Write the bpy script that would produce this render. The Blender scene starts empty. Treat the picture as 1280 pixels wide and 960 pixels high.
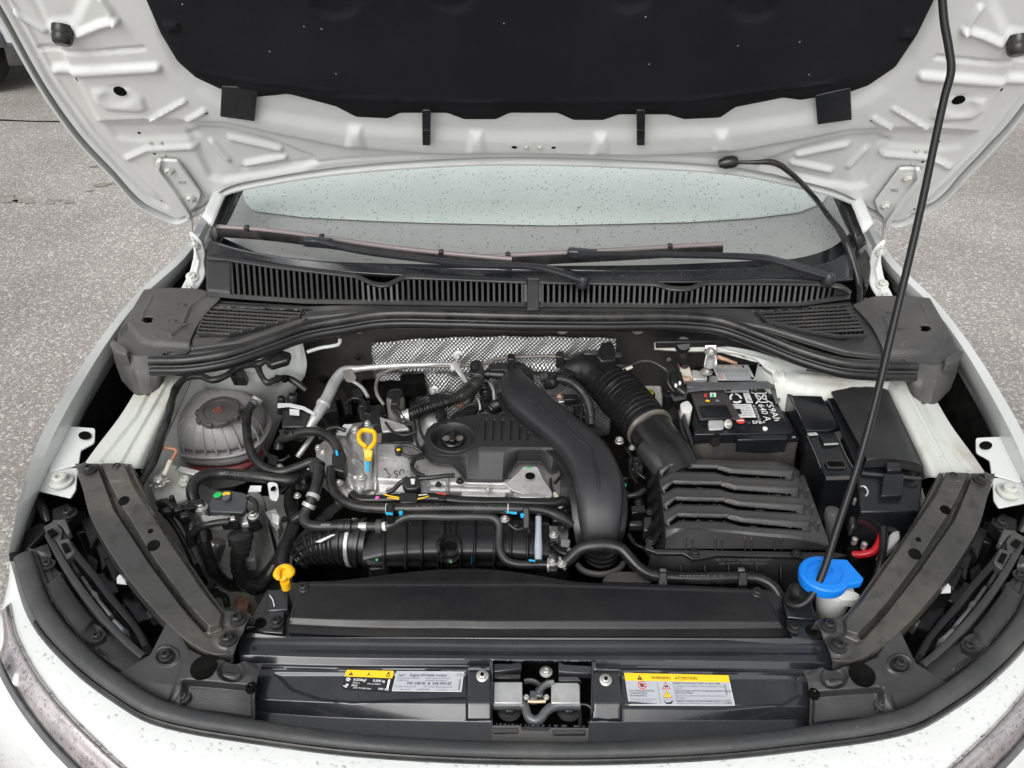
import bpy, bmesh, math, random
import numpy as np
from mathutils import Vector, Matrix
from mathutils.bvhtree import BVHTree
random.seed(7); np.random.seed(7)
SC = bpy.context.scene
COL = SC.collection
R = math.radians

# ------------------------------------------------------------------ camera
PITCH, ROLL, FPX, CX, CY, EYE = R(36), 0.011, 961.0, 670.0, 480.0, 1.62
cam = bpy.data.cameras.new("camera"); camo = bpy.data.objects.new("camera", cam); COL.objects.link(camo)
cam.sensor_width = 36; cam.lens = FPX / 1280 * 36; cam.shift_x = -30 / 1280
cam.clip_start = 0.02; cam.clip_end = 400
camo.matrix_world = Matrix.Translation((0, 0, EYE)) @ Matrix.Rotation(R(90) - PITCH, 4, 'X') @ Matrix.Rotation(ROLL, 4, 'Z')
SC.camera = camo

# ------------------------------------------------------------------ overcast sky and soft sun
SUN_EL, SUN_AZ = R(46), R(200)
w = bpy.data.worlds.new("World"); SC.world = w; w.use_nodes = True
nt = w.node_tree; nt.nodes.clear()
out = nt.nodes.new('ShaderNodeOutputWorld'); bg = nt.nodes.new('ShaderNodeBackground')
sky = nt.nodes.new('ShaderNodeTexSky'); sky.sky_type = 'NISHITA'; sky.sun_disc = False
sky.sun_elevation = SUN_EL; sky.sun_rotation = SUN_AZ; sky.air_density = 1.0; sky.dust_density = 3.0
hs = nt.nodes.new('ShaderNodeHueSaturation'); hs.inputs['Saturation'].default_value = 0.12
nt.links.new(sky.outputs[0], hs.inputs['Color']); nt.links.new(hs.outputs[0], bg.inputs[0])
bg.inputs[1].default_value = 0.15; nt.links.new(bg.outputs[0], out.inputs[0])
sl = bpy.data.lights.new("sun", 'SUN'); sl.energy = .8; sl.angle = R(50); sl.color = (1, .985, .96)
so = bpy.data.objects.new("sun", sl); COL.objects.link(so)
sd = Vector((math.sin(SUN_AZ) * math.cos(SUN_EL), math.cos(SUN_AZ) * math.cos(SUN_EL), math.sin(SUN_EL)))
so.rotation_euler = sd.to_track_quat('Z', 'Y').to_euler(); so.location = (0, 0, 6)
SC.view_settings.view_transform = 'Standard'; SC.view_settings.look = 'None'
SC.view_settings.exposure = 0.50; SC.view_settings.gamma = 1
SC.cycles.max_bounces = 7; SC.cycles.transparent_max_bounces = 12
SC.cycles.use_denoising = True

# ------------------------------------------------------------------ mapping from the survey of the photograph to metres
CSn, SNn = math.cos(PITCH), math.sin(PITCH)
def ray(px, py):
    dx = np.asarray(px, float) - CX; dy = np.asarray(py, float) - CY
    u = (dx + ROLL * dy) / FPX; v = -(dy - ROLL * dx) / FPX
    return u, CSn + v * SNn, -SNn + v * CSn
def G(px, py, z):                                   # point at height z
    a, b, c = ray(px, py); z = np.asarray(z, float); t = (z - EYE) / c
    return np.stack([a * t, b * t, z + 0 * t], -1)
def GY(px, py, y):                                  # point at distance y
    a, b, c = ray(px, py); y = np.asarray(y, float); t = y / b
    return np.stack([a * t, b * t, EYE + c * t], -1)
def plane(p0, n):
    p0 = np.array(p0, float); n = np.array(n, float); n /= np.linalg.norm(n); o = np.array([0, 0, EYE])
    def f(px, py, off=0):
        a, b, c = ray(px, py); d = np.stack([a, b, c], -1)
        off = np.asarray(off, float)
        t = (((p0 - o) @ n) + off) / (d @ n)
        return o + d * t[..., None]
    return f
HOODN = (0, -.866, -.5)
HP = plane((0, 1.33, 1.04), HOODN)                  # raised bonnet
WP = plane((0, 1.235, .985), (0, -.46, .888))       # windscreen

# ------------------------------------------------------------------ materials
def mat(name, col, rough=.5, metal=0., bump=None, var=None, coat=0., spec=.5, sub=None, alpha=None, dust=None, emis=None, rvar=0.):
    m = bpy.data.materials.new(name); m.use_nodes = True; n = m.node_tree; b = n.nodes['Principled BSDF']
    b.inputs['Base Color'].default_value = (*col, 1); b.inputs['Roughness'].default_value = rough
    b.inputs['Metallic'].default_value = metal; b.inputs['Specular IOR Level'].default_value = spec
    b.inputs['Coat Weight'].default_value = coat; b.inputs['Coat Roughness'].default_value = .08
    if sub: b.inputs['Subsurface Weight'].default_value = sub; b.inputs['Subsurface Scale'].default_value = .01
    tc = n.nodes.new('ShaderNodeTexCoord')
    def noise(scale, detail=5, rg=.6):
        t = n.nodes.new('ShaderNodeTexNoise'); t.inputs['Scale'].default_value = scale; t.inputs['Detail'].default_value = detail
        t.inputs['Roughness'].default_value = rg; n.links.new(tc.outputs['Object'], t.inputs['Vector']); return t.outputs['Fac']
    def ramp(src, lo, hi):
        r = n.nodes.new('ShaderNodeMapRange'); r.inputs[1].default_value = lo; r.inputs[2].default_value = hi
        n.links.new(src, r.inputs[0]); return r.outputs[0]
    def mix(f, a, bcol):
        x = n.nodes.new('ShaderNodeMix'); x.data_type = 'RGBA'; n.links.new(f, x.inputs[0])
        if isinstance(a, tuple): x.inputs[6].default_value = (*a, 1)
        else: n.links.new(a, x.inputs[6])
        x.inputs[7].default_value = (*bcol, 1); return x.outputs[2]
    c = None
    if var:                                          # (scale, other colour, low, high)
        sc_, oc, lo, hi = var; c = mix(ramp(noise(sc_, 7, .65), lo, hi), col, oc)
    if dust:                                         # fine specks on top of the colour
        sc_, oc, lo, hi = dust; c = mix(ramp(noise(sc_, 3, .7), lo, hi), c if c is not None else col, oc)
    if c is not None: n.links.new(c, b.inputs['Base Color'])
    if rvar:
        r = n.nodes.new('ShaderNodeMapRange'); r.inputs[1].default_value = .35; r.inputs[2].default_value = .65
        r.inputs[3].default_value = max(.03, rough - rvar); r.inputs[4].default_value = rough + rvar
        n.links.new(noise(14, 6), r.inputs[0]); n.links.new(r.outputs[0], b.inputs['Roughness'])
    if bump:
        for sc_, st in (bump if isinstance(bump[0], tuple) else (bump,)):
            bp = n.nodes.new('ShaderNodeBump'); bp.inputs['Strength'].default_value = st; bp.inputs['Distance'].default_value = .001
            n.links.new(noise(sc_, 3), bp.inputs['Height'])
            if b.inputs['Normal'].is_linked: n.links.new(b.inputs['Normal'].links[0].from_socket, bp.inputs['Normal'])
            n.links.new(bp.outputs[0], b.inputs['Normal'])
    if emis: b.inputs['Emission Color'].default_value = (*col, 1); b.inputs['Emission Strength'].default_value = emis
    return m
M = {}
M['white'] = mat('white_paint', (.64, .655, .64), .22, coat=.8, var=(9, (.61, .625, .61), .4, .7))
M['inner'] = mat('inner_body_paint', (.56, .575, .535), .42, coat=.15, var=(9, (.36, .32, .25), .50, .76), dust=(240, (.46, .43, .38), .60, .75), bump=(60, .15), rvar=.1)
M['hoodin'] = mat('bonnet_inner_paint', (.70, .71, .69), .30, coat=.3, var=(14, (.65, .66, .64), .4, .7), bump=(25, .06))
M['plas'] = mat('black_plastic', (.011, .011, .012), .25, spec=.42, bump=((900, .14), (60, .05)), var=(9, (.022, .021, .020), .45, .75), dust=(600, (.08, .076, .07), .68, .8), rvar=.1)
M['plasg'] = mat('weathered_plastic', (.030, .030, .031), .36, bump=((700, .3),), var=(8, (.06, .058, .056), .45, .72), dust=(420, (.12, .115, .11), .66, .8), rvar=.1)
M['plasd'] = mat('dusty_plastic', (.052, .051, .051), .5, bump=((500, .3),), var=(7, (.095, .09, .085), .42, .68), dust=(300, (.16, .15, .14), .66, .8), rvar=.08)
M['gloss'] = mat('gloss_black', (.007, .008, .010), .14, var=(16, (.02, .02, .022), .4, .7), dust=(500, (.06, .06, .06), .68, .8), rvar=.08)
M['satin'] = mat('satin_black', (.014, .015, .018), .24, coat=.35, bump=(800, .1), var=(9, (.022, .022, .024), .4, .7), dust=(450, (.08, .08, .08), .70, .8), rvar=.08)
M['lockp'] = mat('wet_black_panel', (.014, .0155, .019), .24, coat=.45, bump=((500, .06), (14, .12)), var=(8, (.030, .031, .034), .42, .7), dust=(450, (.10, .10, .10), .70, .8), rvar=.08)
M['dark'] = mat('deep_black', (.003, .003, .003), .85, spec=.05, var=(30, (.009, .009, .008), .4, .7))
M['ecoat'] = mat('primed_steel', (.042, .041, .039), .26, coat=.4, bump=((60, .06), (600, .06)), var=(6, (.105, .092, .074), .48, .76), dust=(40, (.024, .023, .021), .55, .75), rvar=.1)
M['rub'] = mat('rubber', (.009, .009, .009), .27, spec=.45, bump=(500, .25), var=(20, (.04, .038, .037), .42, .7), dust=(500, (.12, .115, .11), .64, .8), rvar=.1)
M['seal'] = mat('rubber_seal', (.035, .036, .037), .5, bump=(400, .3), var=(12, (.07, .068, .066), .42, .7), dust=(350, (.16, .155, .15), .63, .8), rvar=.1)
M['felt'] = mat('felt', (.013, .013, .015), .95, spec=.15, bump=((1500, .6), (200, .4), (22, .5)), var=(5, (.019, .018, .021), .42, .7), dust=(500, (.034, .033, .034), .64, .78))
M['alu'] = mat('cast_aluminium', (.56, .56, .55), .42, .5, bump=((350, .5), (45, .25)), var=(16, (.30, .29, .28), .38, .7), dust=(200, (.2, .19, .17), .6, .75), rvar=.1)
M['alug'] = mat('machined_aluminium', (.62, .62, .62), .3, .9, bump=(120, .2), var=(20, (.42, .42, .41), .4, .7))
M['galv'] = mat('galvanised_steel', (.60, .61, .60), .38, .45, bump=(100, .2), var=(40, (.44, .44, .43), .4, .65), rvar=.1)
M['zinc'] = mat('zinc_bolt', (.68, .67, .63), .35, .75, var=(300, (.5, .48, .44), .4, .7))
M['bolt'] = mat('black_bolt', (.03, .03, .03), .32, .4, dust=(900, (.12, .12, .11), .6, .75))
M['steel'] = mat('grey_steel', (.16, .165, .175), .38, .4, bump=(200, .15), var=(30, (.11, .11, .11), .4, .7))
M['copper'] = mat('rusty_copper', (.45, .22, .14), .5, .4, var=(120, (.6, .4, .3), .4, .6))
M['yellow'] = mat('yellow_plastic', (.85, .48, .01), .35, spec=.4, var=(60, (.75, .40, .01), .4, .7))
M['blue'] = mat('blue_plastic', (.006, .20, .72), .36, spec=.4, sub=.1, bump=(300, .1), rvar=.06)
M['milky'] = mat('milky_plastic', (.78, .785, .76), .45, sub=.3, var=(20, (.55, .54, .50), .4, .7))
M['cream'] = mat('cream_plastic', (.60, .56, .46), .5, var=(40, (.4, .35, .28), .45, .7))
M['paper'] = mat('label_paper', (.66, .67, .67), .35, var=(30, (.60, .61, .61), .4, .7))
M['lpaper'] = mat('grey_label', (.42, .44, .47), .4, spec=.3, var=(30, (.40, .42, .45), .4, .7))
M['lyel'] = mat('label_yellow', (.90, .56, .01), .4)
M['lred'] = mat('label_red', (.65, .05, .04), .4)
M['lgreen'] = mat('green_mark', (.02, .50, .12), .45)
M['lblue'] = mat('blue_mark', (.02, .38, .65), .45)
M['pink'] = mat('pink_mark', (.8, .15, .6), .45)
M['ink'] = mat('label_ink', (.018, .018, .02), .5, spec=.2)
M['inkg'] = mat('grey_ink', (.17, .18, .20), .45)
M['wink'] = mat('white_ink', (.80, .80, .80), .45)
M['red'] = mat('red_cable', (.55, .012, .02), .35)
M['pipe'] = mat('pipe_dull', (.20, .185, .165), .45, .3, var=(60, (.12, .1, .09), .4, .7))
M['clear'] = mat('clear_pipe', (.38, .42, .48), .3, sub=.2)
M['drop'] = None
M['tank'] = mat('tank_plastic', (.36, .345, .345), .33, sub=.3, var=(10, (.42, .40, .39), .4, .7), dust=(260, (.20, .18, .17), .58, .75), bump=(200, .15), rvar=.08)
M['cool'] = mat('pink_coolant', (.42, .075, .085), .4, sub=.2, var=(24, (.30, .12, .12), .45, .75), bump=(200, .12))
M['chrome'] = mat('chrome_strip', (.60, .55, .545), .22, .9, bump=((60, .12),), var=(30, (.50, .46, .46), .45, .6))
M['lens'] = mat('smoked_lens', (.09, .095, .10), .10, coat=.6, var=(40, (.16, .16, .165), .5, .75))
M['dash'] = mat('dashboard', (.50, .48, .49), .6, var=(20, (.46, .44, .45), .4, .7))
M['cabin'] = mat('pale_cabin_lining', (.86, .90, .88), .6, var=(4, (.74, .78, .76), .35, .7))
M['tyre'] = mat('tyre', (.02, .02, .02), .7, bump=(200, .4))

def glassmat(name, tint, ior=1.5, rough=0.02):
    m = bpy.data.materials.new(name); m.use_nodes = True; n = m.node_tree; n.nodes.clear()
    o = n.nodes.new('ShaderNodeOutputMaterial'); mx = n.nodes.new('ShaderNodeMixShader'); f = n.nodes.new('ShaderNodeFresnel')
    t = n.nodes.new('ShaderNodeBsdfTransparent'); g = n.nodes.new('ShaderNodeBsdfGlossy')
    t.inputs[0].default_value = (*tint, 1); g.inputs['Roughness'].default_value = rough; f.inputs[0].default_value = ior
    n.links.new(f.outputs[0], mx.inputs[0]); n.links.new(t.outputs[0], mx.inputs[1]); n.links.new(g.outputs[0], mx.inputs[2])
    n.links.new(mx.outputs[0], o.inputs[0]); return m
M['glass'] = glassmat('windscreen_glass', (.90, .935, .915))
M['drop'] = glassmat('water_drop', (.955, .96, .96), 1.36, .03)
M['dropc'] = glassmat('clear_bead', (1, 1, 1), 1.33, .02)
M['dropd'] = glassmat('dark_tinted_drop', (.60, .61, .61), 1.4, .02)  # rain on the glass, darkness of refraction put into the tint

def shieldmat():                                     # dimpled aluminium heat shield
    m = mat('dimpled_heat_shield', (.56, .56, .55), .34, .85); n = m.node_tree; b = n.nodes['Principled BSDF']
    tc = n.nodes.new('ShaderNodeTexCoord'); mp = n.nodes.new('ShaderNodeMapping'); mp.inputs['Rotation'].default_value = (0, R(45), 0)
    mp.inputs['Scale'].default_value = (215, 1, 215)
    s = n.nodes.new('ShaderNodeSeparateXYZ'); n.links.new(tc.outputs['Object'], mp.inputs[0]); n.links.new(mp.outputs[0], s.inputs[0])
    def fr(sock):
        a = n.nodes.new('ShaderNodeMath'); a.operation = 'PINGPONG'; a.inputs[1].default_value = .5; n.links.new(sock, a.inputs[0]); return a.outputs[0]
    mu = n.nodes.new('ShaderNodeMath'); mu.operation = 'MULTIPLY'; n.links.new(fr(s.outputs[0]), mu.inputs[0]); n.links.new(fr(s.outputs[2]), mu.inputs[1])
    bp = n.nodes.new('ShaderNodeBump'); bp.inputs['Strength'].default_value = 1; bp.inputs['Distance'].default_value = .007
    n.links.new(mu.outputs[0], bp.inputs['Height']); n.links.new(bp.outputs[0], b.inputs['Normal'])
    r = n.nodes.new('ShaderNodeMapRange'); r.inputs[1].default_value = .05; r.inputs[2].default_value = .13; n.links.new(mu.outputs[0], r.inputs[0])
    x = n.nodes.new('ShaderNodeMix'); x.data_type = 'RGBA'; x.inputs[6].default_value = (.56, .56, .555, 1); x.inputs[7].default_value = (.24, .24, .24, 1)
    n.links.new(r.outputs[0], x.inputs[0]); n.links.new(x.outputs[2], b.inputs['Base Color'])
    return m
M['shield'] = shieldmat()

def asphaltmat():
    m = bpy.data.materials.new('asphalt'); m.use_nodes = True; n = m.node_tree; b = n.nodes['Principled BSDF']
    tc = n.nodes.new('ShaderNodeTexCoord')
    def vor(sc):
        v = n.nodes.new('ShaderNodeTexVoronoi'); v.inputs['Scale'].default_value = sc; n.links.new(tc.outputs['Object'], v.inputs['Vector']); return v
    def noi(sc, d=6):
        v = n.nodes.new('ShaderNodeTexNoise'); v.inputs['Scale'].default_value = sc; v.inputs['Detail'].default_value = d; n.links.new(tc.outputs['Object'], v.inputs['Vector']); return v.outputs['Fac']
    v1, v2 = vor(125), vor(260)
    def cr(sock, stops):
        r = n.nodes.new('ShaderNodeValToRGB'); n.links.new(sock, r.inputs[0]); e = r.color_ramp.elements
        e[0].position, e[0].color = stops[0][0], (*stops[0][1], 1); e[1].position, e[1].color = stops[-1][0], (*stops[-1][1], 1)
        for p, c in stops[1:-1]:
            q = e.new(p); q.color = (*c, 1)
        return r.outputs[0]
    s1 = n.nodes.new('ShaderNodeSeparateColor'); n.links.new(v1.outputs['Color'], s1.inputs[0])
    stone = cr(s1.outputs[0], [(0, (.235, .215, .198)), (.5, (.33, .303, .280)), (.78, (.42, .386, .358)), (.93, (.88, .83, .77))])
    s2 = n.nodes.new('ShaderNodeSeparateColor'); n.links.new(v2.outputs['Color'], s2.inputs[0])
    fine = cr(s2.outputs[1], [(0, (.215, .197, .182)), (.6, (.33, .303, .280)), (.95, (.52, .48, .445))])
    mx = n.nodes.new('ShaderNodeMix'); mx.data_type = 'RGBA'; mx.inputs[0].default_value = .5; n.links.new(stone, mx.inputs[6]); n.links.new(fine, mx.inputs[7])
    big = cr(noi(.8), [(.36, (.72, .715, .71)), (.62, (1.06, 1.07, 1.07))])
    mu = n.nodes.new('ShaderNodeMix'); mu.data_type = 'RGBA'; mu.blend_type = 'MULTIPLY'; mu.inputs[0].default_value = 1
    n.links.new(mx.outputs[2], mu.inputs[6]); n.links.new(big, mu.inputs[7]); n.links.new(mu.outputs[2], b.inputs['Base Color'])
    rr = n.nodes.new('ShaderNodeMapRange'); rr.inputs[3].default_value = .38; rr.inputs[4].default_value = .75; n.links.new(noi(1.7), rr.inputs[0]); n.links.new(rr.outputs[0], b.inputs['Roughness'])
    bp = n.nodes.new('ShaderNodeBump'); bp.inputs['Strength'].default_value = .7; bp.inputs['Distance'].default_value = .003; bp.invert = True
    n.links.new(v1.outputs['Distance'], bp.inputs['Height']); n.links.new(bp.outputs[0], b.inputs['Normal'])
    return m
M['asphalt'] = asphaltmat()
M['puddle'] = mat('wet_puddle', (.17, .15, .10), .16, spec=.5, bump=(90, .5), var=(14, (.24, .22, .19), .38, .6), dust=(120, (.36, .33, .29), .52, .66))

# ------------------------------------------------------------------ object helpers
BV = {}
CAR = bpy.data.objects.new('car', None); COL.objects.link(CAR); CAR.location = (0, 1.4, 0)
CAR['label'] = "white hatchback with its bonnet propped open over the engine bay"; CAR['category'] = 'car'
bpy.context.view_layer.update()
def wmat(o): return o.matrix_basis.copy() if o.parent is None else wmat(o.parent) @ o.matrix_parent_inverse @ o.matrix_basis
def adopt(o, parent):
    o.parent = parent
    if parent is not None: o.matrix_parent_inverse = wmat(parent).inverted()
def mk(name, v, f, m, parent='CAR', smooth=True, bev=0, seg=2, solid=0, label=None, ang=35, stuff=False, recalc=False, sub=0):
    me = bpy.data.meshes.new(name); me.from_pydata([tuple(map(float, p)) for p in v], [], f)
    if recalc:
        bm = bmesh.new(); bm.from_mesh(me); bmesh.ops.recalc_face_normals(bm, faces=bm.faces); bm.to_mesh(me); bm.free()
    o = bpy.data.objects.new(name, me); COL.objects.link(o); me.materials.append(M[m] if isinstance(m, str) else m)
    if smooth:
        me.shade_smooth()
        if ang: me.set_sharp_from_angle(angle=R(ang))
    if solid:
        q = o.modifiers.new('s', 'SOLIDIFY'); q.thickness = solid; q.offset = -1
    if bev:
        q = o.modifiers.new('b', 'BEVEL'); q.width = bev; q.segments = seg; q.limit_method = 'ANGLE'; q.angle_limit = R(32)
    if sub:
        q = o.modifiers.new('d', 'SUBSURF'); q.levels = sub; q.render_levels = sub
    adopt(o, CAR if parent == 'CAR' else parent)
    if label: o['label'] = label
    if stuff: o['kind'] = 'stuff'
    return o

def resample(P, n, smooth, w=None):
    P = np.asarray(P, float); k = len(P)
    if w is None:
        L = np.linalg.norm(np.diff(P[:, :2], axis=0), axis=1) + 1e-6
    else: L = w
    c = np.concatenate([[0], np.cumsum(L)]); c /= c[-1]
    t = np.linspace(0, 1, n) if not isinstance(n, np.ndarray) else n
    i = np.clip(np.searchsorted(c, t, 'right') - 1, 0, k - 2); f = ((t - c[i]) / (c[i + 1] - c[i]))[:, None]
    if not smooth or k < 3: return P[i] * (1 - f) + P[i + 1] * f
    p0 = np.where((i > 0)[:, None], P[np.maximum(i - 1, 0)], 2 * P[0] - P[1]); p3 = np.where((i + 2 < k)[:, None], P[np.minimum(i + 2, k - 1)], 2 * P[-1] - P[-2])
    p1, p2 = P[i], P[i + 1]
    d1 = np.linalg.norm(p2 - p1, axis=1, keepdims=True) + 1e-9
    d0 = np.linalg.norm(p1 - p0, axis=1, keepdims=True) + 1e-9; d2 = np.linalg.norm(p3 - p2, axis=1, keepdims=True) + 1e-9
    m1 = ((p1 - p0) / d0 * d1 + (p2 - p1)) * .5; m2 = ((p3 - p2) / d2 * d1 + (p2 - p1)) * .5
    f2, f3 = f * f, f * f * f
    return (2 * f3 - 3 * f2 + 1) * p1 + (f3 - 2 * f2 + f) * m1 + (-2 * f3 + 3 * f2) * p2 + (f3 - f2) * m2

def ss(x): x = np.clip(x, 0, 1); return x * x * (3 - 2 * x)
def segd(X, Y, pts, closed=False):
    pts = list(pts) + ([pts[0]] if closed else []); D = np.full(np.shape(X), 1e9)
    for (a, b), (c, d) in zip([q[:2] for q in pts[:-1]], [q[:2] for q in pts[1:]]):
        l = (c - a) ** 2 + (d - b) ** 2 + 1e-9; t = np.clip(((X - a) * (c - a) + (Y - b) * (d - b)) / l, 0, 1)
        D = np.minimum(D, np.hypot(X - a - t * (c - a), Y - b - t * (d - b)))
    return D
def inside(X, Y, pts):
    r = np.zeros(np.shape(X), bool); n = len(pts)
    for i in range(n):
        x1, y1 = pts[i][:2]; x2, y2 = pts[(i + 1) % n][:2]
        if y1 == y2: continue
        r ^= ((y1 > Y) != (y2 > Y)) & (X < (x2 - x1) * (Y - y1) / (y2 - y1) + x1)
    return r
def ridge(pts, wd, h): return lambda X, Y: h * ss(1.3 - segd(X, Y, pts) / wd * 1.3)
def plat(pts, wd, h):
    def f(X, Y):
        d = segd(X, Y, pts, True); s = np.where(inside(X, Y, pts), d, -d); return h * ss(s / wd * .5 + .5)
    return f
def ell(cx, cy, rx, ry, wd, h): return lambda X, Y: h * ss((1 - np.hypot((X - cx) / rx, (Y - cy) / ry)) * min(rx, ry) / wd * .5 + .5)
def ring(cx, cy, rx, ry, wd, h): return lambda X, Y: h * ss(1.3 - abs(1 - np.hypot((X - cx) / rx, (Y - cy) / ry)) * min(rx, ry) / wd * 1.3)
def epts(cx, cy, rx, ry, n=20, rot=0): return [(cx + rx * math.cos(a) * math.cos(rot) - ry * math.sin(a) * math.sin(rot), cy + rx * math.cos(a) * math.sin(rot) + ry * math.sin(a) * math.cos(rot)) for a in [2 * math.pi * i / n for i in range(n)]]

def field(name, rows, m, nu, nv, feats=(), holes=(), fn=G, parent='CAR', su=True, sv=True, solid=0, label=None, ang=40, up=None, jit=0):
    """Stamped or moulded sheet: rows of surveyed points, lofted; relief features; snapped openings."""
    rows = [np.asarray(r, float) for r in rows]
    W = np.mean([np.linalg.norm(np.diff(r[:, :2], axis=0), axis=1) for r in rows], axis=0) + 1e-6
    rr = np.array([resample(r, nu, su, W) for r in rows])
    V = np.mean([np.linalg.norm(rr[i + 1][:, :2] - rr[i][:, :2], axis=1).mean() for i in range(1)])
    WV = np.array([np.linalg.norm(rr[i + 1][:, :2] - rr[i][:, :2], axis=1).mean() + 1e-6 for i in range(len(rows) - 1)])
    g = np.array([resample(rr[:, j], nv, sv, WV) for j in range(nu)]).transpose(1, 0, 2)   # nv,nu,3
    X, Y, Z = g[..., 0].copy(), g[..., 1].copy(), g[..., 2]
    kill = np.zeros((nv - 1, nu - 1), bool)
    cell = max(np.hypot(X[:, 1:] - X[:, :-1], Y[:, 1:] - Y[:, :-1]).mean(), np.hypot(X[1:] - X[:-1], Y[1:] - Y[:-1]).mean())
    for hp in holes:
        b = np.array([q[:2] for q in hp]); pad = cell * 2
        msk = (X > b[:, 0].min() - pad) & (X < b[:, 0].max() + pad) & (Y > b[:, 1].min() - pad) & (Y < b[:, 1].max() + pad)
        ii = np.argwhere(msk)
        for (i, j) in ii:
            x, y = X[i, j], Y[i, j]; best = None
            for q in range(len(b)):
                a, c = b[q], b[(q + 1) % len(b)]; l = ((c - a) ** 2).sum() + 1e-9
                t = min(1, max(0, ((x - a[0]) * (c[0] - a[0]) + (y - a[1]) * (c[1] - a[1])) / l)); p = a + t * (c - a); dd = math.hypot(x - p[0], y - p[1])
                if best is None or dd < best[0]: best = (dd, p)
            if best[0] < cell * .62: X[i, j], Y[i, j] = best[1]
        cx = (X[1:, 1:] + X[1:, :-1] + X[:-1, 1:] + X[:-1, :-1]) / 4; cy = (Y[1:, 1:] + Y[1:, :-1] + Y[:-1, 1:] + Y[:-1, :-1]) / 4
        kill |= inside(cx, cy, [tuple(q) for q in b])
    P = fn(X, Y, Z)
    du = np.gradient(P, axis=1); dv = np.gradient(P, axis=0); N = np.cross(du, dv); N /= np.linalg.norm(N, axis=-1, keepdims=True) + 1e-12
    s = np.sign(((np.array([0, 0, EYE]) - P) * N).sum(-1)).mean(); s = 1 if s >= 0 else -1
    N = N * s
    if feats:
        h = sum(f(X, Y) for f in feats)
        P = P + (N if up is None else np.array(up, float)) * h[..., None]
    v = P.reshape(-1, 3); fc = []
    for i in range(nv - 1):
        for j in range(nu - 1):
            if kill[i, j]: continue
            a = i * nu + j; q = (a, a + 1, a + nu + 1, a + nu)
            fc.append(q if s > 0 else q[::-1])
    o = mk(name, v, fc, m, parent, solid=solid, label=label, ang=ang)
    BV[o.name] = BVHTree.FromPolygons([Vector(p) for p in v], fc)
    return o
def on(o, px, py, off=0):
    a, b, c = ray(px, py); r = BV[o.name].ray_cast(Vector((0, 0, EYE)), Vector((float(a), float(b), float(c))))
    if r[0] is None: return None, None
    n = r[1] if r[1].dot(Vector((0, 0, EYE)) - r[0]) > 0 else -r[1]
    return r[0] + n * off, n

def opening(o, x, y, r, e=1.0, name='hole_disc', nrm=None):
    """a small round hole: flat black disc on the sheet, its shade in the colour"""
    p, n = on(o, x, y, 0)
    if p is None: return
    if nrm: n = nrm
    h = lathe(name, p, [(0, -.002), (r, -.002), (r, .0006), (0, .0006)], 'dark', o, axis=n, n=24, ell_=e)  # flat black disc, the shade inside the hole is put into its colour
    return h
def rnd(pts, r, n=4):
    if r <= 0: return list(pts)
    out = []; k = len(pts)
    for i in range(k):
        p = np.array(pts[i], float); a = np.array(pts[i - 1], float); b = np.array(pts[(i + 1) % k], float)
        da, db = np.linalg.norm((a - p)[:2]), np.linalg.norm((b - p)[:2]); rr = min(r, da * .45, db * .45)
        s, e = p + (a - p) * rr / (da + 1e-9), p + (b - p) * rr / (db + 1e-9)
        for t in np.linspace(0, 1, n): out.append(tuple((1 - t) ** 2 * s + 2 * t * (1 - t) * p + t * t * e))
    return out
def plate(name, pts, h, m, parent='CAR', z=None, bev=.0015, rad=0, fn=G, flare=1.0, label=None, seg=2, down=(0, 0, -1), smooth=True, holes=None):
    """Solid with a surveyed top outline, depth h downwards."""
    if z is not None: pts = [(p[0], p[1], z) for p in pts]
    pts = rnd(pts, rad); a = np.array(pts, float); T = fn(a[:, 0], a[:, 1], a[:, 2]); c = T.mean(0)
    B = c + (T - c) * flare + np.array(down) * h; n = len(T)
    A = sum(T[i][0] * T[(i + 1) % n][1] - T[(i + 1) % n][0] * T[i][1] for i in range(n))
    v = list(T) + list(B); f = [tuple(range(n)), tuple(range(2 * n - 1, n - 1, -1))] + [(i, i + n, (i + 1) % n + n, (i + 1) % n) for i in range(n)]
    o = mk(name, v, f, m, parent, bev=bev, seg=seg, label=label, recalc=True, smooth=smooth)
    BV[o.name] = BVHTree.FromPolygons([Vector(p) for p in v], f)
    return o
def R0(x0, y0, x1, y1): return [(x0, y0), (x1, y0), (x1, y1), (x0, y1)]

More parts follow.
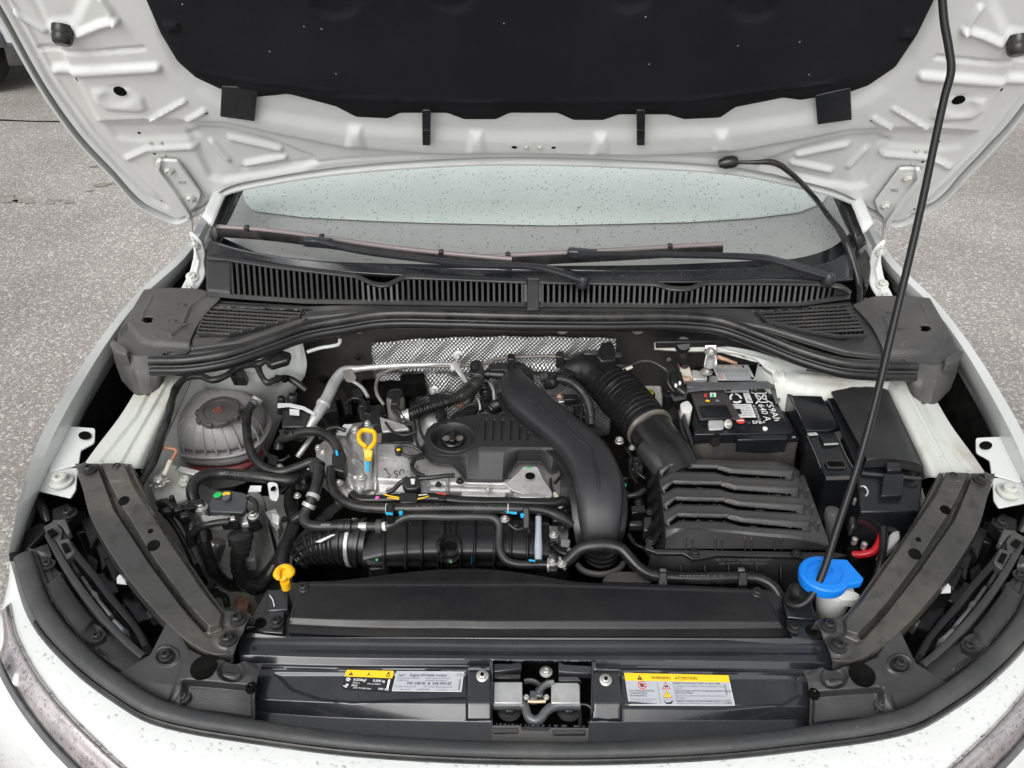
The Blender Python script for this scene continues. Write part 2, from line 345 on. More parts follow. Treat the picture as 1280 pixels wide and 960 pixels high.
def sweep(name, P, m, parent='CAR', rx=.01, ry=None, n=14, pw=2, corr=None, label=None, step=.005, smooth=True, cap=True, up=(0, 0, 1), twist=None, closed=False):
    """P: world points. rx, ry may be lists. corr = (amplitude, pitch, start, end)."""
    P = np.asarray(P, float); L = np.linalg.norm(np.diff(P, axis=0), axis=1); tot = L.sum(); k = max(int(tot / step), 6)
    rx = np.broadcast_to(np.asarray(rx, float), (len(P),)); ry = rx if ry is None else np.broadcast_to(np.asarray(ry, float), (len(P),))
    Q = np.concatenate([P, rx[:, None], ry[:, None]], 1); Q = resample(Q, k, smooth, L + 1e-7) if len(P) > 1 else Q
    C, a, b = Q[:, :3], Q[:, 3].copy(), Q[:, 4].copy()
    T = np.gradient(C, axis=0); T /= np.linalg.norm(T, axis=1, keepdims=True) + 1e-12
    s = np.concatenate([[0], np.cumsum(np.linalg.norm(np.diff(C, axis=0), axis=1))])
    if corr:
        am, pi, s0, s1 = corr; mm = ((s / s[-1]) >= s0) & ((s / s[-1]) <= s1); wv = am * np.clip(np.cos(2 * np.pi * s / pi) * 1.6, -1, 1)
        a = a + mm * wv; b = b + mm * wv
    v, f = [], []; U = np.array(up, float)
    for i in range(k):
        S = np.cross(T[i], U)
        if np.linalg.norm(S) < .15: S = prev if i else np.cross(T[i], (1, 0, 0))
        S /= np.linalg.norm(S)
        if i and S @ prev < 0: S = -S
        if i: S = S * .5 + prev * .5; S -= T[i] * (S @ T[i]); S /= np.linalg.norm(S) + 1e-12
        prev = S; N = np.cross(S, T[i])
        for j in range(n):
            t = 2 * math.pi * j / n; c_, s_ = math.cos(t), math.sin(t)
            if pw != 2: q = (abs(c_) ** pw + abs(s_) ** pw) ** (-1 / pw); c_, s_ = c_ * q, s_ * q
            v.append(C[i] + S * c_ * a[i] + N * s_ * b[i])
    for i in range(k - 1):
        for j in range(n): f.append((i * n + j, i * n + (j + 1) % n, (i + 1) * n + (j + 1) % n, (i + 1) * n + j))
    if cap: f += [tuple(range(n))[::-1], tuple(range((k - 1) * n, k * n))]
    return mk(name, v, f, m, parent, label=label, recalc=True, ang=50)
def tube(name, pts, r, m='rub', parent='CAR', **kw):
    a = np.array(pts, float); return sweep(name, G(a[:, 0], a[:, 1], a[:, 2]), m, parent, rx=r, **kw)
def band(name, pts, r, at, ln, m='galv', parent='CAR', label=None):
    """clip or clamp round a tube that runs through pts, at the fraction at"""
    a = np.array(pts, float); P = G(a[:, 0], a[:, 1], a[:, 2]); Q = resample(P, 60, True, np.linalg.norm(np.diff(P, axis=0), axis=1))
    i = int(at * 58); c = Q[i]; t = Q[i + 1] - Q[i]; t /= np.linalg.norm(t)
    return lathe(name, c, [(0, -ln / 2), (r, -ln / 2), (r, ln / 2), (0, ln / 2)], m, parent, axis=t, bev=.0006, label=label)
def lathe(name, c, prof, m, parent='CAR', axis=(0, 0, 1), n=28, bev=0, label=None, ang=35, ell_=1):
    ax = Vector([float(x) for x in axis]).normalized(); q = ax.to_track_quat('Z', 'Y').to_matrix(); c = Vector([float(x) for x in c]); v, f = [], []; k = len(prof)
    for r, z in prof:
        for j in range(n):
            t = 2 * math.pi * j / n; v.append(c + q @ Vector((max(r, 1e-5) * math.cos(t), max(r, 1e-5) * math.sin(t) * ell_, z)))
    for i in range(k - 1):
        for j in range(n): f.append((i * n + j, i * n + (j + 1) % n, (i + 1) * n + (j + 1) % n, (i + 1) * n + j))
    f += [tuple(range(n))[::-1], tuple(range((k - 1) * n, k * n))]
    return mk(name, v, f, m, parent, bev=bev, label=label, recalc=True, ang=ang)
def box(name, c, s, m, parent='CAR', rz=0, rx=0, ry=0, bev=.0015, label=None):
    q = Matrix.Rotation(rz, 3, 'Z') @ Matrix.Rotation(rx, 3, 'X') @ Matrix.Rotation(ry, 3, 'Y'); c = Vector([float(x) for x in c])
    v = [c + q @ Vector((x * s[0] / 2, y * s[1] / 2, z * s[2] / 2)) for x in (-1, 1) for y in (-1, 1) for z in (-1, 1)]
    return mk(name, v, [(0, 1, 3, 2), (4, 6, 7, 5), (0, 4, 5, 1), (2, 3, 7, 6), (0, 2, 6, 4), (1, 5, 7, 3)], m, parent, bev=bev, label=label)
def gbox(name, px, py, z, s, m, parent='CAR', **kw):      # s in metres, top centre surveyed
    c = G(px, py, z); return box(name, (c[0], c[1], c[2] - s[2] / 2), s, m, parent, **kw)
_bolt = {}
def bolt(name, p, r, m='bolt', parent='CAR', nrm=(0, 0, 1), washer=1.7, hexn=6, label=None):
    key = (m, washer, hexn)
    if key not in _bolt:
        prof = [(washer, -.1), (washer, .15), (1.15, .25), (1.05, .3)]; v, f = [], []
        for rr_, z in prof + [(.95, 1.0), (.75, 1.15), (.5, 1.15), (.42, .7), (.001, .7)]:
            nn = 24
            for j in range(nn):
                t = 2 * math.pi * j / nn; q = rr_
                if .9 <= rr_ <= 1.1 and hexn: tt = (t % (2 * math.pi / hexn)) - math.pi / hexn; q = rr_ * .92 / max(math.cos(tt), .5)
                v.append((q * math.cos(t), q * math.sin(t), z))
        k = len(v) // 24
        for i in range(k - 1):
            for j in range(24): f.append((i * 24 + j, i * 24 + (j + 1) % 24, (i + 1) * 24 + (j + 1) % 24, (i + 1) * 24 + j))
        o0 = mk('bolt', v, f, m, None, recalc=True, ang=40); _bolt[key] = o0.data; bpy.data.objects.remove(o0)
    o = bpy.data.objects.new(name, _bolt[key]); COL.objects.link(o)
    o.matrix_basis = Matrix.Translation([float(x) for x in p]) @ Vector([float(x) for x in nrm]).to_track_quat('Z', 'Y').to_matrix().to_4x4() @ Matrix.Scale(r, 4)
    adopt(o, CAR if parent == 'CAR' else parent)
    if label: o['label'] = label
    return o
def gbolt(px, py, z, r, m='bolt', parent='CAR', name='bolt', **kw): return bolt(name, G(px, py, z), r, m, parent, **kw)
def obolt(o, px, py, r, m='bolt', name='bolt', parent=None, **kw):
    p, n = on(o, px, py)
    return bolt(name, p, r, m, parent or o, nrm=n, **kw) if p is not None else None

FLIP = Matrix.Scale(-1, 4, (1, 0, 0))
def mirror(o, parent='CAR', label=None):
    me = o.data.copy(); me.transform(FLIP)
    me.flip_normals(); c = o.copy(); c.data = me; COL.objects.link(c)
    c.matrix_basis = FLIP @ o.matrix_basis @ FLIP
    adopt(c, CAR if parent == 'CAR' else parent)
    if 'label' in o:
        base = o['label']; o['label'] = base + ', on the left of the bay'; c['label'] = base + ', on the right of the bay'
    for ch in [q for q in bpy.data.objects if q.parent == o]: mirror(ch, c)
    return c

class Decal:
    """Flat print on a quad. c: world corners TL, TR, BR, BL. coordinates 0..w, 0..h with y down."""
    def __init__(s, c, w=100, h=100, base=0.0):
        s.c = [np.array(q, float) for q in c]; s.w, s.h = w, h
        n = np.cross(s.c[3] - s.c[0], s.c[1] - s.c[0]); n /= np.linalg.norm(n); s.n = n if n @ (np.array([0, 0, EYE]) - s.c[0]) > 0 else -n; s.b = base
        s.L = {}
    def p(s, x, y, lift=0):
        u, v = x / s.w, y / s.h; q = (s.c[0] * (1 - u) + s.c[1] * u) * (1 - v) + (s.c[3] * (1 - u) + s.c[2] * u) * v
        return q + s.n * (s.b + lift)
    def poly(s, m, pts, lift=.0004):
        v, f = s.L.setdefault(m, ([], [])); k = len(v); v += [s.p(x, y, lift) for x, y in pts]; f.append(tuple(range(k, k + len(pts))))
    def rect(s, m, x0, y0, x1, y1, lift=.0004): s.poly(m, [(x0, y0), (x1, y0), (x1, y1), (x0, y1)], lift)
    def disc(s, m, x, y, r, lift=.0004, ry=None): s.poly(m, epts(x, y, r, ry or r, 20), lift)
    def tri(s, m, x, y, r, lift=.0004): s.poly(m, [(x, y - r), (x + r, y + r * .8), (x - r, y + r * .8)], lift)
    def text(s, m, t, x, y, size, lift=.0006, rot=0, sx=1, bold=0):
        cu = bpy.data.curves.new('t', 'FONT'); cu.body = t; cu.size = size; cu.resolution_u = 2; cu.offset = bold
        o = bpy.data.objects.new('t', cu); COL.objects.link(o); bpy.context.view_layer.update()
        me = bpy.data.meshes.new_from_object(o.evaluated_get(bpy.context.evaluated_depsgraph_get()))
        v, f = s.L.setdefault(m, ([], [])); k = len(v); ca, sa = math.cos(rot), math.sin(rot)
        for q in me.vertices: X, Y = q.co.x * sx, -q.co.y; v.append(s.p(x + X * ca - Y * sa, y + X * sa + Y * ca, lift))
        f += [tuple(k + i for i in pl.vertices) for pl in me.polygons]
        bpy.data.objects.remove(o); bpy.data.curves.remove(cu); bpy.data.meshes.remove(me)
    def lines(s, m, x0, y0, x1, n, dy, th, seed=0):   # rows of print too small to read, as word-long strokes
        rg = random.Random(seed)
        for i in range(n):
            x = x0
            while x < x1:
                l = rg.uniform(1.5, 5) * th; s.rect(m, x, y0 + i * dy, min(x + l, x1), y0 + i * dy + th); x += l + th * .7
    def done(s, parent, names={}):
        r = []
        for m, (v, f) in s.L.items(): r.append(mk(names.get(m, 'lettering'), v, f, m, parent, smooth=False))
        return r
# ================================================================== SETTING
def struct(o, kind='structure'): o['kind'] = kind; return o
g = mk('asphalt_ground', [(-90, -60, 0), (90, -60, 0), (90, 120, 0), (-90, 120, 0)], [(0, 1, 2, 3)], 'asphalt', None, smooth=False); struct(g)
def blob(cx, cy, rx, ry, seed, z=.004):
    rg = random.Random(seed); ph = [rg.uniform(0, 6.3) for _ in range(5)]; v = []
    for i in range(48):
        a = 2 * math.pi * i / 48; q = 1 + .22 * math.sin(2 * a + ph[0]) + .15 * math.sin(3 * a + ph[1]) + .10 * math.sin(7 * a + ph[2]) + .06 * math.sin(13 * a + ph[3])
        p = G(cx + rx * q * math.cos(a), cy + ry * q * math.sin(a), z); v.append(tuple(p))
    return v
for k, (cx, cy, rx, ry) in enumerate([(6, 248, 18, 4), (30, 251, 11, 3), (62, 252, 5, 3.2), (73, 250, 3, 1.6), (86, 252, 5, 2.4), (126, 231, 12, 2.2), (142, 229, 6, 1.5), (112, 238, 5, 1.2), (122, 208, 9, 1.2)]):
    v = blob(cx, cy, rx, ry, k); struct(mk('puddle', v, [tuple(range(len(v)))[::-1]], 'puddle', None, smooth=False))

v_ = [tuple(G(x, y, .003)) for x, y in ((-40, 147), (0, 149), (40, 151), (70, 151), (98, 153), (98, 154), (70, 152.3), (40, 152), (0, 150.5), (-40, 148.5))]
struct(mk('pavement_joint', v_, [tuple(range(10))[::-1]], 'dark', None, smooth=False))
# ---------------- parked car behind (only its front wheel and bumper corner reach into view)
def parked_car():
    root = bpy.data.objects.new('parked_car', None); COL.objects.link(root)
    root['label'] = "pale grey parked car behind with dark cladding round its wheel"; root['category'] = 'car'
    bx, by = -4.15, 5.72; root.location = (bx, by, 0)
    sil = mat('silver_paint', (.38, .40, .42), .25, .4, coat=.6); gl = M['lens']
    # x = 0 at the front wheel, nose towards +x, 1.75 m deep in y
    side = [(.62, .30), (.66, .52), (.60, .78), (.35, .92), (-.45, 1.02), (-1.25, 1.5), (-2.6, 1.52), (-3.3, 1.02), (-3.5, .9), (-3.52, .35), (-3.1, .25), (.35, .25)]
    def prism(name, pr, y0, y1, m, bev=.03, parent=root, taper=0):
        n = len(pr); v = [(bx + x, by + y0 + taper * max(0, z - .95), z) for x, z in pr] + [(bx + x, by + y1 - taper * max(0, z - .95), z) for x, z in pr]
        f = [tuple(range(n)), tuple(range(2 * n - 1, n - 1, -1))] + [(i, (i + 1) % n, (i + 1) % n + n, i + n) for i in range(n)]
        return mk(name, v, f, m, parent, bev=bev, seg=3, recalc=True)
    # wheel arches are cut into the outline
    def arch(cx): return [(cx + .37 * math.cos(a), .33 + .37 * math.sin(a)) for a in [math.pi * t / 10 - .2 for t in range(11)]]
    pr = [(.70, .24), (.74, .52), (.60, .78), (.35, .92), (-.45, 1.02), (-1.25, 1.5), (-2.6, 1.52), (-3.3, 1.02), (-3.5, .9), (-3.52, .35)] + [(-2.7 - .37 * math.cos(a), .33 + .37 * math.sin(a)) for a in [math.pi * t / 10 for t in range(11)]] + [(-.37 * math.cos(a), .33 + .37 * math.sin(a)) for a in [math.pi * t / 10 for t in range(11)]]
    body = prism('body', pr, 0, 1.75, sil, taper=.35)
    prism('bumper', [(.38, .20), (.74, .22), (.75, .36), (.40, .36)], -.012, 1.76, 'plasg', .015)
    prism('window', [(-.62, 1.04), (-1.25, 1.42), (-1.85, 1.44), (-1.85, 1.03)], .0, .02, gl, .003)
    prism('window', [(-1.93, 1.03), (-1.93, 1.44), (-2.5, 1.44), (-2.9, 1.05)], .0, .02, gl, .003)
    prism('headlight', [(.30, .70), (.62, .66), (.58, .78), (.30, .86)], -.01, .3, gl, .01)
    prism('underbody', [(.5, .2), (.5, .5), (-3.4, .5), (-3.4, .2)], .15, 1.6, 'dark', .0)
    for wx in (0, -2.7):
        for wy in (.0, 1.55):
            c = (bx + wx, by + wy + (.1 if wy < 1 else .1), .325)
            t = lathe('tyre', c, [(.20, -.1), (.30, -.1), (.325, -.07), (.325, .07), (.30, .1), (.20, .1)], 'tyre', root, axis=(0, -1, 0), n=40)
            lathe('rim', c, [(.0, .05), (.05, .06), (.06, .04), (.185, .03), (.20, .095), (.21, .095), (.21, -.05)], 'alug', t, axis=(0, -1, 0), n=40)
            tl = [(.375 * math.cos(a), .33 + .375 * math.sin(a)) for a in [math.pi * q / 16 for q in range(17)]]
            tr = [(.425 * math.cos(a), .33 + .425 * math.sin(a)) for a in [math.pi * q / 16 for q in range(17)]][::-1]
            if wy < 1:
                v = [(bx + wx + x, by - .015, z) for x, z in tl + tr] + [(bx + wx + x, by + .05, z) for x, z in tl + tr]; n = 34
                f = [(i, i + 1, n - 2 - i, n - 1 - i) for i in range(16)] + [(n + i, 2 * n - 1 - i, 2 * n - 2 - i, n + i + 1) for i in range(16)] + [(i, (i + 1) % n, (i + 1) % n + n, i + n) for i in range(n)]
                mk('wheel_arch_cladding', v, f, 'plasg', root, recalc=True)
parked_car()

# ================================================================== CAR: outer skin
def drops(o, name, n, region, rmin, rmax, parent=None, flat=.38, seed=1, m='drop', seg=7):
    """rain beads: little domes on the surface of o, joined"""
    rg = random.Random(seed); v, f = [], []
    xs = [p[0] for p in region]; ys = [p[1] for p in region]; tries = 0; cnt = 0
    while cnt < n and tries < n * 12:
        tries += 1; x, y = rg.uniform(min(xs), max(xs)), rg.uniform(min(ys), max(ys))
        if not inside(np.array(x), np.array(y), region): continue
        p, nn = on(o, x, y)
        if p is None: continue
        cnt += 1
        r = rmin + (rmax - rmin) * rg.random() ** 3; q = nn.to_track_quat('Z', 'Y').to_matrix(); k = len(v)
        el = rg.uniform(.8, 1.3); a0 = rg.uniform(0, 3)
        for rr_, z in ((1, -.02), (.86, .45), (.5, .85)):
            for j in range(seg):
                t = 2 * math.pi * j / seg + a0; v.append(p + q @ Vector((r * rr_ * math.cos(t) * el, r * rr_ * math.sin(t) / el, r * flat * z)))
        v.append(p + q @ Vector((0, 0, r * flat)))
        for i in range(2):
            for j in range(seg): f.append((k + i * seg + j, k + i * seg + (j + 1) % seg, k + (i + 1) * seg + (j + 1) % seg, k + (i + 1) * seg + j))
        for j in range(seg): f.append((k + 2 * seg + j, k + 2 * seg + (j + 1) % seg, k + 3 * seg))
    return mk(name, v, f, m, parent or o, ang=0, stuff=True)

# fender (left in the photograph; the other one is its mirror image)
fo = [(268, 236, .995), (226, 314, .985), (175, 362, .975), (134, 411, .965), (87, 481, .945), (50, 548, .925), (27, 616, .90), (12, 690, .865)]
fi = [(276, 246, .985), (236, 322, .97), (183, 372, .96), (145, 420, .95), (104, 487, .925), (70, 552, .905), (46, 612, .88), (19, 690, .852)]
fb = [(276, 252, .955), (238, 330, .94), (192, 386, .93), (152, 434, .91), (112, 500, .885), (84, 562, .865), (52, 612, .85), (24, 692, .83)]
def shift(rows, dx, dy, dz): return [(x + dx, y + dy, z + dz) for x, y, z in rows]
outer = []
P0 = G(*[np.array([p[i] for p in fo]) for i in range(3)])
def wrap(k, z):      # rows further down the body side, in world coordinates
    q = P0.copy(); q[:, 0] -= k; q[:, 2] = z - .25 * (.995 - P0[:, 2]) * 0; return q
def wfield(name, rows, m, nu, nv, parent='CAR', solid=0, su=True, sv=True, label=None):
    rows = [np.asarray(r, float) for r in rows]; rr = np.array([resample(r, nu, su, np.linalg.norm(np.diff(r, axis=0), axis=1) + 1e-6) for r in rows])
    WV = np.array([np.linalg.norm(rr[i + 1] - rr[i], axis=1).mean() + 1e-6 for i in range(len(rows) - 1)])
    g = np.array([resample(rr[:, j], nv, sv, WV) for j in range(nu)]).transpose(1, 0, 2); v = g.reshape(-1, 3)
    fc = [(i * nu + j, i * nu + j + 1, (i + 1) * nu + j + 1, (i + 1) * nu + j) for i in range(nv - 1) for j in range(nu - 1)]
    o = mk(name, v, fc, m, parent, solid=solid, recalc=True, label=label); BV[o.name] = BVHTree.FromPolygons([Vector(p) for p in v], fc); return o
Pi = G(*[np.array([p[i] for p in fi]) for i in range(3)]); Pb = G(*[np.array([p[i] for p in fb]) for i in range(3)])
r1 = P0.copy(); r1[:, 0] -= .003; r1[:, 2] -= .004
r2 = P0.copy(); r2[:, 0] -= .010; r2[:, 2] -= .035
r3 = P0.copy(); r3[:, 0] -= .030; r3[:, 2] -= .14
r4 = P0.copy(); r4[:, 0] -= .035; r4[:, 2] = .30
fender = wfield('front_fender', [Pb, Pi, P0, r1, r2, r3, r4], 'white', 50, 40, su=True)
fender['label'] = 'white front fender with folded inner flange'
# flange tabs with a round hole and a bolt
for pts, hole, bt in (([(78, 532, .898), (119, 535, .892), (118, 553, .888), (101, 562, .886), (98, 580, .882), (60, 590, .88)], (106, 544, 8, 5), None),
                      ([(58, 584, .880), (81, 583, .878), (97, 585, .876), (95, 612, .872), (88, 622, .870), (47, 613, .868)], None, (77, 602, .8765))):
    tb = plate('flange_tab', pts, .003, 'white', fender, bev=.0008, rad=3)
    if hole:
        x, y, a, b = hole; pl_ = plate('tab_hole', [(px, py, .8925) for px, py in epts(x, y, a, b, 18)], .001, 'dark', fender, bev=0)
    if bt: bolt('bolt', G(*bt), .010, 'inner', tb, washer=1.5, hexn=0)
drops(fender, 'raindrops', 260, [(270, 236), (226, 314), (175, 362), (134, 411), (87, 481), (50, 548), (20, 640), (0, 640), (36, 548), (76, 481), (124, 411), (166, 362), (222, 308)], .0008, .0028, seed=3)
mirror(fender)

# A pillars and roof sides
for sgn in (1,):
    ap = wfield('a_pillar', [GY(*[np.array(q) for q in ([254, 266, 289], [268, 240, 205], [1.24, 1.30, 1.42])]), GY(*[np.array(q) for q in ([266, 280, 300], [282, 246, 205], [1.235, 1.295, 1.41])])], 'white', 8, 4, solid=.008, su=False, sv=False)
    mirror(ap)
    tr = wfield('pillar_trim', [GY(*[np.array(q) for q in ([262, 281, 303], [290, 248, 200], [1.25, 1.31, 1.42])]), GY(*[np.array(q) for q in ([273, 288, 309], [302, 254, 200], [1.245, 1.30, 1.41])])], 'plas', 8, 4, solid=.02, su=False, sv=False)
    mirror(tr)
# windscreen
W_ = lambda x, y, z: WP(x, y, z)
ws = field('windscreen', [[(283, 190, 0), (480, 165, 0), (670, 160, 0), (860, 165, 0), (1062, 195, 0)], [(276, 292, 0), (470, 325, 0), (670, 335, 0), (870, 332, 0), (1074, 310, 0)], [(268, 318, 0), (470, 347, 0), (670, 352, 0), (870, 352, 0), (1080, 325, 0)]], 'glass', 60, 40, fn=W_, sv=False)
fr = field('windscreen_frit', [[(270, 293, .002), (330, 318, .002), (400, 326, .002), (520, 330, .002), (670, 332, .002), (820, 331, .002), (940, 326, .002), (1000, 322, .002), (1040, 309, .002), (1062, 292, .002)],
                               [(268, 318, .002), (330, 332, .002), (400, 340, .002), (520, 348, .002), (670, 352, .002), (820, 352, .002), (940, 350, .002), (1000, 348, .002), (1050, 340, .002), (1080, 325, .002)]], 'gloss', 80, 12, fn=W_, parent=ws, sv=False)
drops(ws, 'raindrops', 4800, [(283, 200), (1055, 200), (1062, 292), (1000, 318), (670, 330), (400, 324), (290, 300)], .0005, .0019, seed=5, flat=.3, m='dropd')
drops(fr, 'raindrops', 900, [(290, 312), (400, 330), (520, 336), (670, 337), (820, 335), (1000, 326), (1000, 343), (820, 350), (520, 347), (330, 331)], .0008, .0035, seed=6)
# things seen through the windscreen
def Wd(x, y, z): return G(x, y, z)
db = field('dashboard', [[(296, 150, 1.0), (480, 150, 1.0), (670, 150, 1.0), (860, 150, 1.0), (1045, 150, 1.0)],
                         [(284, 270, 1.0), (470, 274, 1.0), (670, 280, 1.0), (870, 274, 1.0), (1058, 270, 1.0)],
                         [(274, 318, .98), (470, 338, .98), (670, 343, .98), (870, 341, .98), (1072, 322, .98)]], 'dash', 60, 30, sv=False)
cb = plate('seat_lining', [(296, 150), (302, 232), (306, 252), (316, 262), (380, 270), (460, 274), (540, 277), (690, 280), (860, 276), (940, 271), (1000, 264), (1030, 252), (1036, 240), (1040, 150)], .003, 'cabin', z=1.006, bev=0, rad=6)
# roof and body behind, so that the car is whole from the side
rf = wfield('roof', [[(-.60, 2.10, 1.42), (0, 2.16, 1.45), (.60, 2.10, 1.42)], [(-.60, 2.6, 1.43), (0, 2.6, 1.47), (.60, 2.6, 1.43)], [(-.56, 3.4, 1.36), (0, 3.4, 1.40), (.56, 3.4, 1.36)]], 'white', 16, 14, solid=.02)
sd_ = wfield('body_side', [[(-.66, 1.36, .97), (-.70, 2.2, .99), (-.70, 3.2, .98), (-.66, 3.8, .95)], [(-.69, 1.36, .75), (-.75, 2.2, .75), (-.76, 3.2, .75), (-.72, 3.9, .75)], [(-.69, 1.36, .28), (-.74, 2.2, .28), (-.74, 3.2, .28), (-.70, 3.85, .3)]], 'white', 24, 12, solid=.02)
mirror(sd_)
sw = wfield('side_window', [[(-.66, 1.50, 1.0), (-.69, 2.2, 1.0), (-.70, 3.2, .99)], [(-.60, 1.98, 1.38), (-.60, 2.6, 1.42), (-.58, 3.2, 1.37)]], 'lens', 16, 8, solid=.005); mirror(sw)
wfield('tailgate', [[(-.56, 3.4, 1.36), (0, 3.4, 1.40), (.56, 3.4, 1.36)], [(-.66, 3.8, .95), (0, 3.9, .97), (.66, 3.8, .95)], [(-.70, 3.86, .3), (0, 3.95, .3), (.70, 3.86, .3)]], 'white', 16, 14, solid=.02)
for sx in (-1, 1):
    for wy in (1.25, 3.25):
        c = (sx * .62, wy - .18, .31); t = lathe('tyre', c, [(.19, -.09), (.29, -.09), (.31, -.06), (.31, .06), (.29, .09), (.19, .09)], 'tyre', axis=(sx, 0, 0), n=36)
        lathe('rim', c, [(0, .05), (.06, .05), (.17, .03), (.19, .085), (.2, .085), (.2, -.05)], 'alug', t, axis=(sx, 0, 0), n=36)

# front bumper skin below the bonnet seal
so_ = [(16, 697), (44, 774), (101, 838), (151, 875), (185, 895), (235, 909), (302, 920), (430, 937), (560, 946), (675, 949)]
sz = [.862, .85, .838, .828, .824, .82, .815, .808, .803, .80]
Lh = G(np.array([p[0] for p in so_]), np.array([p[1] for p in so_]), np.array(sz))
full = np.concatenate([Lh, (Lh[:-1] * [-1, 1, 1])[::-1]])
nrm2 = []
for i in range(len(full)):
    t = full[min(i + 1, len(full) - 1)] - full[max(i - 1, 0)]; nn = np.array([t[1], -t[0], 0]); nrm2.append(nn / np.linalg.norm(nn))
nrm2 = np.array(nrm2)
_n = len(full); _w = np.minimum(1, (np.minimum(np.arange(_n), _n - 1 - np.arange(_n)) + .30) / 1.3)
def off(d, dz): q = full + nrm2 * (d * (_w if d > .01 else 1))[:, None] if d > .01 else full + nrm2 * d; q = q.copy(); q[:, 2] += dz; return q
bump = wfield('front_bumper', [off(-.004, -.012), off(.004, -.003), off(.03, -.010), off(.06, -.034), off(.085, -.075), off(.10, -.14), off(.10, -.4), off(.08, -.5)], 'white', 120, 40)
drops(bump, 'raindrops', 1000, [(150, 885), (302, 925), (675, 955), (1050, 932), (1150, 915), (1270, 830), (1280, 960), (0, 960), (30, 760)], .0005, .0022, seed=8, flat=.35, m='dropc')
# bonnet seal: fat rubber section along the front edge
Q = resample(full, 160, True, np.linalg.norm(np.diff(full, axis=0), axis=1)); tq = np.gradient(Q, axis=0); nq = np.stack([-tq[:, 1], tq[:, 0], 0 * tq[:, 0]], -1); nq /= np.linalg.norm(nq, axis=1, keepdims=True)
sealw = np.interp(np.linspace(0, 1, 160), [0, .12, .3, .5, .7, .88, 1], [.0115, .0105, .009, .0085, .009, .0105, .0115])
C_ = Q + nq * (sealw[:, None] * 1.0); C_[:, 2] += .002
sweep('bonnet_seal', C_[1:-1:3], 'seal', rx=list(sealw[1:-1:3]), ry=list(sealw[1:-1:3] * .8), n=14, step=.006, pw=2.6, label='thick rubber seal along the front edge of the bay')
C2 = Q - nq * .0015; C2[:, 2] -= .001
sweep('seal_lip', C2[12:-12:3], 'rub', rx=.0022, ry=.003, n=8, step=.006)

# headlights: chrome strip with wet smoked lens, outside the bumper skin
def onb(x, y, up):
    p, n = on(bump, x, y, 0)
    return (x, y, (p[2] if p is not None else .70) + up)
lin = [(14, 752), (22, 790), (48, 840), (88, 890), (130, 932), (170, 968), (186, 984)]
lou = [(-6, 772), (2, 815), (24, 862), (60, 910), (98, 950), (136, 984), (150, 1000)]
l3 = [(-22, 790), (-14, 836), (8, 882), (42, 932), (78, 972), (112, 1004), (126, 1020)]
l4 = [(-36, 796), (-28, 844), (-6, 892), (28, 943), (64, 984), (98, 1016), (112, 1032)]
lou = [(x + (u - x) * .62, y + (v - y) * .62) for (x, y), (u, v) in zip(lin, lou)]
l3 = [(x + (u - x) * .62, y + (v - y) * .62) for (x, y), (u, v) in zip(lin, l3)]
l4 = [(x + (u - x) * .62, y + (v - y) * .62) for (x, y), (u, v) in zip(lin, l4)]
ch = field('headlight', [[onb(x, y, -.002) for x, y in lin], [onb(x + (u - x) * .25, y + (v - y) * .25, .005) for (x, y), (u, v) in zip(lin, lou)], [onb(x, y, .006) for x, y in lou], [onb(x, y, .004) for x, y in l3]], 'chrome', 70, 30, sv=True)
drops(ch, 'raindrops', 420, [(10, 752), (38, 840), (165, 966), (80, 970), (-10, 800)], .0007, .0024, seed=12)
ln = field('headlight_lens', [[onb(x, y, .003) for x, y in l3], [onb(x * .6 + u * .4, y * .6 + v * .4, .008) for (x, y), (u, v) in zip(l3, l4)], [onb(x, y, .004) for x, y in l4]], 'lens', 50, 14, parent=ch)
mirror(ch)
# ================================================================== BONNET (seen from below)
def hrow(L, yl, Rr, yr, yc):
    bx = [205, 222, 245, 285, 336, 430, 593, 670, 761, 917, 1000, 1050, 1092, 1120, 1142]
    by = [266, 272, 261, 234, 222, 208, 197, 196.5, 199, 209, 226, 240, 262, 276, 268]
    s = [(x - 205) / 937 for x in bx]; y0 = [266 + (268 - 266) * q for q in s]
    wgt = [(y0[i] - by[i]) / 70.5 for i in range(len(bx))]; ylr = [yl + (yr - yl) * q for q in s]
    return [(L + (Rr - L) * s[i], ylr[i] + (yc - (yl + yr) / 2) * wgt[i], 0) for i in range(len(bx))]
rows = [hrow(-92, -140, 1445, -140, -160), hrow(-2, 2, 1354, 2, -28), hrow(57, 107, 1294, 108, 66), hrow(100, 168, 1252, 164, 112), hrow(142, 213, 1206, 214, 150), hrow(180, 253, 1168, 252, 181), hrow(205, 266, 1142, 268, 196.5)]
outline = [rows[-1][k][:2] for k in range(15)]
edge = [r[0][:2] for r in rows] + outline + [r[-1][:2] for r in rows[::-1]]
def mxy(p): return (2 * CX - p[0] + 2 * ROLL * (480 - p[1]) * 1.0, p[1] - 2 * ROLL * (CX - p[0]) * -1 * 1.0)
def mp(p):       # mirror of a surveyed point about the car's centre plane
    u, b, c = ray(p[0], p[1]); v1 = None
    dx = p[0] - CX; dy = p[1] - CY; X = dx + ROLL * dy; Y = dy - ROLL * dx; X = -X
    return (CX + (X - ROLL * Y), CY + (Y + ROLL * X))
def both(f, pts, *a): return [f(pts, *a), f([mp(q) for q in pts], *a)]
def ebo(f, cx, cy, *a): q = mp((cx, cy)); return [f(cx, cy, *a), f(q[0], q[1], *a)]
feats = []
crease = [(124, 148), (160, 144), (201, 145), (285, 149), (336, 161), (430, 180), (540, 188), (640, 190), (740, 189), (850, 184), (920, 179)]
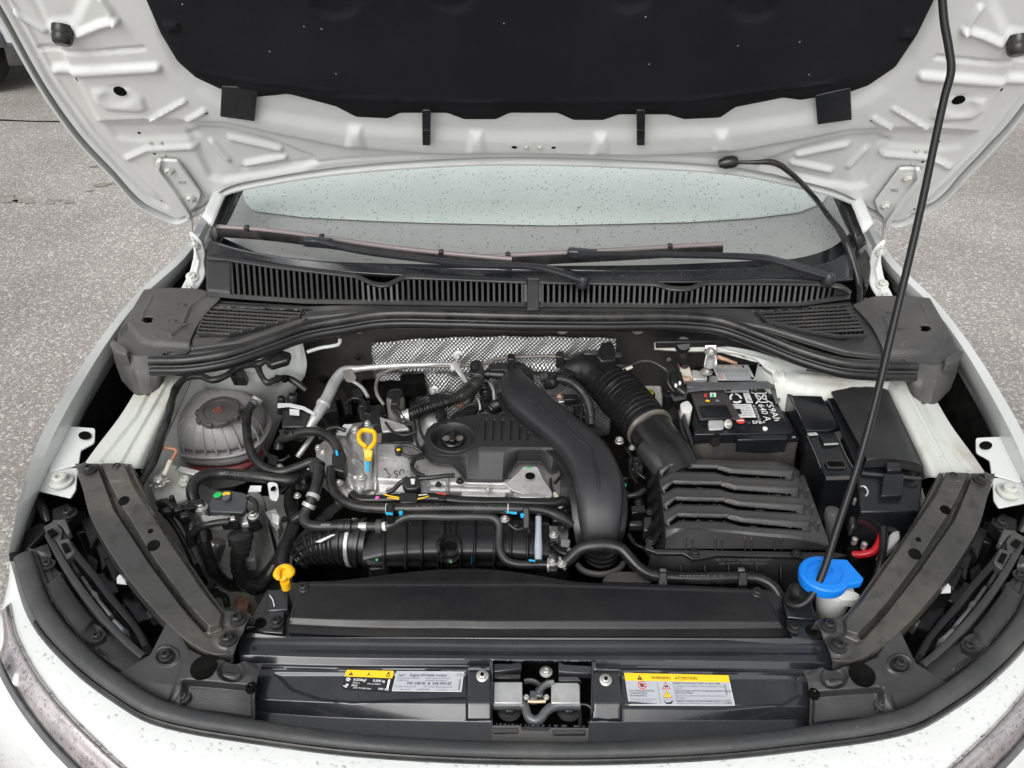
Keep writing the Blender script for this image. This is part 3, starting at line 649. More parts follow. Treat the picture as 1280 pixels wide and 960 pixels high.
up = [(124, 148), (201, 145), (285, 149), (336, 161), (430, 180), (540, 188), (668, 190)] ; upm = up + [mp(q) for q in up[::-1]]
feats.append(plat(upm + [(1400, -200), (-60, -200)], 5, .010))
feats.append(ridge(crease[:9] + [mp(q) for q in crease[:7][::-1]], 3.5, .003))
low = [(300, 214), (430, 199), (593, 190), (670, 189), (761, 191), (917, 200), (1040, 230)]
feats.append(ridge(low[:3] + low[3:], 2.5, -.002))
# channel round the liner
feats.append(plat([(186, -100), (205, 40), (226, 82), (250, 106), (276, 122), (330, 140), (420, 156), (640, 168), (900, 160), (1000, 145), (1070, 124), (1105, 104), (1135, 70), (1160, 20), (1180, -100)], 9, -.006))
feats += both(plat, [(235, 167), (250, 159), (282, 161), (340, 176), (392, 196), (396, 203), (380, 210), (279, 227), (262, 222), (246, 188)], 4, -.008)
feats += both(ridge, [(287, 175), (349, 189)], 5, .007); feats += both(ridge, [(308, 208), (355, 199)], 5, .007); feats += both(ridge, [(264, 180), (284, 202)], 5, .006)
feats += both(plat, [(118, 107), (165, 105), (180, 117), (184, 130), (176, 134), (134, 131), (122, 122)], 3, .005)
feats += ebo(ell, 150, 114, 19, 11, 4, -.004)
feats += both(ridge, [(72, 85), (110, 84), (197, 79)], 8, .009); feats += both(ridge, [(50, 59), (110, 61), (180, 55)], 4, -.005)
feats += both(ridge, [(101, 36), (125, 26), (146, 20)], 7, .009); feats += both(ridge, [(146, 20), (138, 6), (128, -8)], 6, .008)
feats += both(plat, [(20, -30), (60, 28), (94, 24), (110, -10), (118, -60), (0, -60)], 8, -.010)
feats += both(ridge, [(18, 14), (56, 38)], 4, .006)
feats += both(ridge, [(160, 197), (184, 186), (244, 183)], 5, .006); feats += both(plat, [(134, 157), (230, 154), (248, 172), (170, 176), (146, 172)], 4, -.005)
feats += both(ridge, [(190, 145), (232, 121)], 4, .005); feats += both(ridge, [(236, 146), (256, 134)], 5, .005)
feats += both(plat, [(192, 200), (222, 200), (254, 246), (246, 262), (214, 234)], 4, -.004)
for x, y in ((445, 165), (596, 172)): feats += ebo(lambda a, b: plat([(a - 10, b + 13), (a - 6, b - 9), (a + 6, b - 9), (a + 10, b + 13)], 5, .008), x, y)
# hem along the outer edge
e1 = [(-20, -6), (44, 104), (88, 170), (128, 216), (165, 254), (196, 268)]; 
feats += both(ridge, [(4, -4), (66, 106), (110, 167), (151, 212), (188, 248), (207, 258)], 3.5, -.005)
feats += both(ridge, [(12, -4), (76, 106), (118, 165), (158, 208), (194, 243)], 3.0, .003)
feats = [(lambda f: (lambda X, Y: .82 * f(X, Y)))(f) for f in feats]
hh = []
hood = field('bonnet', rows, 'hoodin', 560, 170, feats, hh, fn=HP, solid=0, label='white inner skin of the raised bonnet with pressed ribs', ang=60)
opening(hood, 150, 114, .0095, .8); q_ = mp((150, 114)); opening(hood, q_[0], q_[1], .0095, .8); opening(hood, 643, 184, .0046, .6); opening(hood, 692, 184.5, .0034, .7)
HB = lambda px, py, o=-.03: HP(px, py, o)
# outer skin behind
osk = field('outer_skin', [[(x, y, -.030) for x, y, _ in r] for r in rows], 'white', 60, 40, fn=HP, parent=hood)
rim = sweep('hemmed_edge', np.concatenate([HP(*[np.array(v) for v in zip(*[(p[0], p[1], -.014) for p in seg_])]) for seg_ in ([r[0] for r in rows[:-1]] + list(rows[-1]) + [r[-1] for r in rows[-2::-1]],)]), 'white', hood, rx=.0045, ry=.017, n=12, step=.008, up=HOODN, pw=3)
# liner
ll = [(175, -60), (177, 0), (202, 44), (222, 77), (245, 97), (275, 111), (321, 121), (345, 119), (360, 117), (420, 133), (445, 146), (485, 148), (500, 141), (559, 141), (580, 149), (620, 149), (637, 141), (697, 141), (717, 150), (754, 150), (774, 143), (835, 143), (855, 149), (900, 147), (919, 134), (979, 122), (1001, 125), (1065, 114), (1085, 107), (1119, 84), (1146, 44), (1172, 6), (1182, -60)]
def lrow(y): 
    return None
lb = ll[2:-2]; lx = [p[0] for p in lb]
def linrow(k):    # k = 0 at the bottom outline, 1 far up
    out = []
    for x, y in lb:
        s = (x - 202) / (1146 - 202); X = x + k * (( -60 + s * 1500) - x) * .32; out.append((X, y + (-150 - y) * k, .017 if 0 < k else .004))
    return out
lf = [ridge([(300, 108), (420, 122), (560, 127), (700, 127), (860, 125), (960, 112), (1040, 103)], 3, .002), ridge([(245, 88), (300, 100), (420, 114)], 3, .0015)]
for cx, cy in ((565, -4), (785, -4), (940, 8), (420, 4)): lf += [ell(cx, cy, 30, 21, 6, -.006), ring(cx, cy, 30, 21, 4, .002)]
lf += both(plat, [(204, 28), (222, 26), (224, 37), (210, 39)], 2, .004)
liner = field('bonnet_liner', [linrow(1), linrow(.5), linrow(.06), [(a, b, .012) for a, b, _ in linrow(.015)], linrow(0)], 'felt', 240, 110, lf, fn=HP, parent=hood, su=False, sv=False, label='black felt sound liner under the bonnet')
for k, pts in enumerate(([(277, 108), (322, 110), (318, 152), (275, 146)], [(1019, 120), (1063, 110), (1065, 150), (1022, 156)])):
    plate('rubber_flap', [(x, y, .0145) for x, y in pts], .006, 'satin', hood, fn=HP, down=(0, .866, .5), bev=.001)
for x in (533, 801):
    q = plate('strap', [(x - 5.5, 138, .018), (x + 5.5, 138, .018), (x + 5, 182, .018), (x - 5, 182, .018)], .006, 'satin', hood, fn=HP, down=(0, .866, .5), bev=.001)
    plate('strap_clip', [(x - 5, 163, .0205), (x + 5, 163, .0205), (x + 5, 170, .0205), (x - 5, 170, .0205)], .003, 'plas', q, fn=HP, down=(0, .866, .5), bev=.0006)
for x in (658, 675):
    p, n = on(hood, x, 184, 0); bolt('stud', p, .0028, 'inner', hood, nrm=n, hexn=0)
for (x, y) in ((78, 38), ):
    for q in ((x, y), mp((x, y))):
        p, n = on(hood, q[0], q[1] - 2, 0)
        lathe('rubber_buffer', p, [(.0, -.004), (.013, -.004), (.0135, .004), (.0125, .007), (.0135, .010), (.012, .018), (.009, .021), (0, .021)], 'rub', hood, axis=(-.05 if x == q[0] else .05, -.5, -.86))
for (x, y, r) in ((96, 99, .0030), (258, 142, .0026), (174, 166, .0026), (193, 192, .0024), (202, 251, .002)):
    for q in ((x, y), mp((x, y))):
        p, n = on(hood, q[0], q[1], .0004); lathe('drain_hole', p, [(0, -.0006), (r, -.0006), (r, 0), (0, 0)], 'dark', hood, axis=n, n=14)
for (x, y) in ((188, 178), (201, 178), (205, 194)):
    for q in ((x, y), mp((x, y))):
        p, n = on(hood, q[0], q[1], 0); bolt('weld_stud', p, .0026, 'inner', hood, nrm=n, hexn=0)
for (x, y) in ((425 + 610 / 2.977, 29), (425 + 1150 / 2.977, 80), (850 + 445 / 2.977, 52), (850 + 480 / 2.977, 93), (850 + 215 / 2.977, 57), (380, 33), (337, 64), (420, 92), (228, 5), (807, 21), (402, 36)):
    p, n = on(liner, x, y, .0005)
    if p is not None: lathe('lint_speck', p, [(0, -.0003), (.0011, 0), (0, .0006)], 'lpaper', liner, axis=n, n=7)
# hinges
hz = [(196, 204, .0), (206, 201, .0), (221, 202, .0), (251, 244, .0), (247, 256, 0), (240, 262, 0), (241, 292, 0), (236, 292, 0), (236, 272, 0), (215, 240, 0), (197, 216, 0)]
hg = plate('bonnet_hinge', [(x, y, .011) for x, y, _ in hz], .006, 'hoodin', fn=HP, down=(0, .866, .5), bev=.001, rad=2)
plate('hinge_edge', [(x, y, .018) for x, y in ((194, 206), (196, 202), (201, 203), (199, 214), (218, 240), (238, 270), (236, 278), (213, 242), (196, 218))], .008, 'hoodin', hg, fn=HP, down=(0, .866, .5), bev=.001)
for x, y in ((211, 212), (238, 247)):
    p = HP(x, y, .011); bolt('bolt', p, .0065, 'inner', hg, nrm=HOODN, washer=1.6)
plate('hinge_slot', [(x, y, .0118) for x, y in R0(223, 226, 232, 230)], .001, 'galv', hg, fn=HP, down=(0, .866, .5), bev=0)
mirror(hg)
# lower hinge arm on the body
ha = field('hinge_arm', [[(236, 290, 1.02), (240, 300, 1.01), (242, 318, 1.0), (237, 340, .985), (228, 358, .975), (224, 372, .97)], [(240, 290, 1.02), (252, 302, 1.005), (257, 320, .99), (256, 345, .975), (247, 362, .962), (240, 374, .955)]], 'hoodin', 24, 8, (ridge([(240, 300), (248, 330), (236, 368)], 3, .003),), solid=.004)
for x, y in ((243, 306), (240, 346), (236, 362)): obolt(ha, x, y, .006, 'inner')
mirror(ha)

# ---------------- washer hose from the bonnet to the scuttle
gm = lathe('hose_grommet', HP(911, 203, .014), [(0, -.018), (.006, -.016), (.010, -.006), (.010, .008), (.007, .014), (0, .014)], 'rub', axis=(1, 0, .15), n=20, label='black grommet at the bonnet edge')
hp = [HP(918, 203, .014), HP(940, 203, .02), HP(966, 203, .02), HP(990, 218, .015), HP(1012, 240, .01), HP(1034, 268, -.01), G(1056, 300, 1.04), G(1067, 330, 1.01), G(1074, 360, .98), G(1074, 382, .965)]
sweep('washer_hose', hp, 'rub', rx=[.003, .0035, .005, .0045, .0045, .005, .006, .006, .0055, .005], label='black hose from the bonnet down to the scuttle')

# ---------------- bonnet prop
pr_ = [G(990, 741, .835), G(983, 747, .838), G(986, 755, .838), G(999, 757, .842), G(1012, 748, .85), G(1026, 722, .87), G(1045, 665, .91), G(1080, 555, .99), G(1122, 385, 1.12), G(1150, 265, 1.21), G(1181, 120, 1.30), G(1189, 88, 1.325), G(1186, 60, 1.345), G(1180, 25, 1.37), G(1176, -60, 1.43), G(1176, -110, 1.46)]
pim = [(1026, 722), (1045, 665), (1080, 555), (1122, 385), (1150, 265), (1181, 120), (1189, 88), (1186, 60), (1180, 25), (1176, -60), (1176, -110)]
eye = np.array([0, 0, EYE]); dA = np.linalg.norm(pr_[5] - eye); dB = np.linalg.norm(HP(1176, -110, .03) - eye)
ql = np.concatenate([[0], np.cumsum([math.dist(pim[i], pim[i + 1]) for i in range(len(pim) - 1)])]); ql /= ql[-1]
for i, (x, y) in enumerate(pim):
    r_ = np.array(ray(x, y)); r_ /= np.linalg.norm(r_); pr_[5 + i] = eye + r_ / ((1 - ql[i]) / dA + ql[i] / dB)
prop = sweep('bonnet_prop', pr_, mat('rod_paint', (.010, .010, .011), .30, spec=.3), rx=[.0048, .0048, .0048, .0048, .0048] + [.0047] * 11, n=12, step=.006, label='thin black metal bonnet prop rod, raised')
lathe('prop_pivot', G(1000, 741, .838), [(0, -.016), (.009, -.016), (.013, -.008), (.013, .004), (.009, .010), (0, .010)], 'rub', prop, axis=(.3, -.6, .7), n=24)
# ================================================================== SCUTTLE between bay and windscreen
# floor below everything, so no gap opens on the road
bayp = [(-.60, 1.16), (.60, 1.16), (.66, .75), (.50, .50), (0, .42), (-.50, .50), (-.66, .75)]
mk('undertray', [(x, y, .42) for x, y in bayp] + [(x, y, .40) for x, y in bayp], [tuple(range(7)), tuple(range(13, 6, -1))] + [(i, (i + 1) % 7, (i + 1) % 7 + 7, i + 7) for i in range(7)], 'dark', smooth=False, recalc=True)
# inner wings: dark vertical liners under the fenders
def wall(name, pts, z1, m, parent='CAR', th=.006, label=None):
    a = np.array(pts, float); T = G(a[:, 0], a[:, 1], a[:, 2]); B = T.copy(); B[:, 2] = z1
    return wfield(name, [T, B], m, max(len(pts) * 3, 8), 6, parent, solid=th, su=False, sv=False, label=label)
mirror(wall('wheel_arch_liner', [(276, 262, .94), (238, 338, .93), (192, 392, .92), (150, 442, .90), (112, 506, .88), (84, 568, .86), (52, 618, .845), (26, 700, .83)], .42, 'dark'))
# bulkhead
field('bulkhead', [[(240, 396, 1.15), (340, 390, 1.14), (470, 384, 1.13), (670, 384, 1.125), (850, 386, 1.13), (1000, 398, 1.14), (1110, 410, 1.15)],
                   [(240, 470, 1.15), (340, 470, 1.14), (470, 470, 1.13), (670, 470, 1.125), (850, 470, 1.13), (1000, 470, 1.14), (1110, 470, 1.15)],
                   [(240, 700, 1.15), (340, 700, 1.14), (470, 700, 1.13), (670, 700, 1.125), (850, 700, 1.13), (1000, 700, 1.14), (1110, 700, 1.15)]],
      mat('dark_bulkhead', (.035, .033, .03), .6, bump=(200, .2), var=(9, (.075, .066, .055), .45, .75), dust=(300, (.12, .11, .1), .62, .8)), 60, 40, fn=GY, su=False, sv=False)  # dark base colour with brownish mottling
bh = bpy.data.objects['bulkhead']
for x, y, r in ((590, 406, .008), (703, 411, .010), (797, 411, .010), (449, 413, .005)):
    c = GY(x, y, 1.118); lathe('stud_plate', c, [(0, 0), (r, 0), (r, .002), (r * .5, .0025), (r * .45, .006), (0, .006)], 'zinc', bh, axis=(0, -1, .1), n=24)
lathe('rubber_plug', GY(447, 446, 1.116), [(0, 0), (.006, 0), (.006, .002), (0, .004)], 'rub', bh, axis=(0, -1, 0), n=20)
for x, y in ((836, 449), (948, 457)): lathe('rubber_plug', GY(x, y, 1.11), [(0, 0), (.004, 0), (.004, .002), (0, .003)], 'zinc' if x < 900 else 'dark', bh, axis=(0, -1, 0), n=16)
hsx = [(464, 429), (520, 424), (600, 421), (690, 421), (770, 423)]
hs_ = field('heat_shield', [[(x, y, 1.108) for x, y in hsx], [(466, 458, 1.10), (520, 458, 1.098), (600, 458, 1.096), (690, 458, 1.098), (769, 458, 1.10)], [(480, 545, 1.085), (530, 548, 1.085), (600, 550, 1.085), (690, 550, 1.085), (762, 545, 1.085)]], 'shield', 70, 40,
            (ridge([(464, 460), (620, 462), (770, 458)], 6, .006), ell(540, 487, 30, 16, 8, .008), ell(573, 444, 8, 7, 3, .003), lambda X, Y: .0022 * np.sin(X * .11 + np.sin(Y * .1) * 2) + .0015 * np.sin(X * .31 + Y * .22)), fn=GY, solid=.001, label='dimpled silver heat shield on the bulkhead')
lathe('shield_washer', GY(573, 444, 1.098), [(0, 0), (.009, 0), (.0085, .0015), (.004, .002), (.003, .012), (0, .012)], 'galv', hs_, axis=(0, -1, .3), n=24)
lathe('shield_washer', GY(542, 488, 1.082), [(0, 0), (.009, 0), (.0085, .0015), (.004, .002), (.003, .008), (0, .008)], 'galv', hs_, axis=(0, -1, .5), n=24)
# scuttle tray
def ZT(x): return 0
sc_rows = [[(232, 378, .965), (292, 380, .966), (380, 383, .968), (470, 380, .97), (670, 383, .971), (860, 384, .97), (960, 386, .968), (1050, 382, .966), (1100, 382, .965)],
           [(200, 420, .953), (290, 418, .955), (380, 392, .962), (470, 386, .966), (670, 388, .968), (860, 390, .966), (960, 400, .962), (1050, 426, .955), (1128, 428, .953)],
           [(190, 446, .945), (285, 436, .948), (375, 404, .958), (470, 393, .962), (670, 396, .965), (860, 397, .962), (960, 414, .956), (1060, 444, .948), (1140, 450, .945)]]
scut = field('scuttle_tray', sc_rows, 'plasg', 200, 40, (ridge([(200, 442), (290, 430), (380, 399), (470, 391)], 3, -.003), ridge([(1134, 450), (1055, 440), (955, 410), (860, 394)], 3, -.003)),
             [[(260, 384), (384, 388), (372, 399), (285, 418), (246, 416)], [(944, 390), (1055, 384), (1082, 418), (1050, 424), (1010, 416), (955, 404)]], su=True, sv=False, solid=.002, label='grey plastic scuttle tray below the windscreen')
mk('scuttle_shade_sheet', [tuple(q) for q in G(np.array([225, 1105, 1140, 1050, 960, 860, 670, 470, 375, 285, 195]), np.array([318, 322, 440, 436, 408, 394, 392, 390, 400, 432, 440]), np.array([.93] * 11))], [tuple(range(11))], 'dark', scut, smooth=False)  # black sheet, stands in for the shade in the hollow below the slats
# louvred side grilles
def louvre(poly, ax, ay, bx, by, nb, name='side_grille'):
    """bars run parallel to a->b ; poly clips them"""
    first = None; pl = poly
    frame = sweep(name, G(*[np.array(v) for v in zip(*[(x, y, .962) for x, y in poly + [poly[0]]])]), 'plasg', rx=.0022, ry=.004, n=6, smooth=False, step=.004)
    ys = [p[1] for p in poly]
    for k in range(nb):
        t = (k + .6) / nb; y = min(ys) + (max(ys) - min(ys)) * t
        sl = (by - ay) / (bx - ax); xs = []
        for i in range(len(poly)):
            (x1, y1), (x2, y2) = poly[i], poly[(i + 1) % len(poly)]; f1 = y1 - (y + sl * (x1 - ax)); f2 = y2 - (y + sl * (x2 - ax))
            if (f1 > 0) != (f2 > 0): q = f1 / (f1 - f2); xs.append(x1 + q * (x2 - x1))
        if len(xs) < 2: continue
        x0, x1 = min(xs), max(xs)
        if x1 - x0 < 8: continue
        A, B = G(x0, y + sl * (x0 - ax), .964), G(x1, y + sl * (x1 - ax), .964)
        sweep('slat', [A, (A + B) / 2, B], 'plasd', frame, rx=.0011, ry=.002, n=6, pw=4, step=.05)
    vv, ff = [], []
    for i in range(26):
        x = min(p[0] for p in poly) + 3 + i * (max(p[0] for p in poly) - min(p[0] for p in poly)) / 26
        xs = []
        for q in range(len(poly)):
            (x1, y1), (x2, y2) = poly[q], poly[(q + 1) % len(poly)]
            if (x1 > x) != (x2 > x): t = (x - x1) / (x2 - x1); xs.append(y1 + t * (y2 - y1))
        if len(xs) < 2: continue
        A, B = G(x, min(xs), .9605), G(x, max(xs), .9605); k = len(vv)
        for P_ in (A, B):
            for dx, dz in ((-.0006, -.003), (.0006, -.003), (.0006, .001), (-.0006, .001)): vv.append(P_ + np.array([dx, 0, dz]))
        ff += [(k, k + 1, k + 2, k + 3), (k + 4, k + 7, k + 6, k + 5)] + [(k + a, k + (a + 1) % 4, k + 4 + (a + 1) % 4, k + 4 + a) for a in range(4)]
    mk('cross_bars', vv, ff, 'plasg', frame, smooth=False, recalc=True, stuff=True)
    return frame
gl_ = [(262, 378), (380, 385), (374, 397), (330, 408), (287, 418), (247, 417)]
louvre(gl_, 262, 378, 380, 385, 9)
louvre([(943, 389), (1062, 380), (1082, 420), (1048, 421), (1005, 414), (960, 402)], 943, 389, 1062, 383, 9)
# main grille under the wipers: two rows of slanting slats in a frame
def TL(x): return np.interp(x, [258, 277, 341, 427, 446, 461, 480, 489, 506, 660, 673, 821, 836, 861, 882, 957, 1027, 1051, 1063], [318, 319, 329, 339, 341, 350, 354, 351, 342, 348, 348, 351, 357, 358, 350, 350, 351, 354, 362])
def BL(x): return np.interp(x, [258, 294, 382, 474, 657, 673, 840, 1000, 1063], [370, 374, 380, 381, 384, 384, 385, 383, 374])
def grille(x0, x1, first, last, label):
    xs = np.linspace(x0, x1, 40); zt, zb = 1.004, .973
    top = field('scuttle_grille', [[(x, TL(x), zt) for x in xs], [(x, TL(x) + 5.5, zt - .003) for x in xs]], 'plasg', 90, 4, su=False, sv=False, solid=.004, label=label)
    field('lower_rail', [[(x, BL(x) - 6.5, zb + .005) for x in xs], [(x, BL(x), zb) for x in xs], [(x, BL(x) + 1, zb - .01) for x in xs]], 'plasg', 90, 6, parent=top, su=False, sv=False, solid=.004)
    for a, b in ((x0, first - 2), (last + 2, x1)):
        if b - a > 1:
            q = [(x, TL(x) + 5, zt - .003) for x in np.linspace(a, b, 6)]; r_ = [(x, BL(x) - 6, zb + .005) for x in np.linspace(a, b, 6)]
            field('end_panel', [q, r_], 'plasg', 12, 8, parent=top, su=False, sv=False, solid=.004)
    n = int(round((last - first) / 7.15)); base = None
    for i in range(n + 1):
        x = first + (last - first) * i / n; lean = np.interp(x, [290, 400, 560, 670, 1050], [3.0, 2.0, .6, 0, -3.5])
        A = G(x - lean / 2, TL(x) + 4.5, zt - .0035); B = G(x + lean / 2, BL(x) - 5.5, zb + .0045)
        if base is None:
            vv = [(sx * .5, sy * .5, sz * .5) for sx in (-1, 1) for sy in (-1, 1) for sz in (-1, 1)]
            base = mk('slat', vv, [(0, 1, 3, 2), (4, 6, 7, 5), (0, 4, 5, 1), (2, 3, 7, 6), (0, 2, 6, 4), (1, 5, 7, 3)], 'plasg', None, smooth=False); o = base
        else: o = base.copy(); COL.objects.link(o); o.parent = None; o.matrix_parent_inverse = Matrix()
        d = Vector(B - A); l = d.length; yv = d.normalized(); xv = Vector((1, 0, 0)); xv = (xv - yv * xv.dot(yv)).normalized(); zv = xv.cross(yv)
        mm = Matrix((xv * .0038, yv * l, zv * .004)).transposed().to_4x4(); mm.translation = Vector((A + B) / 2) + Vector((0, 0, -.003)); o.matrix_basis = mm
        o.parent = top; o.matrix_parent_inverse = wmat(top).inverted()
    return top
gL = grille(258, 659, 290, 653, 'slotted black scuttle grille below the left wiper')
gR = grille(674, 1063, 678, 1044, 'slotted black scuttle grille below the right wiper')
plate('grille_joint', [(659, 345, 1.006), (674, 345, 1.006), (674, 387, .972), (659, 387, .972)], .012, 'plasg', bev=.0015)
# cover skirt from the grille up to the glass (left and right ends)
field('scuttle_cover', [[(262, 300, 1.03), (300, 312, 1.02), (400, 326, 1.012), (520, 334, 1.010), (670, 338, 1.01), (860, 337, 1.010), (960, 333, 1.012), (1040, 326, 1.02), (1070, 306, 1.03)],
                        [(258, 320, 1.0), (300, 325, 1.0), (400, 338, 1.0), (520, 345, 1.002), (670, 349, 1.003), (860, 353, 1.0), (960, 350, 1.002), (1040, 352, 1.0), (1066, 350, .995)]], 'satin', 60, 8, solid=.003, su=True, sv=False)
sc_cov = bpy.data.objects['scuttle_cover']; drops(sc_cov, 'raindrops', 500, [(300, 316), (520, 335), (670, 339), (860, 338), (1040, 328), (1040, 350), (670, 348), (300, 325)], .0008, .0026, seed=31)
# bracket end pieces near the hinge
q = plate('scuttle_end', [(252, 318, .99), (262, 300, 1.0), (276, 318, 1.0), (262, 345, .985), (258, 350, .98)], .03, 'plas', bev=.003)
mirror(q)
# wipers
def wiper(blade, arm, wd, nm, hook, lab):
    a = np.array(arm, float); A = G(a[:, 0], a[:, 1], a[:, 2]); o = sweep('wiper', A, 'satin', rx=wd, ry=[.005] * len(arm), n=10, pw=3, step=.006, label=lab)
    b = np.array(blade, float); B = G(b[:, 0], b[:, 1], b[:, 2]); bl = sweep('blade', B, 'rub', o, rx=.0035, ry=.0085, n=8, pw=3, step=.006)
    sp = sweep('blade_spoiler', B + np.array([0, .004, .010]), mat('wet_blade', (.22, .18, .18), .25, bump=(300, .2)), bl, rx=.0045, ry=.0042, n=8, step=.006)
    for t in (.12, .38, .78):
        c = resample(B, 50, True, np.linalg.norm(np.diff(B, axis=0), axis=1))[int(t * 49)] + np.array([0, .002, .011]); box('blade_clip', c, (.008, .011, .010), 'rub', bl)
    hx, hy, hz_ = hook; c = G(hx, hy, hz_); box('arm_joint', c, (.05, .016, .016), 'satin', o, rz=-.15, bev=.004)
    e = A[-1]; lathe('pivot_cap', e + np.array([0, 0, .006]), [(0, -.02), (.011, -.02), (.011, -.006), (.008, -.001), (0, 0)], 'satin', o, n=26)
    return o
w1 = wiper([(272, 291, 1.035), (330, 295, 1.033), (400, 304, 1.032), (480, 316, 1.031), (560, 325, 1.03), (640, 332, 1.026)], [(394, 301, 1.052), (440, 312, 1.050), (520, 323, 1.044), (600, 331, 1.038), (672, 334, 1.032), (700, 340, 1.026), (728, 348, 1.02)], [.004, .0055, .006, .0065, .008, .011, .013], 'l', (398, 303, 1.048), 'left windscreen wiper with its rain beaded arm')
w2 = wiper([(604, 329, 1.026), (660, 326, 1.028), (702, 324, 1.03), (760, 321, 1.034), (830, 317, 1.037), (903, 313, 1.04)], [(722, 318, 1.05), (780, 318, 1.05), (860, 319, 1.046), (935, 321, 1.04), (958, 323, 1.038), (985, 330, 1.03), (1012, 338, 1.022), (1036, 345, 1.018)], [.005, .0055, .006, .0075, .009, .011, .012, .010], 'r', (728, 317, 1.046), 'right windscreen wiper parked at the foot of the glass')

# rubber weather seal over the bulkhead
sp_ = [(188, 452, .952), (235, 451, .954), (285, 443, .957), (336, 426, .961), (382, 410, .964), (430, 401, .967), (475, 394, .970), (560, 394, .971), (640, 396, .972), (750, 397, .972), (855, 397, .970), (900, 402, .967), (951, 420, .963), (1001, 440, .957), (1051, 454, .954), (1100, 458, .952), (1145, 459, .951)]
ws_ = tube('scuttle_seal', sp_, .0085, 'rub', n=16, pw=2.4, ry=.0095, step=.006, label='long black rubber seal along the back of the bay')
tube('seal_flange', [(x, y + 13, z - .006) for x, y, z in sp_], .0045, 'plas', ws_, ry=.007, n=10, step=.006)
tube('seal_bead', [(x, y + 6.5, z - .001) for x, y, z in sp_], .0018, 'plasg', ws_, n=8, step=.006)

# end covers of the scuttle, over the strut towers
ecr = [[(180, 362, .978), (200, 360, .978), (225, 360, .976), (252, 362, .974), (276, 372, .972)],
       [(168, 382, .974), (195, 384, .972), (222, 386, .968), (245, 390, .966), (252, 398, .964)],
       [(152, 408, .966), (180, 412, .962), (208, 416, .96), (232, 418, .958), (240, 420, .957)],
       [(144, 424, .960), (166, 440, .954), (194, 440, .953), (216, 442, .952), (234, 440, .951)]]
ec = field('scuttle_end_cover', ecr, 'plasd', 90, 70, (plat([(160, 405), (176, 424), (190, 428), (234, 430), (240, 437), (160, 446), (140, 424)], 3, -.006), ridge([(262, 365), (238, 384), (228, 408), (214, 420)], 3, .004), ring(204, 419, 10, 5, 2, .001), ridge([(190, 371), (178, 395)], 2, .0015)),
           [epts(185, 399.5, 7.5, 4, 14), [(206, 435), (214, 435), (211, 441), (201, 441)]], solid=.003, label='grey plastic end cover with a round hole')
ef = field('front_apron', [[(141, 430, .957), (164, 443, .952), (194, 444, .951), (200, 452, .950)], [(142, 446, .935), (166, 466, .93), (200, 468, .93), (206, 462, .93)], [(152, 476, .905), (172, 494, .90), (196, 490, .90), (208, 470, .905)]], 'plasd', 30, 20, (ridge([(170, 462), (176, 492)], 2, .002), ridge([(186, 462), (190, 490)], 2, .002)), parent=ec, solid=.003)
plate('corner_rib', [(136, 428, .966), (142, 424, .966), (160, 436, .962), (158, 444, .958), (146, 440, .958)], .05, 'plasd', ec, bev=.002)
for x, y in ((228, 381), (216, 401), (229, 405)):
    p, n = on(ec, x, y, .0012)
    if p is not None:
        q = p; lf_ = bpy.data.objects
        t = mk('dry_leaf', [q + Vector((.006 * math.cos(a) * 1.4, .0028 * math.sin(a), .0012 * math.cos(2 * a))) for a in [i * .785 for i in range(8)]], [tuple(range(8))], 'plasg', ec, smooth=False)
mirror(ec)
# rod-like steel strip below left trough
plate('trough', [(240, 424, .955), (330, 408, .958), (384, 396, .962), (372, 406, .956), (300, 428, .95), (242, 436, .949)], .008, 'plasd')

# ================================================================== FRONT: braces from lock carrier to the wings
Lb = [(94, 580, .90), (102, 604, .895), (112, 642, .885), (135, 685, .875), (165, 728, .865), (205, 774, .85), (243, 806, .838), (268, 818, .832), (292, 817, .83)]
Rb = [(164, 580, .90), (174, 604, .895), (192, 638, .885), (217, 676, .875), (240, 708, .865), (268, 748, .85), (281, 763, .84), (296, 766, .834), (314, 768, .83)]
rows_ = []
for i in range(9):
    a, b = np.array(Lb[i], float), np.array(Rb[i], float)
    rows_.append([a, a * .72 + b * .28, a * .5 + b * .5, a * .25 + b * .75, b])
br_f = [plat([(126, 582), (158, 582), (172, 612), (212, 674), (258, 742), (278, 770), (276, 786), (262, 790), (240, 768), (196, 706), (150, 630)], 3, .009),
        plat([(94, 570), (122, 576), (146, 634), (190, 706), (236, 770), (258, 795), (286, 802), (286, 830), (240, 820), (180, 760), (90, 630)], 3, .001),
        ridge([(126, 584), (146, 636), (188, 700), (228, 754), (256, 786)], 4.5, -.009), ell(148, 601, 13, 6, 2, .0015), ridge([(98, 588), (112, 575), (158, 577)], 2.5, .003), ell(297, 774, 17, 14, 4, .003), ell(285, 799, 16, 13, 4, .003)]
bh_ = []
brc = field('front_brace', rows_, 'ecoat', 110, 260, br_f, bh_, solid=.002, label='grey pressed steel brace from lock panel to wing')
for side in (0, 1):
    a = np.array(Lb if side == 0 else Rb, float); T = G(a[:, 0], a[:, 1], a[:, 2] - .001); B = T.copy(); B[:, 2] -= .022; B[:, 0] += (.004 if side else -.004)
    wfield('side_flange', [T, B], 'ecoat', 60, 5, brc, solid=.002)
for x, y, r in ((155, 626, .0068), (192, 682, .0078), (188, 664, .0034)): opening(brc, x, y, r)
for x, y in ((112, 587), (147, 586)): gbolt(x, y, .902, .0062, parent=brc, washer=1.5)
for x, y in ((297, 774), (285, 799)): gbolt(x, y, .835, .0068, parent=brc, washer=1.6)
mirror(brc)

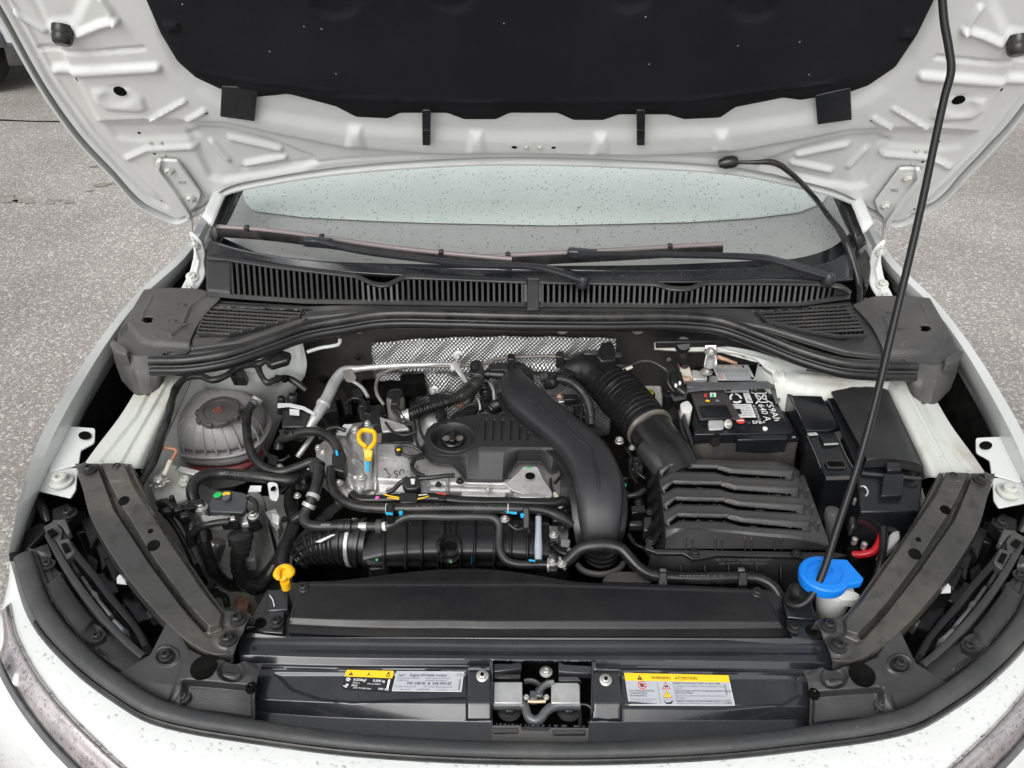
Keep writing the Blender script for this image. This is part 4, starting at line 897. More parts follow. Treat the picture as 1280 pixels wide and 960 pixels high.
# ================================================================== inner wing rails (white, dirty)
rail = field('inner_wing', [[(176, 478, .90), (196, 462, .905), (222, 444, .91), (240, 442, .91), (250, 440, .91)],
                            [(150, 520, .895), (178, 506, .90), (205, 490, .905), (226, 480, .90), (238, 478, .88)],
                            [(118, 562, .885), (140, 555, .892), (170, 546, .895), (204, 530, .89), (216, 528, .86)],
                            [(98, 590, .875), (118, 590, .885), (148, 588, .886), (176, 586, .88), (188, 590, .84)]], 'inner', 70, 60,
             (ridge([(196, 470), (172, 520), (128, 575)], 3, -.005), ridge([(214, 466), (192, 506), (150, 580)], 4, .004), plat([(192, 460), (226, 444), (216, 474), (188, 484)], 3, .003)), solid=.002, label='dirty white inner wing rail')
mirror(rail)
a = np.array([(250, 440, .91), (238, 478, .88), (216, 528, .86), (188, 590, .84), (170, 640, .83)], float); T = G(a[:, 0], a[:, 1], a[:, 2]); B = T.copy(); B[:, 2] = .45
mirror(wfield('rail_side', [T, B], 'inner', 20, 6, rail, solid=.002, su=False, sv=False))

# ================================================================== headlight housings (dark, deep, ribbed)
cav = [(34, 690, .80), (60, 640, .80), (100, 612, .80), (140, 680, .80), (200, 770, .79), (236, 812, .78), (185, 815, .775), (140, 800, .775), (80, 770, .785), (50, 735, .79)]
hh1 = plate('headlight_housing', [(28, 690, .765), (50, 632, .775), (92, 596, .775), (150, 680, .775), (240, 800, .765), (236, 830, .755), (180, 850, .75), (100, 800, .755), (50, 745, .76)], .12, 'plas', bev=.004, label='black ribbed headlight housing behind the front corner')
# stepped blocks behind the lens rail
for pts, h in (([(88, 640, .825), (105, 638, .825), (112, 662, .822), (96, 668, .822)], .05), ([(100, 650, .835), (112, 645, .835), (124, 668, .832), (113, 684, .83)], .05), ([(113, 668, .825), (128, 662, .825), (142, 690, .822), (128, 708, .82)], .06),
               ([(110, 690, .818), (124, 700, .818), (120, 716, .816), (106, 706, .816)], .05), ([(130, 700, .835), (146, 694, .835), (156, 716, .83), (142, 726, .83)], .04), ([(118, 718, .812), (136, 712, .812), (150, 738, .81), (134, 746, .808)], .05),
               ([(146, 742, .80), (160, 730, .80), (190, 772, .80), (172, 780, .795)], .03), ([(124, 700, .828), (132, 696, .828), (134, 706, .828), (127, 712, .828)], .04), ([(164, 716, .82), (176, 722, .82), (180, 745, .815), (168, 742, .815)], .04),
               ([(140, 762, .795), (156, 752, .795), (186, 800, .79), (168, 806, .785)], .03)):
    plate('housing_block', pts, h, 'plas', hh1, bev=.0018, flare=1.04)
plate('housing_tag', [(153, 714, .8385), (163, 716, .8385), (171, 731, .836), (146, 729, .836), (146, 722, .837)], .0015, 'paper', hh1, bev=0)
tg = plate('white_clip', [(182, 765, .805), (190, 757, .805), (195, 765, .803), (187, 772, .803)], .02, 'steel', hh1)
# outer rail with two screw bosses
ro = [[(34, 684, .862), (42, 686, .864), (52, 682, .863), (60, 680, .86)], [(44, 716, .856), (52, 716, .858), (62, 712, .857), (70, 706, .854)], [(62, 758, .848), (72, 754, .851), (84, 748, .850), (92, 742, .846)], [(92, 800, .838), (102, 796, .841), (114, 788, .840), (122, 780, .836)], [(126, 828, .829), (136, 826, .831), (150, 818, .831), (160, 810, .828)], [(148, 842, .824), (158, 840, .826), (170, 834, .826), (178, 828, .824)]]
rr_ = field('lens_rail', ro, 'plasg', 30, 160, (plat([(46, 690), (70, 694), (74, 716), (60, 728)], 2, -.004), plat([(98, 796), (118, 774), (134, 800), (112, 812)], 2, -.004), ridge([(40, 690), (66, 752), (100, 796), (140, 824)], 2, .002)), parent=hh1, solid=.012, label='screwed outer rail of the headlight')
for x, y, z in ((60, 706, .8565), (122, 796, .838)): gbolt(x, y, z, .0052, parent=rr_, washer=1.7)
# inner bezel frames, long strips with slots
def strip(pts, wd, z, m='plas', h=.01, nm='bezel_bar'):
    a = np.array([(x, y, z + dz) for x, y, dz in pts], float); P = G(a[:, 0], a[:, 1], a[:, 2]); return sweep(nm, P, m, hh1, rx=wd, ry=h, n=8, pw=4, step=.008)
strip([(62, 672, .0), (80, 706, -.004), (104, 742, -.01), (136, 782, -.018), (166, 812, -.026), (180, 824, -.03)], .0045, .852, 'plasg')
strip([(74, 656, .004), (92, 690, 0), (118, 722, -.006), (148, 760, -.016), (172, 790, -.026), (184, 812, -.03)], .0045, .846, 'plas')
for x0, y0, x1, y1 in ((86, 697, 99, 719), (104, 724, 116, 742), (120, 748, 140, 772), (144, 778, 156, 790)):
    strip([(x0, y0, 0), ((x0 + x1) / 2, (y0 + y1) / 2, 0), (x1, y1, 0)], .0022, .838, 'steel', .006, 'adjuster_rod')
for pts in ([(54, 658, .862), (68, 650, .865), (78, 662, .862), (76, 676, .858), (62, 680, .858)], [(70, 676, .860), (86, 672, .860), (94, 690, .855), (82, 700, .853)], [(64, 650, .868), (82, 648, .868), (88, 664, .865), (84, 668, .864), (76, 656, .866)], [(112, 735, .848), (122, 740, .846), (124, 750, .844), (114, 746, .844)], [(150, 782, .834), (160, 786, .832), (162, 796, .83), (152, 794, .83)]):
    plate('bezel_bracket', pts, .012, 'plasd', hh1, bev=.0015)
plate('bezel_opening', [(58, 664, .8665), (66, 660, .8675), (72, 666, .8655), (64, 672, .8645)], .002, 'dark', hh1, bev=0)
plate('bezel_opening', [(76, 680, .861), (83, 678, .861), (88, 688, .8585), (81, 691, .8575)], .002, 'dark', hh1, bev=0)
bolt('bolt', G(86, 642, .85), .007, parent=hh1, washer=1.6)
plate('upper_bracket', [(64, 636, .85), (84, 628, .85), (100, 640, .848), (84, 652, .846), (66, 660, .846)], .02, 'plas', hh1, bev=.002)
plate('splash_strip', [(26, 668, .84), (50, 652, .85), (62, 658, .85), (30, 690, .84)], .01, 'plas', hh1, bev=.002)
tube('corner_hose', [(42, 612, .85), (50, 628, .85), (56, 642, .848), (60, 652, .84)], .006, 'rub', hh1)
mirror(hh1)

# ================================================================== corner covers
co = [(208, 780, .842), (190, 816, .832), (180, 828, .828), (147, 842, .826), (160, 856, .822), (186, 870, .818), (214, 884, .813), (262, 895, .808), (316, 904, .804), (318, 858, .812), (330, 832, .822), (310, 822, .824), (268, 824, .828), (240, 818, .830)]
cr_ = [[(208, 779, .842), (222, 790, .839), (238, 812, .832), (262, 824, .829), (290, 826, .827), (328, 830, .823)],
       [(188, 818, .831), (208, 824, .830), (238, 832, .829), (262, 838, .828), (290, 842, .826), (322, 846, .820)],
       [(147, 842, .826), (186, 852, .822), (226, 858, .822), (256, 862, .820), (288, 868, .817), (318, 872, .812)],
       [(176, 866, .817), (204, 879, .813), (228, 886, .812), (256, 893, .809), (286, 899, .806), (318, 905, .803)]]
cc = field('corner_cover', cr_, 'plasg', 130, 110, (plat([(234, 812), (300, 818), (322, 836), (314, 858), (236, 850), (226, 866), (216, 880), (210, 884), (216, 866)], 3, .002), plat([(230, 852), (314, 860), (314, 896), (226, 886)], 3, -.010), ell(290, 837.5, 16, 14, 2.5, -.008), ring(208, 820, 14, 11, 3, .002), ell(208, 820, 12, 9, 3, -.003)),
           [], solid=.003, sv=False, label='black plastic corner cover with two round recesses')
opening(cc, 254.5, 834, .0150, .98, nrm=(0, -.1, 1))
gbolt(208, 820, .8305, .0055, parent=cc, washer=1.5); gbolt(315, 861, .814, .006, 'dark', cc, washer=1.1); gbolt(229, 872, .812, .0045, 'plasd', cc)
mirror(cc)
# ================================================================== lock panel, radiator cover, latch
LPz = lambda: None
lp = [[(300, 792, .812), (420, 796, .814), (670, 800, .815), (900, 800, .814), (1040, 802, .812)],
      [(298, 818, .810), (420, 822, .811), (670, 824, .812), (900, 826, .811), (1042, 828, .810)],
      [(300, 829, .803), (420, 832, .804), (670, 833, .804), (900, 835, .804), (1040, 838, .803)],
      [(318, 838, .803), (420, 841, .804), (670, 843, .805), (900, 845, .804), (1024, 847, .803)],
      [(318, 874, .795), (420, 878, .797), (670, 880, .798), (900, 880, .797), (1022, 884, .795)],
      [(318, 890, .782), (420, 897, .784), (670, 903, .786), (900, 901, .784), (1022, 899, .782)],
      [(322, 904, .779), (420, 917, .779), (670, 931, .779), (900, 927, .779), (1020, 913, .779)]]
lockp = field('lock_panel', lp, 'lockp', 380, 130, (
    ridge([(322, 834), (440, 837), (612, 838)], 2, .003), ridge([(738, 838), (900, 842), (1010, 843)], 2, .003),
    plat([(344, 842), (585, 842), (585, 872), (440, 878), (400, 874), (365, 862), (348, 845)], 2.5, -.0025),
    plat([(775, 846), (1000, 846), (1000, 868), (980, 880), (900, 886), (778, 884)], 2.5, -.0025),
    plat([(584, 836), (614, 836), (614, 899), (584, 899)], 2, .004), plat([(740, 838), (776, 840), (776, 900), (740, 899)], 2, .004),
    ridge([(322, 808), (640, 812), (1020, 812)], 8, -.0015)),
    [[(615, 826), (741, 827), (741, 886), (735, 910), (616, 907)]], solid=.003, sv=False, label='wet black lock panel carrying three stickers')
for x, y in ((603, 845), (757, 850)):
    obolt(lockp, x, y, .0048, 'zinc', washer=1.5); q_, n_ = on(lockp, x, y, .0055); lathe('screw_socket', q_, [(0, 0), (.0022, 0), (.0022, .0008), (0, .0008)], 'dark', lockp, axis=n_, n=12)
wb = field('latch_well', [[(612, 824, .76), (744, 826, .76)], [(612, 912, .735), (744, 912, .735)]], 'dark', 6, 6, parent=lockp, su=False, sv=False)
for pts in ([(612, 826, .812), (616, 826, .812), (616, 908, .782), (612, 908, .782)], [(740, 827, .812), (745, 827, .812), (745, 912, .782), (738, 912, .782)]): plate('well_side', pts, .06, 'satin', lockp, bev=0)
# latch
la = bpy.data.objects.new('bonnet_latch', None); COL.objects.link(la); adopt(la, CAR); la['label'] = 'bonnet latch with two bare steel plates'
lt = plate('latch_plate', R0(617, 852, 653, 879), .012, 'galv', la, z=.795, bev=.0012)
lt2 = plate('latch_plate', [(689, 853), (722, 853), (725, 856), (725, 879), (689, 879)], .012, 'galv', la, z=.795, bev=.0012)
a = [(617, 881, .787), (645, 881, .787), (655, 882, .787), (658, 890, .786), (661, 897, .786), (668, 901, .785), (675, 899, .785), (682, 890, .786), (692, 883, .787), (725, 881, .787)]
sweep('latch_guide', G(*[np.array(v, float) for v in zip(*a)]), 'steel', la, rx=.005, ry=.006, n=10, pw=3, step=.003)
sweep('latch_arm', G(*[np.array(v, float) for v in zip(*[(655, 852, .79), (662, 851, .79), (672, 854, .79), (678, 862, .79), (670, 875, .785)])]), 'plasg', la, rx=.003, ry=.005, n=8, step=.003)
sweep('latch_arm', G(*[np.array(v, float) for v in zip(*[(672, 868, .79), (677, 860, .792), (684, 855, .793), (692, 854, .793)])]), 'steel', la, rx=.004, ry=.006, n=8, step=.003)
sweep('striker_pin', G(*[np.array(v, float) for v in zip(*[(660, 876.5, .79), (671, 877, .79), (682, 876.5, .79)])]), mat('brass_pin', (.75, .55, .35), .35, .6), la, rx=.0022, n=10, step=.003)
for x, y in ((658, 872), (683, 872)): gbolt(x, y, .792, .003, 'zinc', la, washer=1.1)
for x, y in ((667, 872), (674, 868)): box('latch_pawl', G(x, y, .786), (.009, .012, .012), 'steel', la)
for x, y in ((637, 888), (711, 888)): gbolt(x, y, .778, .0075, 'bolt', la, washer=1.9)
gbolt(682.5, 840, .797, .0045, 'zinc', la)
for pts, h, m, nm in (([(617, 829, .805), (640, 829, .805), (652, 824, .807), (652, 836, .803), (617, 840, .803)], .01, 'satin', 'latch_bracket'), ([(617, 842, .798), (651, 842, .798), (651, 848, .796), (617, 848, .796)], .012, 'plas', 'latch_bracket'),
                      ([(698, 826, .807), (705, 830, .806), (740, 832, .805), (740, 842, .802), (728, 842, .802), (698, 840, .803)], .01, 'satin', 'latch_bracket'), ([(698, 845, .797), (722, 845, .797), (727, 851, .795), (698, 851, .795)], .01, 'plasg', 'latch_bracket'),
                      ([(615, 906, .787), (651, 906, .787), (653, 912, .786), (685, 913, .786), (688, 909, .786), (737, 909, .787), (736, 929, .780), (613, 927, .780)], .02, 'plasd', 'latch_tray'),
                      ([(616, 909.5, .7878), (648, 909.5, .7878), (648, 916, .7860), (616, 916, .7860)], .004, 'plasg', 'tray_rib'), ([(690, 912, .7878), (732, 912, .7878), (732, 918, .7860), (692, 918, .7860)], .004, 'plasg', 'tray_rib')):
    plate(nm, pts, h, m, la, bev=.001)
sweep('release_cable', G(*[np.array(v, float) for v in zip(*[(724, 880, .785), (736, 882, .784), (741, 890, .782), (743, 900, .78), (742, 908, .778)])]), 'satin', la, rx=.0018, n=8, step=.003)
sweep('release_lever', G(*[np.array(v, float) for v in zip(*[(724, 884, .775), (725, 895, .77), (725, 908, .768)])]), 'plasg', la, rx=.0025, n=8, step=.003)

def oq(o, pts, off=.0006):
    r = [np.array(on(o, x, y, off)[0]) for x, y in pts]; n = np.cross(r[1] - r[0], r[2] - r[0]); n /= np.linalg.norm(n); r[3] = r[3] - n * ((r[3] - r[0]) @ n); return r
# yellow and black refrigerant sticker
c = oq(lockp, [(433, 836.5), (493, 839), (487, 865), (428, 861)], .0012)
s1 = mk('refrigerant_sticker', [tuple(q) for q in c], [(0, 3, 2, 1)], 'ink', lockp, smooth=False, recalc=False, label='small yellow and black sticker, leftmost on the lock panel')
d = Decal(c, 380, 170); 
d.poly('lyel', [(12, 0), (372, 0), (380, 10), (378, 62), (0, 62), (2, 10)], .0003)
for x in (45, 185, 340): pass
d.tri('ink', 45, 34, 20); d.rect('lyel', 43, 22, 47, 38, .0006); d.rect('lyel', 43, 42, 47, 46, .0006)
d.poly('ink', [(168, 46), (182, 34), (180, 14), (190, 32), (206, 46), (198, 46), (186, 38), (176, 46)]); d.disc('ink', 340, 38, 15); d.disc('lyel', 340, 38, 8, .0006); d.rect('ink', 334, 10, 346, 24)
d.disc('wink', 34, 88, 14); d.disc('ink', 34, 88, 6, .0006)
for k in range(8): a_ = k * .785; d.poly('wink', [(34 + 12 * math.cos(a_ - .15), 88 + 12 * math.sin(a_ - .15)), (34 + 21 * math.cos(a_ - .1), 88 + 21 * math.sin(a_ - .1)), (34 + 21 * math.cos(a_ + .1), 88 + 21 * math.sin(a_ + .1)), (34 + 12 * math.cos(a_ + .15), 88 + 12 * math.sin(a_ + .15))])
d.disc('wink', 34, 140, 12); d.disc('ink', 34, 140, 5, .0006); d.poly('wink', [(4, 150), (10, 144), (40, 160), (34, 166)])
d.text('wink', '0.530kgf', 76, 98, 30, bold=.4); d.text('wink', '0.500 kg', 232, 98, 28, bold=.4); d.text('wink', '8034-z', 76, 122, 20); d.text('wink', '1Na-(e)-50RC1', 190, 122, 18); d.text('wink', 'PAG', 72, 148, 24, bold=.4); d.text('wink', 'SAE VW 8034 0001', 88, 166, 18); d.text('wink', 'VW AG', 286, 164, 26, bold=.3); d.rect('wink', 350, 72, 366, 150)
d.done(s1, {'lyel': 'header_band'})
# grey oil sticker
c = oq(lockp, [(496, 838.5), (580, 839), (577, 865.5), (490, 864.5)], .0012)
s2 = mk('oil_sticker', [tuple(q) for q in c], [(0, 3, 2, 1)], 'lpaper', lockp, smooth=False, label='grey engine oil sticker in the middle of the left half')
d = Decal(c, 570, 165)
for a_ in ((0, 0, 570, 6), (0, 159, 570, 165), (0, 0, 6, 165), (564, 0, 570, 165)): d.rect('paper', *a_)
d.poly('inkg', [(20, 18), (28, 22), (34, 30), (60, 30), (74, 20), (80, 24), (66, 42), (34, 42), (26, 30)]); d.text('ink', 'Engine Oil', 118, 42, 32); d.text('ink', 'Huile moteur', 258, 42, 32)
d.text('inkg', 'Use only oil that expressly', 22, 62, 17); d.text('inkg', 'complies with', 22, 80, 17); d.text('inkg', 'Utiliser uniquement de l\'huile', 254, 62, 17); d.text('inkg', 'qui satisfait expressement a', 254, 80, 17)
d.text('ink', 'VW 508 00  &  SAE 0W-20', 108, 110, 33); d.text('inkg', 'For a list of approved oils', 14, 132, 17); d.text('inkg', 'Pour une liste d\'huiles approuvees', 252, 132, 17)
d.text('inkg', 'www.vw.com', 60, 156, 16); d.text('inkg', '1-800-822-8987', 198, 156, 16); d.text('inkg', 'www.vw.ca', 370, 156, 16)
for a_ in ((516, 16, 540, 18), (516, 34, 540, 36), (516, 16, 518, 36), (540, 16, 542, 36), (542, 20, 562, 22), (542, 38, 562, 40), (560, 20, 562, 40)): d.rect('ink', *a_)
d.rect('inkg', 540, 62, 552, 150)
d.done(s2, {'paper': 'sticker_border'})
# warning sticker
c = oq(lockp, [(780, 842), (910, 844), (918.5, 882.5), (786, 881.5)], .0012)
s3 = mk('warning_sticker', [tuple(q) for q in c], [(0, 3, 2, 1)], 'lpaper', lockp, smooth=False, label='grey sticker under a yellow WARNING band')
d = Decal(c, 840, 260)
d.rect('lyel', 0, 0, 840, 62, .0003); d.rect('paper', 0, 252, 840, 260); d.rect('paper', 832, 62, 840, 260)
d.tri('ink', 120, 36, 22); d.rect('lyel', 118, 24, 122, 40, .0006); d.rect('lyel', 118, 44, 122, 48, .0006)
d.text('ink', 'WARNING', 212, 46, 34, sx=.95, bold=.3); d.text('ink', 'ATTENTION', 402, 46, 34, sx=.95, bold=.3)
d.disc('lred', 130, 98, 34); d.disc('lpaper', 130, 98, 27, .0006); d.poly('ink', [(118, 112), (112, 92), (124, 82), (138, 84), (148, 96), (138, 114)], .0008); d.poly('lred', [(106, 78), (112, 74), (156, 116), (150, 122)], .0010)
d.tri('lred', 320, 100, 34); d.tri('lpaper', 320, 102, 25, .0006); d.disc('ink', 314, 108, 7, .0008); d.disc('ink', 328, 106, 7, .0008); d.rect('ink', 318, 92, 322, 104, .0008)
d.tri('ink', 318, 170, 34); d.tri('lyel', 318, 170, 30, .0006); d.rect('ink', 315, 156, 320, 176, .0008); d.rect('ink', 315, 182, 320, 187, .0008)
d.poly('ink', [(284, 222), (292, 226), (298, 236), (330, 234), (350, 222), (356, 228), (336, 248), (298, 248), (290, 236)])
d.rect('inkg', 252, 70, 255, 246)
d.text('ink', 'HOT PARTS IN MOTOR', 20, 150, 19); d.text('ink', 'COMPARTMENT.', 20, 170, 19); d.text('ink', 'MOVING PARTS.', 20, 190, 19); d.text('inkg', 'Composants tres chauds dans', 20, 214, 17); d.text('inkg', 'le compartiment moteur.', 20, 232, 17); d.text('inkg', 'Pieces en mouvement.', 20, 250, 17)
d.text('ink', 'RADIATOR FAN MAY START AT ANY TIME.', 378, 84, 20); d.text('inkg', 'Le ventilateur de radiateur peut se declencher a tout', 378, 106, 19); d.text('inkg', 'moment.', 378, 124, 19)
d.text('ink', 'HIGH VOLTAGE. SWITCH OFF ENGINE BEFORE TOUCHING', 378, 146, 18); d.text('ink', 'IGNITION SYSTEM.', 378, 164, 18); d.text('inkg', 'Haute tension. Arretez le moteur avant de toucher a', 378, 186, 19); d.text('inkg', "l'allumage.", 378, 204, 19); d.rect('inkg', 280, 214, 740, 216)
d.text('ink', 'CAREFUL: ENGINE OIL FOR HIGHER LOADS TO', 378, 232, 18); d.text('inkg', "Remplissage excessif d'huile susceptible de causer la combustion", 378, 250, 17)
for a_ in ((770, 214, 812, 217), (770, 236, 812, 239), (770, 214, 773, 239), (790, 214, 793, 239), (809, 214, 812, 239)): d.rect('ink', *a_)
d.rect('inkg', 790, 80, 800, 170)
d.done(s3, {'lyel': 'header_band', 'lred': 'prohibition_ring', 'paper': 'sticker_border'})

# radiator cover: raised shallow box with a hump behind it
rc_rows = [[(374, 727, .838), (420, 726, .838), (500, 716, .838), (560, 711, .838), (610, 711, .838), (660, 717, .838), (720, 727, .838), (840, 731, .838), (956, 737, .838)],
           [(374, 729, .838), (420, 729, .838), (500, 728, .838), (560, 728, .838), (610, 728, .838), (660, 729, .838), (720, 731, .838), (840, 735, .838), (956, 739, .838)],
           [(362, 772, .834), (420, 774, .834), (500, 775, .834), (560, 775, .834), (610, 776, .834), (660, 776, .834), (720, 776, .834), (840, 776, .834), (975, 777, .834)],
           [(359, 780, .829), (420, 783, .829), (500, 785, .829), (560, 785, .829), (610, 786, .829), (660, 786, .829), (720, 786, .829), (840, 786, .829), (979, 785, .829)],
           [(358, 792, .815), (420, 795, .815), (500, 797, .815), (560, 797, .815), (610, 797, .815), (660, 797, .815), (720, 797, .815), (840, 797, .815), (980, 797, .815)]]
rc = field('radiator_cover', rc_rows, 'plas', 280, 60, (ridge([(374, 730), (670, 730), (956, 739)], 2, .001), ridge([(366, 762), (360, 784)], 2, .001)), solid=.004, sv=False, label='long black raised cover over the radiator')
plate('cover_body', [(376, 731, .835), (955, 740, .835), (978, 790, .812), (360, 790, .812)], .08, 'plas', rc, bev=.001)
for x, y in ((380, 735), (946, 741)): obolt(rc, x, y, .0055, washer=1.3)
# frame round the cover
fr_ = plate('radiator_frame', [(332, 738, .806), (345, 738, .806), (362, 727, .806), (960, 736, .806), (988, 744, .806), (1012, 750, .806), (1040, 806, .806), (300, 796, .806)], .09, 'satin', bev=.002)
for pts, h in (([(334, 737, .825), (360, 737, .825), (360, 762, .82), (334, 764, .82)], .02), ([(336, 764, .816), (356, 764, .816), (354, 792, .812), (322, 790, .812), (318, 776, .813)], .01), ([(978, 746, .822), (1014, 748, .822), (1020, 775, .816), (984, 772, .816)], .012), ([(982, 774, .815), (1018, 776, .815), (1036, 800, .812), (990, 798, .812)], .01)):
    plate('frame_lug', pts, h, 'satin', fr_, bev=.0015)
for x, y in ((346, 778), (992, 785)): gbolt(x, y, .8165, .006, parent=fr_, washer=1.4)
for x, y in ((325, 779), (1014, 788)): lathe('frame_hole', G(x, y, .8135), [(0, 0), (.0075, 0), (.0075, .001), (0, .001)], 'dark', fr_, n=20)
plate('frame_skirt', [(300, 797, .8125), (1040, 806, .8125), (1038, 800, .8145), (985, 797, .8155), (360, 796, .8155), (312, 790, .8145)], .004, 'satin', fr_, bev=.0008)
tube('frame_wire', [(337, 744, .826), (341, 750, .826), (343, 758, .8245)], .0006, 'wink', fr_, n=6)
# yellow oil-filler-like plug at the left end of the radiator frame
yp = lathe('yellow_plug', G(356, 727, .842), [(0, -.012), (.006, -.012), (.006, 0), (0, 0)], 'yellow', n=20, label='yellow winged plug at the left end of the radiator cover')
sweep('plug_wing', G(*[np.array(v, float) for v in zip(*[(349, 724, .850), (346, 718, .854), (349, 711, .856), (355, 708, .856), (361, 710, .856), (363, 716, .854), (359, 722, .852)])]), 'yellow', yp, rx=[.003, .005, .0035, .003, .005, .006, .003], ry=.004, n=10, step=.002)
lathe('plug_disc', G(353, 719, .850), [(0, -.003), (.0075, -.003), (.0075, .001), (.004, .002), (0, .001)], 'yellow', yp, n=22, axis=(-.2, -.4, .9))
# ================================================================== LEFT OF THE BAY
strut = field('strut_tower', [[(212, 462, .90), (260, 448, .905), (320, 440, .905), (372, 424, .91), (378, 424, .91)],
                              [(206, 482, .865), (260, 476, .865), (320, 474, .87), (366, 462, .87), (383, 462, .87)],
                              [(204, 520, .78), (250, 530, .76), (300, 530, .76), (334, 520, .77), (362, 500, .79)],
                              [(196, 600, .70), (240, 610, .68), (280, 610, .68), (312, 600, .68), (338, 560, .70)]], 'inner', 70, 60,
              (ridge([(222, 480), (250, 466), (290, 462), (340, 466)], 4, .005), ell(338, 470, 16, 10, 4, .006), plat([(346, 430), (378, 424), (382, 470), (352, 462)], 4, .005)), label='white painted strut tower behind the coolant tank')
# lower white chassis plate with the earth point
low = field('chassis_leg', [[(176, 588, .83), (205, 592, .80), (260, 610, .70), (330, 620, .68), (372, 616, .66)], [(190, 650, .72), (220, 650, .70), (270, 650, .66), (330, 650, .64), (372, 650, .62)],
                            [(230, 700, .66), (260, 700, .64), (290, 700, .62), (330, 700, .62), (366, 690, .62)], [(262, 768, .66), (280, 768, .64), (310, 768, .62), (340, 766, .62), (366, 760, .62)]], 'inner', 60, 50,
            (ridge([(205, 604), (240, 610), (300, 600)], 5, .006), plat([(250, 690), (340, 690), (350, 750), (270, 750)], 6, -.012), ridge([(276, 690), (286, 742)], 3, .005)), label='pale inner chassis leg under the hoses')
plate('mount_plate', [(188, 608, .842), (200, 588, .846), (214, 578, .848), (236, 590, .84), (246, 600, .832), (242, 620, .826), (214, 632, .83), (194, 624, .836)], .012, 'inner', low, bev=.002, rad=6)
plate('paint_chip', [(292, 752, .66), (300, 744, .66), (312, 752, .66), (308, 762, .66), (296, 760, .66)], .02, 'copper', low, bev=0)
# coolant tank: two moulded halves with a seam
tc = G(276, 541, .80); TX, TY, TZ = tc
def tankrow(zz, rx, ry, cxo=0, cyo=0, n=56):
    out = []
    for j in range(n):
        t = 2 * math.pi * j / n; c_, s_ = math.cos(t), math.sin(t); q = (abs(c_) ** 2.5 + abs(s_) ** 2.5) ** (-1 / 2.5)
        out.append((TX + cxo + rx * c_ * q, TY + cyo + ry * s_ * q, zz))
    return out
def tankpart(name, rows, m, parent, label=None, rib=0):
    n = len(rows[0]); v = []
    for k, r in enumerate(rows):
        for j, p in enumerate(r):
            s = 1 - rib * (1 if 0 < k < len(rows) - 2 else 0) * (max(0, math.cos(2 * math.pi * j / n * 16)) ** 6) * (1 if j > n * .45 else .2)
            v.append((TX + (p[0] - TX) * s, TY + (p[1] - TY) * s, p[2]))
    f = [(i * n + j, i * n + (j + 1) % n, (i + 1) * n + (j + 1) % n, (i + 1) * n + j) for i in range(len(rows) - 1) for j in range(n)]
    f += [tuple(range(n))[::-1], tuple(range((len(rows) - 1) * n, len(rows) * n))]
    o = mk(name, v, f, m, parent, recalc=True, label=label, sub=1, ang=0); return o
up_ = [tankrow(.805, .0765, .064), tankrow(.818, .076, .0635), tankrow(.834, .072, .060), tankrow(.849, .063, .053), tankrow(.859, .048, .042), tankrow(.864, .028, .026)]
tank = tankpart('coolant_tank', up_, 'tank', 'CAR', 'translucent grey coolant expansion tank with pink coolant inside', .04)
tankpart('tank_seam', [tankrow(.7995, .078, .0655), tankrow(.800, .081, .0685), tankrow(.8055, .081, .0685), tankrow(.806, .078, .0655)], 'tank', tank)
tankpart('lower_half', [tankrow(.772, .069, .0585), tankrow(.785, .0745, .063), tankrow(.800, .0765, .064)], 'tank', tank)
tankpart('coolant_level', [tankrow(.735, .030, .028), tankrow(.748, .057, .049), tankrow(.762, .0655, .056), tankrow(.7725, .0692, .0587)], 'cool', tank)
for k in range(13):
    a_ = -math.pi * (.06 + .88 * k / 12); cs_, sn_ = math.cos(a_), math.sin(a_); q_ = (abs(cs_) ** 2.5 + abs(sn_) ** 2.5) ** (-1 / 2.5)
    sweep('tank_rib', [(TX + rx_ * cs_ * q_, TY + ry_ * sn_ * q_, zz_) for rx_, ry_, zz_ in ((.0765, .064, .807), (.0755, .063, .818), (.0712, .0592, .834), (.0615, .0518, .8485), (.0475, .0415, .8582))], 'tank', tank, rx=.0016, n=6, step=.004)
capc = G(273, 512, .872)
cap = lathe('tank_cap', capc, [(0, -.012), (.028, -.012), (.0335, -.008), (.0335, -.004), (.031, 0), (.0235, .0005), (.0225, -.002), (0, -.001)], 'plasd', tank, n=40, axis=(0, -.1, 1), label='round black cap of the coolant tank')
for k in range(9):
    a_ = k * 2 * math.pi / 9 - 2.4; q = capc + np.array([.033 * math.cos(a_), .033 * math.sin(a_), -.006]); box('grip_lug', q, (.006, .011, .009), 'plasd', cap, rz=a_, bev=.0015)
cq = [capc + np.array([x, y, .0005 + .1 * y]) for x, y in ((-.012, .010), (.012, .010), (.012, -.010), (-.012, -.010))]
d = Decal(cq, 100, 80, .0004); rm = mat('faded_red_print', (.33, .07, .05), .6)
d.tri(rm, 50, 26, 20); d.tri('plasg', 50, 28, 12, .0007); d.rect(rm, 47, 24, 53, 38, .0009)
for x in (28, 50, 72): d.poly(rm, [(x - 6, 46), (x + 2, 44), (x + 6, 58), (x - 2, 60)])
d.rect(rm, 20, 64, 80, 67); d.rect(rm, 26, 70, 74, 72); d.done(cap, {})
# moulded symbols and min/max mark
tp_ = lambda px, py: GY(px, py, TY - .05)
for x0, x1 in ((241, 247), (247, 253)): plate('book_symbol', [(x0, 549, TY - .0555), (x1, 550, TY - .0555), (x1, 555.5, TY - .057), (x0, 555, TY - .057)], .001, 'steel', tank, fn=GY, bev=0, down=(0, 1, 0))
plate('level_mark', [(259, 578, TY - .060), (264, 578, TY - .060), (261.5, 582, TY - .060)], .001, 'dark', tank, fn=GY, bev=0, down=(0, 1, 0))
